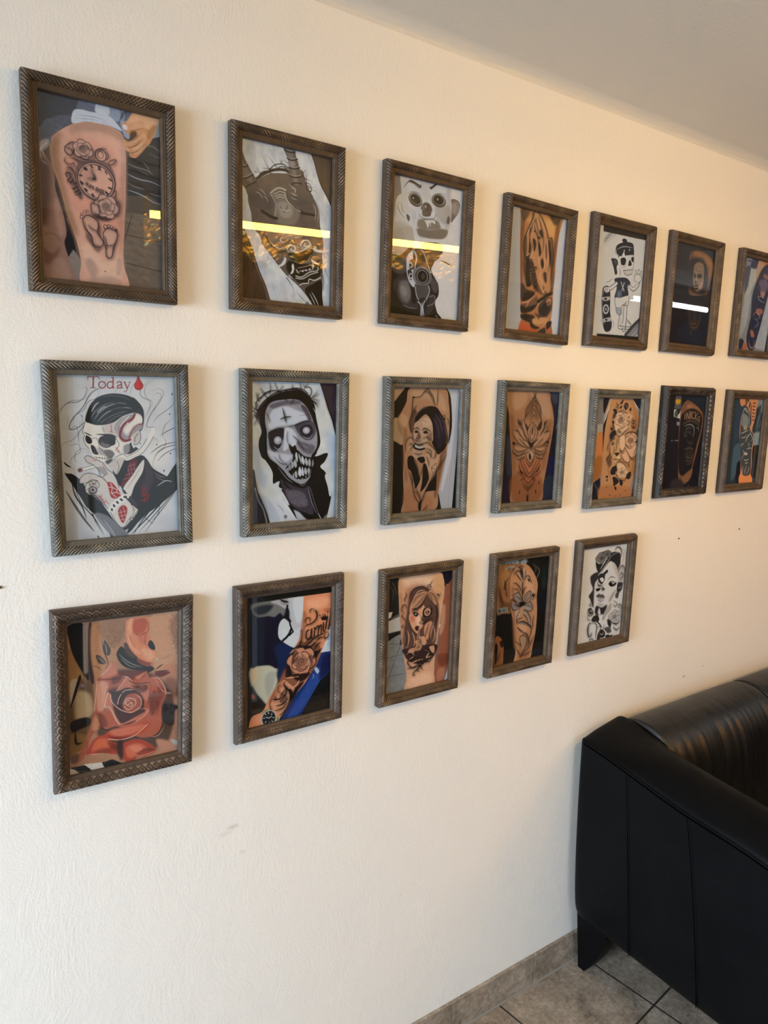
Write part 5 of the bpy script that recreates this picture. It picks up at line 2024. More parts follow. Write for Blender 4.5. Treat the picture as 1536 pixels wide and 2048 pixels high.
ARTS['tribal'] = (170, '''
B019046088
F163280385 b21.6|774 -5 1160 -23 1107 232 844 160
F223354486 b18.9|789 571 1108 572 1153 783 869 788 773 665
L357556859 w6.74|1023 8 847 515
L357556859 w6.74|1126 72 945 478
L299470702 w5.39|925 48 778 347
F001010032 b10.8|844 160 937 103 933 252 836 291
F002004004|835 797 1049 800 1015 1067 851 1044
F001002013 b10.8|855 1063 1144 1080 1171 1382 900 1371
F056096182 b5.39|944 1324 1141 1322 1102 1398 958 1392
F025059136 b18.9|200 -1 317 6 381 331 351 606 219 697 197 242
F060130250 b18.9|253 789 448 754 476 1071 294 1346 241 1157
F001005022 b6.74|391 1069 507 1054 536 1374 416 1369
F682333195|314 -8 806 -19 809 161 781 366 743 515 826 665 820 891 849 1120 845 1273 896 1438 545 1422 523 1223 492 978 403 698 367 514 374 295 455 112 342 132
F859354149|527 1242 843 1263 896 1438 545 1422
F056076106 b4.04|459 130 571 183 695 366 669 496 797 609 800 797 804 986 833 1215 759 1279 617 1264 546 1167 488 960 403 698 384 514 374 295
F232293385 b6.74|417 258 560 293 612 385 563 478 437 441
S413540756 w10.8|420 441 381 331 449 166 583 238 626 366 631 478
S474619859 w10.8 t1|412 149 490 202 566 238
F413361349 b5.39|474 459 555 441 584 496 502 514
S002002004 w26.9 t1|465 -7 585 82 568 165
S002002004 w24.2 t1|433 3 482 75 459 130
S830596553 w16.2 t1|602 -1 551 82 493 129
S002002004 w21.6 t1|640 99 647 219 699 385
S682333250 w16.2 t1|653 81 668 237 706 422
L002002004 w16.2|686 71 757 79
L002002004 w16.2|689 126 760 134
L002002004 w16.2|691 181 762 189
L002002004 w16.2|703 236 765 245
L002002004 w16.2|705 292 768 301
L002002004 w16.2|712 347 771 356
S512635859 w12.1 t1|396 579 509 551 639 515
S512635859 w12.1 t1|426 643 543 635 585 589
S694701859 w16.2 t1|577 719 627 626 719 571
S512635859 w12.1 t1|656 515 744 608 791 665 729 702
S512635859 w12.1 t1|489 792 465 755 546 737
S682615702 w13.5 t1|634 832 734 814 789 825
S512635859 w10.8 t1|663 720 705 758 657 776
S512635859 w10.8 t1|517 848 578 896 513 998
F613540553|561 896 645 888 686 917 620 934
S716715859 w12.1 t1|582 999 654 1020 736 994
S716715859 w10.8 t1|627 1057 681 1068 730 1050
S682615702 w12.1 t1|587 1112 585 1187 579 1244
S682615702 w12.1 t1|689 1106 654 1190 650 1256
S682615702 w12.1 t1|778 1118 759 1193 704 1267
P001001001|175 -40 1151 -65 1157 -37 181 -14
''')
ARTS['rose'] = (290, '''
B400194114
N m14 x77.8 y77.8
P127066023 b19.4|15 239 112 391 224 607 239 810 218 1007 18 1281 -2 1156
F335173066 b15.6|22 279 86 347 119 450 170 578 109 527 30 571
F500391299 b13.6|31 551 109 546 81 678 36 768
F421296167 b15.6|81 659 195 701 211 884 77 915
F010003001|101 516 122 539 53 752 31 767
F010003001 b5.83|33 925 166 905 210 975 102 1010 40 1026
F229115034 b11.7|31 1044 145 1071 162 1156 72 1234 19 1221
S010003001 w23.3 t1 b3.89|66 1012 73 1134 127 1137
E229173327 a80 s60|135 602 23 22
F001001001|18 39 152 39 174 304 188 561 111 429 52 284 25 145
S249190161 w38.9 b4.86 a85|165 50 162 263 163 478
F028003001 b5.83|191 54 222 58 218 330 233 589 197 563 183 344
F448223114 b9.72|222 58 320 62 445 308 426 425 296 561 243 532 209 329
F241125062 b19.4 a70|275 56 503 58 502 177 409 302 319 199
N m40 x9.72 y9.72|275 56 503 58 502 177 408 322 319 199
F536287167 b11.7|731 48 1038 48 1041 762 908 611 778 567 749 356
F277115058 b23.3 a70|907 113 1038 68 1040 487 968 391
N m45 x9.72 y13.6|877 47 1038 48 1040 487 928 426
S241090040 w5.83 t1 a70|798 467 888 461 968 412
S241090040 w5.83 t1 a60|848 538 928 531 1019 483
F488208114 b19.4|788 590 1030 590 1043 1193 970 1177 908 822
F125037018 b29.2 a70|858 686 959 683 1021 865 929 858
F058046037|323 210 354 254 377 307 367 355 335 350 313 297
S488323224 w4.86 t1|327 230 340 291 344 351
F058046037|250 336 299 363 334 419 307 434 267 407
S488323224 w4.86 t1|263 352 298 393 325 427
S028018012 w7.78 t1|301 187 317 307 352 422 324 487
S028018012 w5.83 t1|217 428 270 457 306 493
F011005001|427 365 464 291 501 317 576 389 633 439 729 517 769 555 700 584 575 531 481 474
F074037025 b7.78|502 257 586 330 633 419 557 406 501 337
S229208195 w8.75 t1|445 358 538 454 662 526
S229208195 w6.8 t1|463 401 538 484 614 518
F241053037 b7.78|614 426 730 476 720 526 633 480
S011005001 w13.6 t1|769 586 838 593 908 595
S011005001 w11.7 t1|778 567 818 543 853 523
F125015007 b7.78|769 596 888 602 918 623 828 649
F619230114|522 51 587 32 711 44 730 119 720 229 749 274 779 361 788 455 739 488 662 454 595 392 539 303 513 199 510 109
F421081033 b11.7|559 66 682 52 706 126 663 201 615 214 577 168
F710323181 b9.72|531 92 554 65 549 204 586 310 652 381 595 372 530 261
F512151084 b11.7|625 205 692 185 711 228 691 306 634 277
S322053023 w11.7 t1 b2.92|692 58 716 127 706 187 653 209
S241043016 w8.75 t1|624 225 663 201 706 187
F695347213 b9.72|653 341 740 375 779 433 730 466 672 415
F001001001|730 271 759 296 779 361 749 368 715 330 711 299
E536479408|788 471 16 17
E133085062|786 473 7 7
F028011008 b19.4 a85|314 625 444 508 729 589 908 769 959 981 909 1292 728 1356 437 1326 289 1207 238 910
F426104055|260 565 315 535 389 418 434 526 499 578 652 617 690 562 729 641 788 642 858 728 878 826 838 935 838 1126 768 1216 630 1205 439 1057 309 1048 229 888 240 710
F542194125 b9.72|389 428 434 536 388 558 296 551
F133028018 b13.6|444 538 633 552 690 582 632 633 481 585
F561173103 b7.78|594 606 690 572 700 564 632 633
S011001001 w7.78 t1|260 570 388 588 481 585
F400120084 b4.86|255 584 360 603 443 598 518 592 565 672 480 717 386 739 348 893 238 880 240 730
F606287195 b13.6|260 604 350 621 331 748 311 865 257 844
F085028023 b17.5 a85|350 692 442 679 423 807 385 861
S639445346 w5.83|255 584 245 711 229 858
F488173114 b7.78|518 587 575 664 719 691 729 724 699 864 632 767 536 728 423 736 471 654
F085023018 b15.6 a80|574 674 709 710 670 775 593 739
S011001001 w6.8|537 626 594 667 719 686 729 714
S639445346 w4.86|518 592 480 646 405 728
F443112066 b9.72|729 641 788 642 858 749 878 837 838 935 818 1121 728 1143 699 885 739 768
F229040023 b17.5|808 718 868 814 828 911 788 1030
S619402299 w4.86 t1|768 648 848 789 929 826
S619402299 w4.86 t1|858 822 908 827 934 825
S639490387 w5.83 t1|878 1007 929 1007 980 996
F022009007 b9.72|858 918 1021 983 970 1016 950 1162 848 1085
S619402299 w4.86 t1|868 1143 808 1226 728 1228
F053021018 b7.78|340 710 442 710 536 697 651 792 670 920 611 1033 477 1045 384 922
F359090055 b5.83|479 839 526 767 612 774 651 844 631 923 573 952 497 915
F512173108|350 707 377 737 385 820 459 907 535 944 631 923 709 939 699 979 611 1023 477 1045 430 1024 366 897 321 837 326 747
F072027025 b5.83|377 747 422 848 478 901 554 948 631 923 689 956 592 998 477 1034 440 995 403 905
S695514408 w6.8|350 707 321 837 366 857 421 991 449 1038
S695514408 w5.83|372 736 385 810 459 897 554 943 631 912
S695514408 w5.83|432 840 451 772 498 721 565 723
S695514408 w5.83|488 851 517 801 583 820 597 864 564 898 525 911 493 873
S754589475 w5.83|536 820 507 835 521 869 554 845 564 878 535 882
S695514408 w4.86 t1|593 780 641 821 646 895 602 937
F488125073 b4.86|611 1023 709 939 719 962 630 1058 534 1068
S028010008 w8.75 t1|442 750 479 747 441 832
S695514408 w4.86|714 951 679 996 601 1041
F443055023|313 1120 346 1087 439 1077 572 1076 718 1078 689 1145 591 1185 457 1195 345 1164
F586151088 b9.72|364 1081 534 1078 689 1092 591 1154 420 1145
F173012001 b9.72|327 1123 438 1160 552 1176 438 1186
S724526419 w5.83|345 1158 457 1190 591 1175 708 1091
F359099051 b5.83|229 868 274 918 254 1045 199 1104 161 1246 97 1322 71 1295 163 1095 201 963
F518230119 b9.72|238 910 274 928 263 1047 209 1025
F400046015|226 1130 308 1109 345 1169 438 1232 451 1309 381 1312 288 1278 161 1267 189 1182
F586123055 b11.7|235 1153 308 1139 381 1219 307 1252 206 1248
F125010001 b9.72 a80|345 1179 438 1243 428 1292 363 1245
S695490366 w4.86 t1|161 1267 251 1279 343 1302
F379046018|466 1239 591 1217 688 1261 788 1371 688 1410 609 1401 590 1417 532 1444 475 1377 456 1299
F580131066 b11.7|504 1280 610 1264 708 1340 629 1374 532 1392
F125010001 b11.7 a80|590 1375 688 1367 778 1368 688 1325
S695490366 w4.86 t1|590 1375 629 1395 708 1394 788 1376
F028005003 b9.72|428 1209 476 1210 474 1398 428 1323
F488230148 b9.72|788 1264 930 1330 1034 1453 1044 1511 629 1480 590 1449 708 1426 808 1386
F448423408 b4.86|930 1297 1044 1357 1044 1390 950 1351
P001001007|21 1353 305 1375 380 1363 551 1481 589 1502 248 1516 14 1513
N m25 x11.7 y11.7|21 1353 305 1375 589 1502 248 1516 14 1513
P639602567|132 1351 287 1371 305 1417 379 1499 258 1503 186 1406
P599563529|16 1361 60 1388 131 1463 166 1504 67 1527 18 1514
P580538499|427 1428 503 1458 580 1499 454 1508
P001001007|287 1371 380 1379 464 1500 379 1509
S183190232 w3.89 t1|69 1406 158 1424 213 1439
F053028025 b9.72 a80|27 1253 98 1241 70 1325 26 1313
N m10 x15.6 y15.6
S695514408 w4.86 t1|739 653 808 656 868 761 878 837
S695514408 w4.86 t1|389 423 352 492 269 551
S695514408 w3.89 t1|443 578 518 588 575 659
F085016013 b11.7 a70|729 807 788 777 798 926 748 1021 719 931
F085016013 b13.6 a60|247 892 311 916 346 1026 291 1023
F053008005 b9.72 a70|388 568 481 575 443 629 387 638
S011001001 w4.86 t1|729 734 719 847 689 925
S011001001 w4.86 t1|256 894 309 1048 383 1075
F173022009 b9.72 a60|215 1250 307 1232 400 1285 306 1293
F695270167 b9.72 a60|533 1287 610 1285 659 1328 590 1343
S241043016 w5.83 t1|568 67 540 163 567 267 614 345
S241043016 w5.83 t1|692 205 682 284 715 330
F815402240 b7.78 a60|540 63 578 48 558 185 540 182
N m12 x7.78 y7.78
''')
ARTS['family'] = (260, '''
B001004010
F172187204 b14.9|78 90 262 78 408 108 462 176 409 268 262 255 138 226 78 158
F017024037 b14.9|88 131 220 111 314 134 241 202 138 206
F452470589 b8.51|282 90 408 78 493 80 462 186 366 132
F543586521 b12.8|71 757 348 792 359 906 349 1007 264 1132 243 1189 159 1088 97 993 66 936
F737610414 b21.3 a70|77 768 138 780 117 917 76 908
F308338359 b21.3 a60|221 878 327 849 317 1000 243 1106
F016010008 b12.8|66 946 128 1060 201 1158 222 1266 65 1270
F308089045 b8.51|71 1038 102 1065 107 1096 71 1088
F070063060 b10.6|570 1465 659 1391 716 1447 682 1482
P001001004|701 1082 1066 837 1079 1480 637 1482
F011009006 b21.3|737 1302 1052 1298 1055 1474 705 1466
F001001018 b4.25|72 294 108 241 200 235 262 235 325 255 409 238 496 524 563 638 542 789 369 826 263 765 138 750 66 726
F001014083 b17|326 595 453 547 541 655 520 795 456 885 391 954 348 883 369 765
F529571690|483 79 667 84 670 390 627 444 551 493 517 406 495 321 494 221 472 157
F632714859 b8.51|536 96 656 103 658 306 582 355
F592675800|378 343 431 291 495 342 561 433 627 424 606 564 552 626 410 529 368 461
F624717859 b8.51|410 408 561 495 606 523 562 607 432 513
F620711859|900 657 956 562 1022 363 1056 305 1065 772 971 776 867 746
F509594820 b10.6 a80|969 627 1062 622 1064 708 958 689
S270305379 w5.32|957 604 1062 617
S001001004 w23.4|472 157 462 216 473 278 506 333
S001001004 w21.3 t1|387 80 440 108 483 119
L001001004 w19.1|495 321 506 374 523 417
L001001004 w27.7|517 416 496 463 464 498 421 526
L001001004 w19.1|523 417 539 450 496 483
F001024172|415 1375 633 1088 789 878 844 752 1065 761 1066 837 952 1007 860 1073 748 1241 570 1465 372 1490
F018075400 b19.1 a80|481 1390 634 1173 767 990 858 903 882 1014 747 1198 592 1396
F001001041 b14.9 a80|902 805 1042 789 1032 894 929 1002 860 1052
N m30 x10.6 y42.5 r30|415 1375 633 1088 844 752 1065 761 1066 837 748 1241 570 1465 372 1490
F443585859 b3.19|795 895 823 896 858 945 836 972 807 935
S291445859 w6.38 t1|778 961 790 995 768 1022
S070160572 w4.25 t1|905 997 792 1155 636 1364
F737316172|667 84 778 69 1057 76 1062 306 1022 363 956 562 889 718 856 797 812 883 733 983 678 1056 611 1115 556 1177 502 1248 437 1327 372 1406 372 1490 65 1484 65 1300 190 1258 243 1168 285 1095 370 991 434 901 477 807 541 675 606 543 649 427
F859441294 b25.5 a80|701 130 891 115 984 169 893 239 735 236
F543175080 b21.3 a80|982 86 1052 85 1056 284 1010 340
F509145071 b8.51 a80|894 260 1008 256 963 312
F308089041 b14.9 a70|658 245 703 313 660 429 627 485
F821373230 b21.3|75 1333 201 1302 329 1458 201 1478 75 1467
F119042025 b12.8 a80|563 618 661 553 785 605 877 695 823 875 733 983 633 1067 556 1177 415 1333 264 1193 370 1001 455 854 520 712
F621274159 b6.38|649 468 965 438 955 520 785 574 661 584
S004001001 w17 t1|747 279 735 247 780 238 820 290 815 351 760 394 693 404 660 429
S004001001 w10.6 t1|704 406 681 351 714 325 742 350 726 389
S004001001 w19.1 t3|671 421 649 489 634 569 601 645
S004001001 w9.57 t1|563 648 618 627 673 627 707 633
S004001001 w14.9|727 461 699 477 694 538 723 563 750 527 761 466
S004001001 w17|760 456 750 527 767 561
S004001001 w14.9|789 450 800 463 790 544
S004001001 w13.8|800 473 828 436 845 449 835 541
S004001001 w13.8|842 470 868 432 879 444 875 527
S004001001 w14.9|902 406 903 490 920 509
E004001001|907 376 9 10
S004001001 w16|952 352 936 433 932 484
S004001001 w17 t3|991 264 987 357 966 490
S004001001 w8.51 t1|1021 310 1011 403 977 460
L821436284 w4.25|738 483 737 535
L821436284 w4.25|811 475 809 526
P005001006|878 377 941 387 957 290 935 349 919 290 912 346 894 286 895 345 871 298 886 352 858 322
E005001006|858 322 9 8
E005001006|954 292 8 9
S004001001 w14.9 t1|651 665 740 598 852 544 955 520
S004001001 w9.57 t1|662 604 739 566 852 534
S004001001 w12.8 t1|961 521 968 564 933 590 910 564 933 542
S004001001 w19.1 t1|741 670 785 626 853 576 898 573
S004001001 w14.9 t1|786 700 831 645 876 622
S787373240 w7.45 t1|696 662 763 622 841 584
F004001001 b3.19|673 637 740 639 785 626 718 687 663 682
F004001001 b4.25|786 710 843 710 883 696 844 752 822 790 787 763
L004001001 w6.38|821 727 889 697
L004001001 w6.38|855 702 864 746
R621289200 d017005006 r20|641 797 156 170
S821436284 w9.57 t1|498 688 541 655 585 642
S004001001 w9.57 t1|552 657 585 621 662 630
F016004005 b6.38|455 823 499 811 532 921 456 936
F016004005 b6.38|554 936 744 943 677 1014 588 1005
F016004005 b5.32|567 1085 633 1036 678 1035 611 1105
S821436284 w12.8 t1|456 947 543 955 610 958
S821436284 w12.8 t1|511 1083 588 1047 616 1001
F689333209 b3.19|434 963 500 1018 567 1095 556 1156 502 1227 415 1333 275 1258 306 1141 370 1011
S004001001 w19.1 t1|456 978 435 1015 501 1102 512 1177 480 1264 415 1333
S004001001 w23.4 t1|500 1070 534 1140 513 1230
S004001001 w19.1 t1|467 1042 457 1123 371 1166 306 1141
S004001001 w14.9 t1|435 1004 457 1061 414 1103 360 1071 370 1021 413 1020
S004001001 w14.9 t1|490 1162 436 1223 339 1231
S004001001 w12.8 t1|480 1212 425 1272 328 1281
S004001001 w12.8 t1|328 1105 338 1149 306 1152
S004001001 w10.6 t1|275 1196 285 1250 317 1299
S004001001 w10.6 t1|458 1301 415 1333 382 1346
F004001001 b4.25|556 1093 611 1094 567 1169 534 1203
S859491349 w8.51 t1|391 974 349 1037 370 1094 424 1095
S859491349 w7.45 t1|446 1110 392 1171 328 1177
F234274116|180 1318 211 1253 264 1255 372 1364 383 1409 318 1414 243 1437 190 1382
E543602607 r-15|264 1354 88 95
E039046048 r-15|264 1351 77 85
E001001004 r-15|262 1343 68 75
L634736859 w7.45|259 1275 260 1296
L634736859 w6.38|301 1300 292 1314
L634736859 w6.38|324 1353 309 1351
L634736859 w6.38|316 1403 298 1388
L634736859 w7.45|270 1414 269 1393
L634736859 w6.38|222 1390 232 1376
L634736859 w6.38|201 1333 218 1335
L634736859 w6.38|220 1286 230 1303
L609715859 w6.38|262 1346 296 1335
L609715859 w6.38|262 1346 232 1330
F004001001 b6.38 a70|541 696 585 663 608 729 564 803 520 795
F004001001 b6.38 a60|741 733 787 784 777 887 732 857
F004001001 b6.38 a70|499 852 587 932 566 970 477 889
S859491349 w6.38 t1|564 751 607 708 674 710
S859491349 w6.38 t1|708 769 743 838 710 894
S004001001 w6.38 t1|553 801 631 879 721 876
F004001001 b5.32 a70|414 1103 479 1159 436 1233 382 1179
F308089041 b17 a60|412 897 455 844 413 1020 317 1154 274 1175
F859491336 b12.8 a50|757 178 847 171 825 250 769 241
P001001001|38 -41 1096 -33 1098 86 78 73 38 75
''')
ARTS['woman'] = (230, '''
B156172202
P227260317|-13 714 310 749 366 1504 15 1508
N m25 x56 y33.6|-13 714 310 749 368 1546 16 1528
L042043047 w6.72|244 837 138 1095 48 1316
L068070077 w5.6|59 824 244 857
L068070077 w5.6|54 1000 273 991
L068070077 w5.6|74 1241 331 1243
F011013013 b5.6|28 2 187 11 203 418 114 483 47 511
S099109130 w10.1 t1|75 55 123 137 150 237
S099109130 w7.84 t1|55 109 103 192 96 306
S001001001 w20.2 t1|47 511 114 483 205 457
P528553635|48 540 207 506 237 678 54 687
P670717819|44 434 101 432 81 497 47 511
P009006007|48 696 237 688 250 719 125 757 52 794
F015015015|231 805 254 799 256 859 227 864
F001001012|780 17 1057 23 1070 238 917 239 810 105
F001001001|814 406 874 374 888 620 835 683
F299102063|893 256 940 191 1065 156 1093 859 1093 1068 1039 1269 958 1421 886 1512 747 1524 782 1219 829 918
F116031018 b22.4 a80|989 167 1065 166 1086 962 1040 1059
F167043025 b15.7 a80|814 1111 927 1101 1045 1133 999 1240 872 1257
F445205138 b17.9 a80|824 1310 938 1291 932 1416 833 1479
F528323233 b13.4 a80|832 510 904 460 906 725 837 837
F548608734 b4.48|947 1461 1048 1197 1091 1491 964 1528
L079085100 w6.72|1013 1253 1059 1378
E584685859|824 717 15 23
F670407279|187 21 395 7 781 22 860 111 879 234 874 374 837 612 803 914 775 1094 774 1321 759 1506 342 1499 345 1296 300 1066 256 859 223 617 190 319
F832640526 b33.6 a80|234 55 563 46 762 129 716 193 332 164
F618370192 b22.4 a80|686 90 849 140 862 373 766 440 732 275
F445231147 b17.9 a70|191 223 244 288 274 723 322 1030 270 921 223 617
F824553429 b33.6 a80|407 1329 699 1306 732 1479 413 1473
F382149100 b33.6 a60|308 161 642 184 807 506 758 1008 544 1173 322 1030 282 626
F042023025 b11.2 a85|357 216 497 165 644 214 774 361 810 568 785 808 730 952 317 909 274 723 311 493 328 339
F528291202|365 383 454 258 609 249 577 334 508 403 415 449 357 480
S016005009 w6.72 t1|388 386 455 297 597 257
S016005009 w6.72 t1|414 429 506 354 604 268
S016005009 w6.72 t1|462 446 543 379 608 278
S016005009 w6.72 t1|363 344 430 255 572 224
S790531414 w7.84 t1|397 309 476 231 584 226
S016005009 w10.1 t1|338 301 403 192 546 181 609 249
F495270178|622 260 694 240 762 359 766 440 702 391 649 324
S016005009 w6.72 t1|622 260 674 327 703 411
S016005009 w6.72 t1|633 252 722 314 765 420
S016005009 w8.96 t1|609 239 617 171 653 165 676 128 688 125
S016005009 w7.84 t1|653 165 667 197 630 182
S016005009 w8.96 t1|787 372 797 334 771 300 809 320 820 286
S016005009 w10.1 t1|282 216 295 256 268 301 281 332
S016005009 w8.96 t1|261 427 248 376 282 371 308 424
S016005009 w8.96 t1|275 478 241 502 278 547 292 588
S016005009 w8.96 t1|269 604 247 640 282 646
F670382267|369 482 510 453 569 412 573 492 541 587 580 653 523 725 489 769 428 729 376 641 349 558
F815553444 b11.2|466 536 528 565 520 664 472 656
F528135080 b15.7 a70|371 522 431 541 422 609 374 581
S004001001 w13.4 t1|379 444 438 443 488 480
S004001001 w8.96 t1|381 489 440 483 508 532
F004001001|405 492 452 489 489 510 467 546 430 531
E285280291|447 510 15 12
S004001001 w7.84 t1|526 535 536 606 519 634 494 620
S004001001 w7.84 t1|349 558 377 661 440 741 502 781
F075009009|443 677 484 663 521 684 499 721 463 725
S004001001 w5.6 t1|443 682 486 693 522 694
E015005009|628 510 77 75
E528312223|628 510 50 51
E015005009|628 515 30 28
S790531414 w6.72 t1|571 452 618 439 681 468
S015005009 w8.96 t1|582 434 655 444 706 482
L528312223 w6.72|608 477 649 554
L528312223 w6.72|645 483 605 537
F068032033 b8.96|565 591 712 593 692 691 596 716
S004001001 w11.2 t1|532 646 592 645 663 596
F596301202 b5.6|594 676 702 642 696 773 652 867 601 818
S016005009 w7.84 t1|665 647 622 761 602 838
S016005009 w7.84 t1|716 665 673 789 667 921
S790531414 w6.72 t1|740 648 708 755 689 874
F603346233|498 700 515 683 527 805 588 816 628 883 607 940 509 944 458 874 479 818
S004001001 w6.72|501 701 500 801 469 846
S004001001 w6.72 t1|481 848 529 846 543 889
S004001001 w6.72 t1|482 878 530 877 557 922
S749474357 w11.2 t1|331 693 359 797 341 914
S749474357 w10.1 t1|404 725 444 832 437 931
S749474357 w10.1 t1|730 697 761 825 729 921
S004001001 w13.4 t1|285 705 314 829 294 925 331 972
S285205192 w11.2 t1|272 684 301 807 293 905
S004001001 w13.4 t1|753 438 785 564 755 701
F037017018 b8.96|294 925 780 951 774 1073 715 1134 544 1173 373 1100 298 1006
E528291192|414 967 61 30
R528291192 d016004006|509 944 47 57
F603346233|681 964 756 967 761 1071 710 1030
S004001001 w10.1|681 959 768 959 773 1052 737 1087
S670401291 w17.9 t1|321 1010 391 983 442 1042 372 1080
S004001001 w13.4 t1|309 998 404 1005 443 1073 349 1105 424 1191 519 1148
S670401291 w15.7 t1|610 1002 685 1036 639 1099 725 1095
S004001001 w13.4 t1|586 1028 659 1011 712 1072 760 1050
S004001001 w17.9 t1|341 1184 449 1195 545 1184 499 1236 549 1266
S004001001 w15.7 t1|738 1108 691 1160 605 1154 558 1207 597 1255
S004001001 w13.4 t1|546 1215 475 1241 441 1285 478 1303
S670401291 w13.4 t1|398 1135 493 1113 590 1111
S004001001 w7.84 t1|491 1061 519 1148 572 1230
S004001001 w7.84 t1|539 1060 555 1134 606 1185
S004001001 w6.72 t1|247 366 227 422 275 468
N m10 x22.4 y22.4
''')
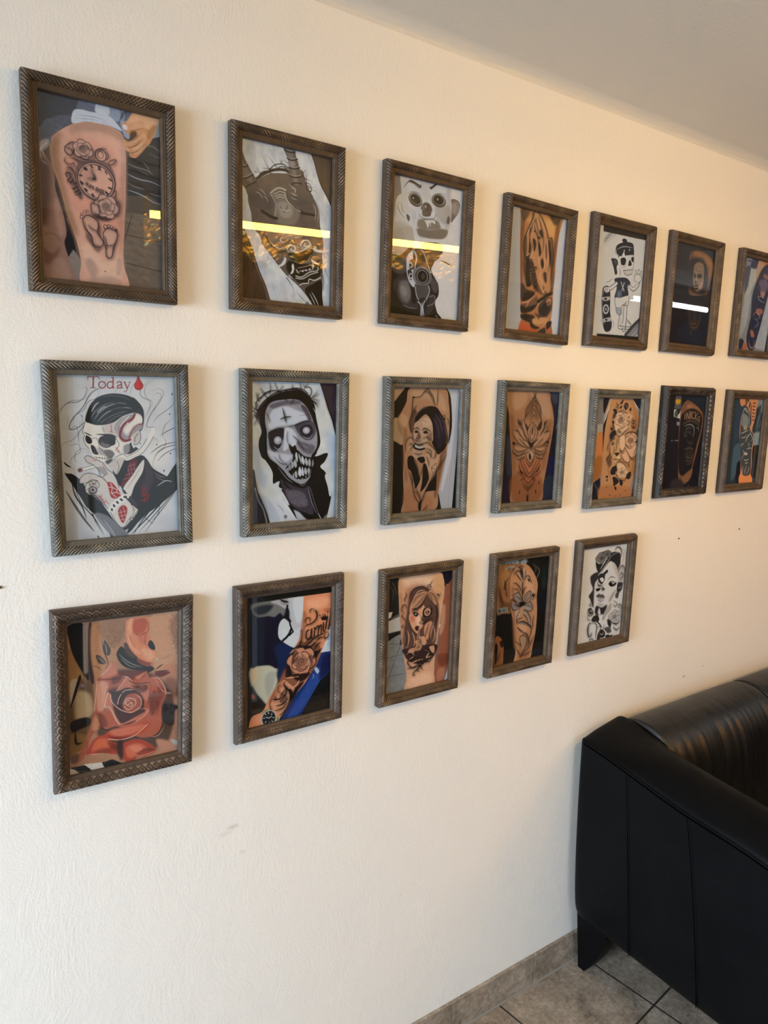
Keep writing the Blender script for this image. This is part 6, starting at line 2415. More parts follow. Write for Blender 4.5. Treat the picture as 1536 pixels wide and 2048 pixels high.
ARTS['lily'] = (210, '''
B001001001
F001010013 b16.9|879 209 989 180 1001 446 903 454
F008020025 b12|893 352 962 340 960 461 905 475
F001003011 b24.1|802 563 999 568 994 815 823 790
F001008021 b24.1|804 1343 1023 1403 1029 1467 826 1430
F088101089 b6.02|77 7 534 24 540 93 97 105
F255312379 b6.02|508 26 562 37 541 103 445 74
S155190199 w12 t1|762 146 825 223 779 318 814 252
S060074067 w9.63 t1|676 98 751 175 717 251
S088106089 w8.43 t1|717 102 793 180
F267131062|56 62 222 60 431 62 448 260 325 364 320 619 305 756 124 769 66 682 56 389
F399215089 b21.7 a80|103 182 256 161 243 315 143 361
F103043014 b19.3 a80|54 369 172 560 320 619 315 717 142 673
S032013001 w24.1 b6.02 t1|77 334 130 515 177 619
S023008001 w24.1 b4.82 t1|262 239 203 310 198 407 225 410
S013002001 w12 t1|174 268 181 346 172 404
S013002001 w9.63 t1|225 410 216 468 246 511
P267328393|59 19 408 21 412 75 61 53
L013015014 w7.22|78 28 93 52
S013015014 w6.02|91 26 117 30 119 54 93 52
S013015014 w6.02|136 32 155 32 157 55 136 55
S013015014 w6.02|173 17 178 60
S013015014 w6.02|201 44 220 43 224 60 204 60 202 41
S013015014 w6.02|243 41 262 41 263 65
S013015014 w6.02|280 43 284 67 303 67
S013015014 w6.02|321 32 326 67
S013015014 w6.02|350 35 355 68
L013015014 w6.02|311 44 366 44
P372356325 a70|166 88 342 97 347 156 170 142
L023023021 w7.22|180 99 219 100
L023023021 w7.22|199 101 205 141
S023023021 w6.02|226 119 246 119 249 142 228 142 230 127
L023023021 w6.02|260 111 265 144
L023023021 w6.02|278 111 283 146
S023023021 w6.02|295 128 313 128 315 148 299 146 295 128
S023023021 w6.02|324 129 339 129 341 149 325 148 324 129
P203247300|77 654 258 655 270 726 89 729
L023023025 w9.63|97 672 105 717
S023023025 w8.43|97 672 124 680 105 692 132 701 107 715
L023023025 w7.22|142 698 170 697
L023023025 w8.43|184 674 190 714
S023023025 w7.22|207 677 198 691 205 714
L023023025 w7.22|233 671 239 716
F001001001|85 763 305 756 347 782 382 887 416 1134 461 1344 448 1505 221 1493 229 1262 215 1100 118 1014
F255098037|65 1075 161 1071 222 1181 234 1324 221 1493 79 1506
F012001001 b7.22|153 1129 217 1120 224 1201 186 1215
F001001001|71 1155 118 1183 121 1383 80 1436
S013001001 w10.8 t1|176 1253 144 1348 122 1404
F473261153|335 169 434 102 540 93 655 165 764 307 809 423 803 584 826 750 833 894 824 1098 786 1299 734 1486 448 1505 461 1344 430 1136 382 887 329 719 295 478 279 280
F601373252 b28.9 a80|547 173 697 329 744 536 701 671 572 454
F267115059 b24.1 a80|304 420 357 427 426 934 480 1246 425 1236 364 824
F342138067 b28.9 a80|533 1234 748 1189 715 1431 525 1458
F574344230 b24.1 a80|481 942 647 988 601 1083 489 1044
S007001003 w14.4 t1|492 147 516 268 513 387 525 527 534 628
F491344287|465 144 547 173 555 253 523 348 475 264
F060038037 b7.22|440 171 494 177 519 308 475 264
S007001003 w8.43 t1|438 141 496 197 514 327
S007001003 w8.43 t1|547 163 555 253 515 337
S007001003 w12 t1|398 137 449 113 517 130
S007001003 w10.8 t1|410 129 465 144 507 169
S007001003 w10.8 t1|327 237 362 182 441 181 499 227
S383312275 w8.43 t1|365 212 418 218 479 303
S007001003 w16.9 t1 b2.41|363 192 421 257 495 335
S007001003 w10.8 t1|548 331 570 274 624 271 671 346 695 379
S383312275 w10.8 t1|561 323 598 288 628 321
F012004008|600 308 627 306 658 354 631 351
S007001003 w10.8 t1|323 334 403 354 476 432 516 506
S383312275 w9.63 t1|430 357 489 423
S007001003 w9.63 t1|342 415 423 435 467 480
S007001003 w12 t1|596 417 545 450 532 528
F276242230 b2.41|350 505 440 477 516 576 536 649 481 641 396 580
S007001003 w8.43|350 505 447 478 516 576 536 649
S007001003 w8.43|350 505 383 578 481 641
S042029033 w8.43 t1|391 520 475 571 528 638
F357312275 b2.41|561 632 580 534 643 482 686 508 652 584
S007001003 w8.43|548 640 580 534 643 488 686 508 652 584 576 644
S042029033 w7.22 t1|646 513 597 577 561 632
F357312275|671 647 717 542 759 558 749 597 701 671
S007001003 w9.63|658 655 716 537 767 564 710 622
F007001003 b3.61|710 541 759 558 727 584
F317291287 b2.41|552 681 644 643 700 661 736 747 683 770 598 738
S007001003 w8.43|552 681 644 643 700 656 736 747 669 773 570 729
S042029033 w8.43 t1|566 683 647 684 721 735
F255224230 b2.41|333 621 426 614 498 673 488 722 381 717 325 679
S007001003 w9.63|486 692 370 586 316 569 339 681 381 717 488 722
S042029033 w12 t1|360 625 430 664 499 694
F002001001 b7.22|467 629 547 620 603 648 552 681 499 694
S007001003 w8.43 t1|536 649 483 661 442 646
F443344300|422 733 503 734 495 803 450 897 418 832
S007001003 w9.63|490 742 443 816 451 907 473 860 554 852
F399312264|546 760 627 762 706 875 700 966 636 865 577 815
S007001003 w9.63 t1|545 750 628 772 707 885 701 976
S007001003 w9.63 t1|548 791 622 852 686 964
F255207199 b3.61|451 907 558 903 699 956 733 1022 618 963
S007001003 w14.4 t1|452 917 558 903 672 962 734 1032
S007001003 w12 t1|645 957 731 1001 728 1114 692 1180
S007001003 w9.63 t1|772 844 754 943 776 1039
S007001003 w14.4 t1|455 958 514 1018 600 1072
S007001003 w14.4 t1|573 1068 658 1102 710 1224 674 1279
F342242180 b2.41|559 1218 605 1124 662 1154 656 1235 595 1327
S007001003 w9.63|554 1238 524 1131 603 1103 662 1154 657 1245 585 1366 555 1412
S007001003 w8.43 t1|445 1159 533 1234 576 1262
S007001003 w14.4 t1|799 1135 728 1268 599 1369 549 1422
S255190162 w9.63 t1|775 1173 702 1284 598 1359
S007001003 w9.63 t1|454 1262 530 1357 555 1412
S007001003 w9.63 t1|764 1357 670 1392 561 1403
N m12 x24.1 y24.1
''')
ARTS['lady'] = (200, '''
B688746859
N m8 x101 y101
F572604702 b20.1 a60|877 80 986 111 1016 332 944 364
S312315362 w10.1 t1 a80|892 82 979 169 997 310
F016018025 b7.55|334 172 384 110 552 79 644 117 732 116 857 157 859 296 832 431 791 348 723 281 632 252 525 338 447 407 353 338
F028029039 b7.55|236 421 358 377 447 407 430 502 347 531 341 724 347 901 260 762 226 709 301 622 247 518
F016018025 b6.29|659 235 740 175 843 166 875 297 821 351
R225230272 d003003008 r10|449 184 89 132
R174176212 d003003008 r40|559 137 59 89
S007008011 w15.1 t1|324 210 346 279 406 305
S688746859 w7.55 t1|339 211 385 245 430 259
S688746859 w11.3 t1|563 167 515 249 426 346
S312333401 w8.81 t1|624 193 707 152 824 134
S465486578 w11.3 t1|651 176 523 318 392 429
S007008011 w15.1 t1|724 105 755 59 830 66 876 130 867 237
S688746859 w7.55 t1|752 98 787 77 835 106
S164168201 w10.1 t1|914 133 941 225 908 321
F434457540 b5.03|827 391 908 321 974 368 1006 491 988 589 896 578 827 510
S040038049 w8.81|839 432 868 366 926 342 987 409 998 550
S040038049 w7.55|883 477 925 452 961 496 918 521 893 558
S627713859 w6.29|857 454 904 410 952 425
S627713859 w7.55 t1|827 391 822 470 912 590
S040038049 w10.1 t1|832 550 916 621 975 608 1004 591
F028029039 b6.29|852 593 960 606 957 706 873 755 834 690
S688746859 w6.29 t1|862 674 923 672 934 643
F071072093 b6.29|827 749 900 729 882 827 819 809
F653700816|582 325 692 268 774 326 816 429 839 611 824 729 736 857 651 895 506 904 414 862 377 788 382 710 371 611 362 532 398 479 481 450 562 400
F465478530 b17.6 a80|694 278 791 348 824 490 771 424
F624711859 b17.6|557 361 669 314 711 417 596 443
F642718859 b15.1|559 616 653 667 650 766 576 756
F312309340 b20.1 a85|723 756 819 688 812 747 721 855 675 849
F399409459 b12.6 a80|469 840 593 897 536 909 445 876
F020019025 b3.77|420 423 504 404 587 364 606 405 552 438 547 516 495 568 434 541 401 498
F688746859|442 484 498 471 532 514 492 539
S688746859 w7.55 t1|394 439 446 397 530 377
S007008011 w10.1 t1|374 514 439 581 494 558
S007008011 w8.81 t1|380 564 469 595 525 572
F007008011 b3.77|372 621 473 624 448 660 391 663
S312333401 w7.55 t1|357 551 351 687 353 824 368 953
S627713859 w7.55 t1|369 533 356 668 367 826
S121116137 w15.1 t1 b3.77|607 533 690 484 798 517
F016015021 b2.52|643 587 683 552 733 598 820 579 796 626 708 634
E001001001|696 593 33 22
S007008011 w10.1 t1|643 587 698 554 806 587
F078074086 b5.03|500 608 561 636 565 666 505 648
S007008011 w8.81 t1|481 635 521 660 564 656
F107103124|385 730 454 705 499 726 528 720 586 777 503 756 431 756
F416429503 b3.77|416 754 503 756 579 781 524 808 450 798
S007008011 w7.55 t1|393 736 488 756 586 782
S121116137 w12.6 t1 b3.77|421 794 497 824 568 814
S627713859 w7.55 t1|829 650 812 747 733 837
F020019025 b10.1|402 880 537 919 651 895 607 1018 550 1030 403 1008
F399409459 b10.1|630 962 738 877 751 979 642 1064 605 1118 557 1091
F688746859 b7.55|479 920 520 1025 459 996
S040038049 w8.81 t1|763 841 860 895 851 944 805 937 784 884
S020019025 w11.3 t1|883 958 895 930 957 938 979 992 954 1040
S020019025 w10.1 t1|900 971 930 965 943 1007
S040038049 w8.81 t1|292 796 255 839 300 865 267 821
F040038049 b5.03|234 904 304 895 356 981 272 988
S688746859 w7.55 t1|267 948 308 935 326 967
S040038049 w11.3 t1|225 884 244 994 344 999 364 923
S071072093 w8.81 t1|231 1002 252 1064 310 1073
R517547638 d020019025 r30|841 1104 96 143
F020019025 b6.29|679 1119 774 1164 771 1265 705 1214
S020019025 w20.1 t1|776 1185 902 1225 972 1175
S020019025 w15.1 t1|814 1252 914 1319 969 1276
F020019025 b3.77|324 1075 376 1023 462 1027 500 1102 446 1133 357 1109
S688746859 w11.3 t1|413 1098 465 1176 465 1296 495 1431
S020019025 w25.2 t1|387 1124 288 1128 263 1223 295 1317 353 1327
S020019025 w15.1 t1|373 1122 451 1174 450 1293 445 1372
S688746859 w8.81 t1|280 1186 329 1115 417 1129
S020019025 w11.3 t1|345 1256 351 1307 306 1289
S020019025 w10.1 t1|334 1413 315 1370 387 1372 392 1413
S040038049 w10.1 t1|470 1217 526 1196 547 1249 503 1252
F020019025 b3.77|495 1301 577 1254 659 1328 637 1385 549 1390 526 1446 479 1418
F071072093 b5.03|634 1243 754 1252 794 1330 705 1335
F020019025 b3.77|664 1369 738 1361 789 1410 716 1428
F040038049 b3.77|756 1384 830 1376 804 1413
S688746859 w7.55 t1|524 1305 587 1336 628 1313
S020019025 w10.1 t1|600 1449 655 1418 748 1444
S040038049 w8.81 t1|627 1182 604 1238 670 1289
S020019025 w22.6 t1 b2.52|349 1039 508 1163 574 1233
''')


# ------------------------------------------------------------------ lamps, door
tube_lamp((0.85, -1.545, 2.43), (2.30, -1.222, 2.43), 0.036, M_TUBE, 'yellow-glowing linear lamp under the ceiling above the photographer')
tube_lamp((3.86, -1.66, 2.43), (4.80, -1.66, 2.43), 0.055, M_TUBE2, 'brighter whitish linear lamp under the ceiling at the far end')

# added fill lamp that warms the picture wall: back plate, cover on top, glowing lens
wl = empty('added_fill_lamp', (3.1, Y0 + 0.001, 2.07))
tag(wl, 'long warm fill lamp added high on the dark wall behind the photographer', 'added fill lamp')
mesh_obj('back_plate', (lambda bm: (add_box(bm, (-0.61, 0.0, -0.06), (0.61, 0.02, 0.06)), bm)[1])(bmesh.new()), M_ALU, wl)
mesh_obj('cover', (lambda bm: (add_box(bm, (-0.61, 0.02, 0.046), (0.61, 0.16, 0.052)), bm)[1])(bmesh.new()), M_ALU, wl)
mesh_obj('lens', (lambda bm: (add_box(bm, (-0.60, 0.021, -0.045), (0.60, 0.07, 0.045)), bm)[1])(bmesh.new()), plain('fill_lens', LAMP, 0.4, 0, FILL_L), wl)

rng = random.Random(5)
foil = bmesh.new()
NX, NY = 110, 26
vv = []
ca, sa = math.cos(0.219), math.sin(0.219)
for i in range(NX + 1):
    row = []
    for j in range(NY + 1):
        s_ = 1.50 * i / NX
        hem = 2.335 + 0.05 * mnoise.noise(Vector((s_ * 6, 0.3, 0))) + 0.03 * mnoise.noise(Vector((s_ * 19, 2.3, 0)))
        z = hem + (CEIL_Z - 0.004 - hem) * j / NY
        off = -0.105 + 0.030 * mnoise.noise(Vector((s_ * 26, z * 26, 1.7))) + 0.012 * mnoise.noise(Vector((s_ * 70, z * 70, 4.1)))
        row.append(foil.verts.new((0.84 + s_ * ca - off * sa, -1.545 + s_ * sa + off * ca, z)))
    vv.append(row)
for i in range(NX):
    for j in range(NY):
        foil.faces.new((vv[i][j], vv[i][j + 1], vv[i + 1][j + 1], vv[i + 1][j]))
fo = mesh_obj('foil_sheet', foil, plain('gold_foil', (1.0, 0.80, 0.30), 0.27, 1.0))
fo.modifiers.new('thick', 'SOLIDIFY').thickness = 0.002
tag(fo, 'crumpled gold foil hanging from the ceiling behind the yellow-glowing lamp', 'decoration')

door = structure(empty('door_1', (0.705, -2.19, 0)))
DA = math.atan2(-1.42 + 2.18, 1.19 - 0.70)
door.rotation_euler = (0, 0, DA)
bm = bmesh.new()
for lo, hi in (((0, 0), (0.06, 2.05)), ((0.86, 0), (0.92, 2.05)), ((0.06, 0), (0.86, 0.15)), ((0.06, 1.98), (0.86, 2.05))):
    add_box(bm, (lo[0], -0.02, lo[1] + 0.006), (hi[0], 0.02, hi[1]))
mesh_obj('door_frame', bm, M_ALU, door)
t = NT('frosted_door_glass')
mx = t.n('MixShader', {0: 0.35, 1: t.n('BsdfTransparent', {'Color': (0.9, 0.93, 0.93, 1)}).outputs[0],
                       2: t.n('BsdfTranslucent', {'Color': (0.75, 0.8, 0.82, 1)}).outputs[0]})
t.t.links.new(mx.outputs[0], t.out.inputs[0])
bm = bmesh.new()
add_box(bm, (0.06, -0.004, 0.15), (0.86, 0.004, 1.98))
mesh_obj('pane', bm, t.m, door)
M_LETTER = plain('dark_lettering', (0.02, 0.02, 0.025), 0.5)
for txt, x, z in (('allistrasse 25', 0.58, 0.405), ('0724/33 2', 0.58, 0.318), ('certattoos', 0.56, 0.235)):
    cu = bpy.data.curves.new('lettering', 'FONT')
    cu.body = txt
    cu.size = 0.062
    cu.extrude = 0.0006
    tmp = bpy.data.objects.new('lettering', cu)
    COL.objects.link(tmp)
    me = bpy.data.meshes.new_from_object(tmp.evaluated_get(bpy.context.evaluated_depsgraph_get()))
    bpy.data.objects.remove(tmp)
    me.materials.clear()
    me.materials.append(M_LETTER)
    lo = link(bpy.data.objects.new('lettering', me), door)
    lo.location = (x, 0.0052, z)
    lo.rotation_euler = (math.radians(90), 0, math.radians(180))

# ------------------------------------------------------------------ picture frames


def sweep_frame(name, w, h, prof, disp, mat, parent, per=0.00105):
    """four mitred sides of a moulding; prof = [(inward, out, ornament 0..1)], disp(s, u, k, mask) -> (raise, ridge tone)"""
    verts, faces, ridge = [], [], []
    corners = [(-w / 2, h / 2), (w / 2, h / 2), (w / 2, -h / 2), (-w / 2, -h / 2)]
    np_ = len(prof)
    for k in range(4):
        a, b = Vector(corners[k]), Vector(corners[(k + 1) % 4])
        L = (b - a).length
        d = (b - a) / L
        inn = Vector((d.y, -d.x))
        ns = max(8, int(L / per))
        base = len(verts)
        for i in range(ns + 1):
            tt = i / ns
            for (u, v, m) in prof:
                s = u + tt * (L - 2 * u)
                dz, tone = disp(s, u, k, m, L) if m > 0 else (0.0, 0.5)
                fade = min(1.0, min(s - u, L - u - s) / 0.004)
                p = a + d * s + inn * u
                verts.append((p.x, -(v + dz * m * fade), p.y))
                ridge.append(tone)
        for i in range(ns):
            for j in range(np_ - 1):
                q = base + i * np_ + j
                faces.append((q, q + 1, q + np_ + 1, q + np_))
    me = bpy.data.meshes.new(name)
    me.from_pydata(verts, [], faces)
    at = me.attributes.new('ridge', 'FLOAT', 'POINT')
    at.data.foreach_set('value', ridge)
    me.materials.append(mat)
    me.polygons.foreach_set('use_smooth', [True] * len(me.polygons))
    me.update()
    return link(bpy.data.objects.new(name, me), parent)


FT = 0.026
PROF_ROPE = [(0.002, 0.001, 0), (0.0005, 0.001, 0), (0.0, 0.002, 0), (0.0, 0.0140, 0), (0.0006, 0.0150, 0), (0.0018, 0.0153, 0), (0.0018, 0.0160, 0),
             (0.0004, 0.0168, 0), (0.0003, 0.0188, .12), (0.0010, 0.0212, .4), (0.0026, 0.0235, .8), (0.0048, 0.0250, 1), (0.0075, 0.0257, 1),
             (0.0102, 0.0250, 1), (0.0128, 0.0232, 1), (0.0146, 0.0206, .7), (0.0154, 0.0182, .3),
             (0.0158, 0.0165, 0), (0.0166, 0.0172, 0), (0.0186, 0.0172, 0), (0.0192, 0.0160, 0), (0.0200, 0.0160, 0), (0.0206, 0.0166, 0), (0.0226, 0.0160, 0), (0.0236, 0.0145, 0), (0.0240, 0.0120, 0), (0.0240, 0.0066, 0)]


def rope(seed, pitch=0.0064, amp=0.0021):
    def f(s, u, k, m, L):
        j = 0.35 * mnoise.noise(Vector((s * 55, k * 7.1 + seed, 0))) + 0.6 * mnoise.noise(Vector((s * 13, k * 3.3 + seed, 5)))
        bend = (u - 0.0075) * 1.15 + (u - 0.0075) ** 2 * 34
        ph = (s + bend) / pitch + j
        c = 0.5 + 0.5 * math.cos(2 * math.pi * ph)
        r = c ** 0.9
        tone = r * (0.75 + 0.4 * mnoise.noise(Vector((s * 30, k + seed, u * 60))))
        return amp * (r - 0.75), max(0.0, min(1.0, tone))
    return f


PROF_CARVED = [(0.003, 0.001, 0), (0.0, 0.001, 0), (0.0, 0.010, 0), (0.0006, 0.0135, 0), (0.0022, 0.0170, 0), (0.0030, 0.0178, 0), (0.0038, 0.0200, .3), (0.0050, 0.0225, .6),
               (0.0066, 0.0243, 1), (0.0084, 0.0253, 1), (0.0104, 0.0256, 1), (0.0122, 0.0252, 1), (0.0140, 0.0243, 1), (0.0158, 0.0229, 1), (0.0176, 0.0212, 1),
               (0.0192, 0.0193, 1), (0.0206, 0.0174, .6), (0.0216, 0.0158, .2), (0.0222, 0.0146, 0), (0.0230, 0.0150, 0), (0.0248, 0.0146, 0), (0.0256, 0.0130, 0), (0.0276, 0.0124, 0), (0.0282, 0.0105, 0), (0.0282, 0.0066, 0)]


def carved(seed, pitch=0.0135, amp=0.0019, fine=2.6):
    """fans and scrolls pressed into the moulding"""
    def f(s, u, k, m, L):
        n = max(1, round(L / pitch))
        p = L / n
        c = (math.floor(s / p) + 0.5) * p
        x = (s - c) / p * 2
        y = (u - 0.0215) / 0.0135
        r = math.hypot(x * 0.85, y)
        ang = math.atan2(x, -y + 1e-6)
        fan = math.cos(ang * 9) * max(0.0, min(1.0, (0.85 - r) * 4)) * min(1.0, r * 3)
        arcs = math.cos(r * math.pi * fine * 2) * max(0.0, min(1.0, (r - 0.62) * 5))
        q = 0.5 + 0.5 * max(-1.0, min(1.0, fan + arcs))
        tone = q * (0.8 + 0.35 * mnoise.noise(Vector((s * 40, k + seed, u * 80))))
        return amp * (q - 0.5), max(0.0, min(1.0, tone))
    return f


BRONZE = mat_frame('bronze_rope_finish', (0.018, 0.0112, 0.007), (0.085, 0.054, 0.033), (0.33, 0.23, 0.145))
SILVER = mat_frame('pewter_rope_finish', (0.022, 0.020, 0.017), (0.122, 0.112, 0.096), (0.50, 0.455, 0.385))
BROWNC = mat_frame('brown_carved_finish', (0.018, 0.012, 0.0085), (0.072, 0.049, 0.036), (0.27, 0.20, 0.15))
OLDGOLD = mat_frame('old_gold_carved_finish', (0.022, 0.014, 0.009), (0.085, 0.056, 0.036), (0.20, 0.135, 0.075))
DARKC = mat_frame('dark_carved_finish', (0.008, 0.006, 0.005), (0.022, 0.016, 0.013), (0.30, 0.235, 0.19))

_cache = {}


def framed_picture(style, x, z, rot, w, h, finish, art, label, group='framed tattoo prints on the wall', kind='framed_print'):
    root = empty(kind, (x, -0.0005, z))
    root.rotation_euler = (0, -rot, 0)
    tag(root, label, 'picture frame', group)
    key = (style, round(w, 4), round(h, 4), finish.name)
    if key in _cache:
        fr = link(_cache[key].copy(), root)
    else:
        if style == 'rope':
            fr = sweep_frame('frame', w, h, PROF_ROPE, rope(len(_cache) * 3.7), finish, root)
        elif style == 'fine':
            fr = sweep_frame('frame', w, h, PROF_CARVED, carved(len(_cache) * 3.7, 0.0105, 0.0014, 3.2), finish, root)
        else:
            fr = sweep_frame('frame', w, h, PROF_CARVED, carved(len(_cache) * 3.7), finish, root)
        _cache[key] = fr
    ins = PROF_ROPE[-1][0] if style == 'rope' else PROF_CARVED[-1][0]
    pw, ph = w - 2 * ins + 0.004, h - 2 * ins + 0.004
    print_obj('print', art, pw, ph, root)
    bm = bmesh.new()
    add_box(bm, (-pw / 2, -0.0086, -ph / 2), (pw / 2, -0.0072, ph / 2))
    mesh_obj('glass', bm, M_GLASS, root)
    return root


def print_obj(name, art, pw, ph, parent):
    """the printed sheet: a fine grid whose points carry the printed colours"""
    img = render_art(art, pw, ph)             # rows from the top, linear RGB albedo
    H, Wd = img.shape[:2]
    xs = np.linspace(-pw / 2, pw / 2, Wd)
    zs = np.linspace(ph / 2, -ph / 2, H)
    co = np.empty((H, Wd, 3), np.float32)
    co[..., 0] = xs[None, :]
    co[..., 1] = -0.0045
    co[..., 2] = zs[:, None]
    idx = np.arange(H * Wd, dtype=np.int32).reshape(H, Wd)
    quads = np.stack([idx[:-1, :-1], idx[1:, :-1], idx[1:, 1:], idx[:-1, 1:]], -1).reshape(-1, 4)
    me = bpy.data.meshes.new(name)
    nq = len(quads)
    me.vertices.add(H * Wd)
    me.vertices.foreach_set('co', co.ravel())
    me.loops.add(nq * 4)
    me.loops.foreach_set('vertex_index', quads.ravel())
    me.polygons.add(nq)
    me.polygons.foreach_set('loop_start', np.arange(0, nq * 4, 4, dtype=np.int32))
    me.update(calc_edges=True)
    at = me.color_attributes.new('ink', 'FLOAT_COLOR', 'POINT')
    col = np.ones((H * Wd, 4), np.float32)
    col[:, :3] = img.reshape(-1, 3)
    at.data.foreach_set('color', col.ravel())
    me.materials.append(M_PRINT)
    return link(bpy.data.objects.new(name, me), parent)


t = NT('printed_paper')
t.bsdf(Base_Color=t.n('Attribute', attribute_name='ink').outputs['Color'], Roughness=0.6, Specular_IOR_Level=0.25)
M_PRINT = t.m

PICTURES = [
    # style, x, z, rotation, width, height, finish, art, label
    ('rope', 0.3204, 2.1055, -0.003, 0.2427, 0.335, BRONZE, 'watch', 'bronze rope frame with photo of thigh tattoo showing roses, watch and baby feet'),
    ('rope', 0.6668, 2.1079, -0.0004, 0.2427, 0.335, BRONZE, 'demon', 'bronze rope frame with a horned fanged demon mask on torn pale paper'),
    ('rope', 1.0101, 2.1082, -0.0049, 0.2427, 0.335, BRONZE, 'clown', 'bronze rope frame with a white clown mask above a revolver pointed outwards'),
    ('rope', 1.3553, 2.1003, -0.0171, 0.2427, 0.335, BRONZE, 'hands', 'bronze rope frame with photo of praying hands tattooed on a forearm'),
    ('fine', 1.6788, 2.1074, 0.0007, 0.2585, 0.3424, OLDGOLD, 'skater', 'brown carved frame with a cartoon skeleton holding a skateboard'),
    ('fine', 2.0176, 2.1111, -0.0028, 0.2585, 0.3424, OLDGOLD, 'shoulder', 'brown carved frame, dark photo of shoulder tattoo face, white lamp reflected in glass'),
    ('rope', 2.3752, 2.1145, 0.0, 0.2427, 0.335, BRONZE, 'sleeve', 'bronze frame of the top row cut by the photo edge, purple-grey sleeve tattoo'),
    ('rope', 0.3370, 1.6622, 0.015, 0.2484, 0.3366, SILVER, 'today', 'pewter rope frame with smoking suited skull under the red word Today'),
    ('rope', 0.6874, 1.6640, 0.0044, 0.2427, 0.335, SILVER, 'zombie', 'pewter rope frame with a zombie face wearing a crown of thorns'),
    ('rope', 1.0293, 1.6631, 0.0121, 0.2427, 0.335, SILVER, 'laugh', 'pewter rope frame with photo of a long-haired laughing face tattooed on an upper arm'),
    ('rope', 1.3721, 1.6654, -0.0039, 0.2427, 0.335, SILVER, 'lotus', 'pewter rope frame with photo of a lotus flower ornament tattooed on an arm'),
    ('rope', 1.7203, 1.6554, -0.0001, 0.2427, 0.335, SILVER, 'lion', 'pewter rope frame with photo of a lion and peony tattoo on an upper arm'),
    ('carved', 2.0460, 1.6708, 0.0025, 0.2585, 0.3424, DARKC, 'letters', 'nearly black carved frame with dark photo of arched lettering on an arm'),
    ('fine', 2.3930, 1.6690, 0.0, 0.2585, 0.3424, OLDGOLD, 'tribal', 'brown carved frame with a patterned sleeve tattoo, rightmost of the middle row'),
    ('carved', 0.3322, 1.2185, -0.0204, 0.2583, 0.3469, BROWNC, 'rose', 'brown carved frame with large red rose tattoo on a neck below an ear'),
    ('fine', 0.6801, 1.2230, 0.0018, 0.2585, 0.3424, BROWNC, 'family', 'brown carved frame with forearm tattoo of script and rose beside a wristwatch and blue jeans'),
    ('rope', 1.0304, 1.2209, -0.0008, 0.2427, 0.335, BRONZE, 'woman', 'bronze rope frame with photo of a masked long-haired woman tattooed on a leg'),
    ('rope', 1.3758, 1.2231, -0.0048, 0.2427, 0.335, BRONZE, 'lily', 'bronze rope frame with photo of lily flowers tattooed on an upper arm'),
    ('fine', 1.7110, 1.2258, -0.0012, 0.2585, 0.3424, OLDGOLD, 'lady', 'brown carved frame with black and grey drawing of a woman among roses and scrolls'),
]
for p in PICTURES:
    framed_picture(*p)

# small dark wall plugs left in the plaster
for px_, pz, lab in ((2.082, 1.358, 'dark wall plug below the nearly black carved frame'), (2.438, 1.361, 'dark wall plug near the right edge above the sofa'), (0.1335, 1.4445, 'dark nail at the left edge between the middle and bottom rows')):
    bm = bmesh.new()
    bmesh.ops.create_cone(bm, cap_ends=True, segments=14, radius1=0.0028, radius2=0.0022, depth=0.003)
    bmesh.ops.rotate(bm, verts=bm.verts, cent=(0, 0, 0), matrix=Matrix.Rotation(math.radians(90), 3, 'X'))
    o = mesh_obj('wall_plug', bm, plain('dark_plug', (0.09, 0.07, 0.045), 0.6))
    o.location = (px_, -0.0012, pz)
    tag(o, lab, 'wall plug')

# ------------------------------------------------------------------ the sofa
SX0, SX1 = 1.640, 3.19          # outer faces of the two arms
SY1 = -0.022                    # its back, almost touching the wall
SYF = -0.86                     # its front
sofa = empty('leather_sofa', ((SX0 + SX1) / 2, -0.44, 0))
tag(sofa, 'black leather two-seat sofa with rounded arms standing against the picture wall', 'sofa')


def sofa_child(o):
    o.location = o.location - sofa.location
    o.parent = sofa
    return o


def seam_z(y):
    """height of the welt along the outside of the arm: the arm falls gently towards the front"""
    return 0.797 + 0.136 * y - 0.004 * math.sin(y * 14)


def loft(name, rings, mat, closed=True, parent=None, subd=1, caps=True):
    bm = bmesh.new()
    vs = [[bm.verts.new(p) for p in r] for r in rings]
    n = len(rings[0])
    for a, b in zip(vs[:-1], vs[1:]):
        for i in range(n if closed else n - 1):
            j = (i + 1) % n
            bm.faces.new((a[i], a[j], b[j], b[i]))
    if caps and closed:
        bm.faces.new(list(reversed(vs[0])))
        bm.faces.new(vs[-1])
    bmesh.ops.recalc_face_normals(bm, faces=bm.faces)
    o = mesh_obj(name, bm, mat, None, True)
    if subd:
        m = o.modifiers.new('round', 'SUBSURF')
        m.levels = m.render_levels = subd
    return o


def outer_x(y, z):
    """the outer face of the near arm bulges a little between its seams"""
    zt = seam_z(y)
    k = max(0.0, (z - 0.19) / max(0.01, zt - 0.19))
    return 1.668 - 0.030 * k ** 0.8 - 0.006 * math.sin(math.pi * min(1, max(0, k))) + 0.0016 * mnoise.noise(Vector((y * 9, z * 7, 2.0)))


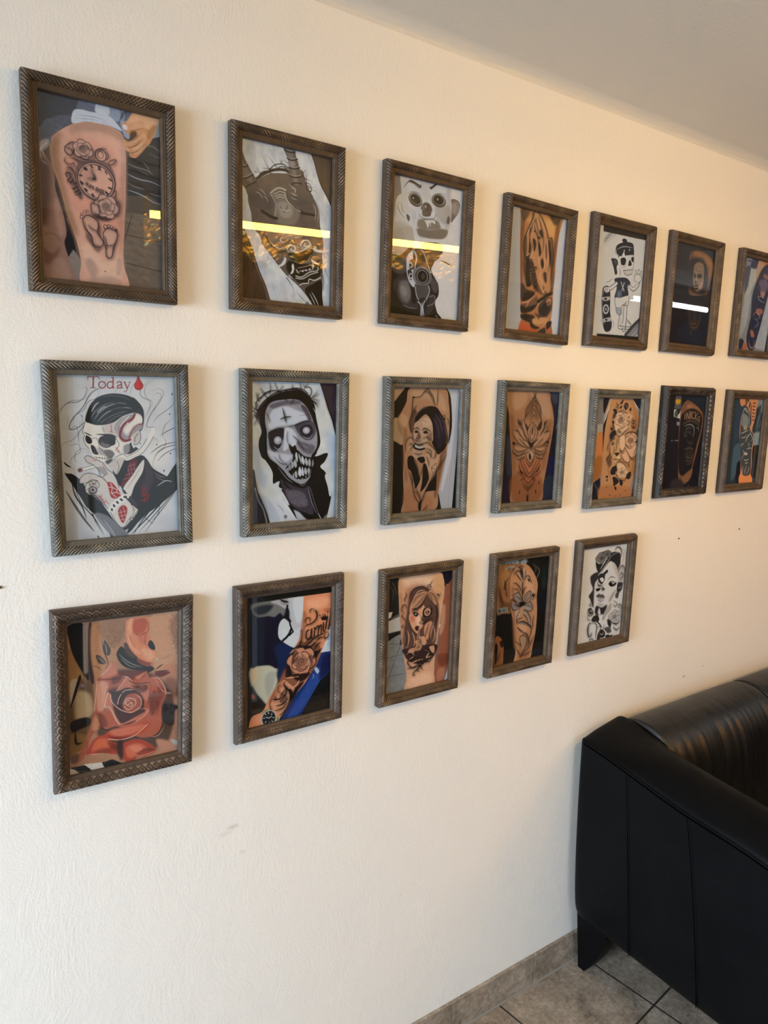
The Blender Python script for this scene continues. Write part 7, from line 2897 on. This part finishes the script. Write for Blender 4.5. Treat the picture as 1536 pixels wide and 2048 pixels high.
def make_arm(mirror):
    rings = []
    ys = [SY1, SY1 - 0.006, SY1 - 0.02] + [SY1 - 0.05 - 0.025 * i for i in range(31)] + [SYF + 0.02, SYF + 0.006, SYF]
    for i, y in enumerate(ys):
        zt = seam_z(y)
        e = 0.0
        if i == 0 or i == len(ys) - 1:
            e = 0.016
        elif i == 1 or i == len(ys) - 2:
            e = 0.006
        pts = []
        zs = [0.185, 0.19, 0.205, 0.24, 0.32, 0.42, 0.52, 0.62, zt - 0.05, zt - 0.02, zt - 0.006]
        for z in zs:
            x = outer_x(y, z)
            if z < 0.22:
                x += (0.22 - z) ** 2 * 16
            pts.append((x + e, y, z + (e if z < 0.3 else 0)))
        pts.append((outer_x(y, zt) + 0.004 + e, y, zt - 0.001))
        x0 = outer_x(y, zt)
        rise = 0.056 + 0.006 * mnoise.noise(Vector((y * 6, 1, 1)))
        kb = min(1.0, max(0.0, (y + 0.34) / 0.24))
        kb = kb * kb * (3 - 2 * kb)
        rear = (0.003, 0.009, 0.017, 0.024, 0.029, 0.033, 0.036, 0.036)
        for a, (dx, dz) in enumerate(((0.006, 0.14 * rise), (0.028, 0.46 * rise), (0.062, 0.80 * rise), (0.100, 0.98 * rise), (0.134, 0.98 * rise), (0.160, 0.72 * rise), (0.178, 0.10 * rise), (0.186, -0.05))):
            dz = dz * (1 - kb) + rear[a] * kb
            pts.append((x0 + dx + (e if dx < 0.06 else -e if dx > 0.13 else 0), y, zt + dz - e))
        pts += [(x0 + 0.190 - e, y, 0.55), (x0 + 0.190 - e, y, 0.35), (x0 + 0.188 - e, y, 0.20), (x0 + 0.17 - e, y, 0.185)]
        rings.append([((SX0 + SX1 - p[0]) if mirror else p[0], p[1], p[2]) for p in pts])
    return sofa_child(loft('arm', rings, M_LEATHER))


def tube(name, pts, r, mat, parent=None, seg=6):
    bm = bmesh.new()
    prev = None
    pts = [Vector(p) for p in pts]
    for i, p in enumerate(pts):
        d = (pts[min(i + 1, len(pts) - 1)] - pts[max(i - 1, 0)]).normalized()
        s = d.orthogonal().normalized() if i == 0 else (s - d * s.dot(d)).normalized()
        t2 = d.cross(s)
        ring = [bm.verts.new(p + (s * math.cos(2 * math.pi * k / seg) + t2 * math.sin(2 * math.pi * k / seg)) * r) for k in range(seg)]
        if prev:
            for k in range(seg):
                bm.faces.new((prev[k], prev[(k + 1) % seg], ring[(k + 1) % seg], ring[k]))
        prev = ring
    return mesh_obj(name, bm, mat, parent, True)


arm = make_arm(False)


def arm_child(o):
    o.parent = arm
    return o


# welts: along the top of the panel and down its two vertical seams
arm_child(tube('welt', [(outer_x(y, seam_z(y)) - 0.0005, y, seam_z(y) - 0.004) for y in [SY1 - 0.02 - 0.02 * i for i in range(41)]], 0.0032, M_LEATHER))
arm_child(tube('welt', [(outer_x(y, seam_z(y)) - 0.0022, y, seam_z(y) - 0.010) for y in [SY1 - 0.02 - 0.02 * i for i in range(41)]], 0.0014, M_THREAD))
for (ya, yb) in ((-0.196, -0.236), (-0.388, -0.450), (-0.66, -0.69)):
    pts = []
    for i in range(24):
        k = i / 23
        z = seam_z(ya) - 0.016 - k * (seam_z(ya) - 0.016 - 0.20)
        y = ya + (yb - ya) * (1 - (1 - k) ** 1.6)
        pts.append((outer_x(y, z) + 0.0006, y, z))
    arm_child(tube('seam', pts, 0.0012, M_THREAD))
    arm_child(tube('stitching', [(p[0] - 0.0010, p[1] - 0.006, p[2]) for p in pts], 0.0008, M_LEATHER))
make_arm(True)


def back_section(x, x0, x1, seed):
    """y-z outline of the back roll at x, with the gathers of the soft leather"""
    k = (x - x0) / (x1 - x0)
    pil = 1 - (2 * k - 1) ** 8
    g = 0.0
    for f, a in ((22, 0.5), (45, 0.35), (90, 0.2)):
        g += a * mnoise.noise(Vector((x * f, seed, f)))
    g *= 0.016 * pil
    base = [(-0.024, 0.30), (-0.024, 0.60), (-0.022, 0.76), (-0.026, 0.800), (-0.045, 0.822), (-0.080, 0.836), (-0.120, 0.838), (-0.160, 0.828), (-0.195, 0.806),
            (-0.222, 0.770), (-0.240, 0.725), (-0.252, 0.670), (-0.258, 0.600), (-0.262, 0.520), (-0.270, 0.440), (-0.270, 0.34), (-0.10, 0.30)]
    gw = [0, 0, 0, 0, 0, 0.05, 0.15, 0.35, 0.6, 0.9, 1, 1, 0.9, 0.6, 0.3, 0, 0]
    out = []
    for (y, z), w_ in zip(base, gw):
        shrink = (1 - pil) * 0.004
        out.append((x, y - g * w_ + (shrink if y < -0.06 else shrink * 0.2), z - (shrink if z > 0.7 else 0) + (0.3 * g * w_)))
    return out


for i, (a, b) in enumerate(((1.816, 2.413), (2.417, 3.014))):
    n = max(8, int((b - a) / 0.008))
    o = sofa_child(loft('back_cushion', [back_section(a + (b - a) * k / n, a, b, i * 2.3) for k in range(n + 1)], M_POLISHED))
for i, (a, b) in enumerate(((1.836, 2.413), (2.417, 2.994))):
    bm = bmesh.new()
    add_box(bm, (a, SYF + 0.02, 0.27), (b, -0.25, 0.45), 0.045)
    sofa_child(mesh_obj('seat_cushion', bm, M_POLISHED, None, True))
bm = bmesh.new()
add_box(bm, (1.80, SYF + 0.03, 0.19), (3.03, -0.04, 0.28), 0.012)
sofa_child(mesh_obj('base', bm, M_LEATHER))
for (lx, ly, sx, sy) in ((1.690, -0.026, 1, -1), (SX0 + SX1 - 1.690, -0.026, -1, -1), (1.690, SYF + 0.02, 1, 1), (SX0 + SX1 - 1.690, SYF + 0.02, -1, 1)):
    rings = []
    for k in range(9):
        f = k / 8
        z = 0.192 * (1 - f)
        y0 = ly + sy * 0.010 * f
        dp = 0.112 - 0.088 * (f ** 1.7)
        xa, xb = lx + sx * 0.012 * f, lx + sx * (0.058 - 0.008 * f)
        rings.append([(xa, y0, z), (xb, y0, z), (xb, y0 + sy * dp, z), (xa, y0 + sy * dp, z)])
    o = loft('leg', rings, M_BLACKWOOD, subd=0)
    o.data.polygons.foreach_set('use_smooth', [False] * len(o.data.polygons))
    sofa_child(o)
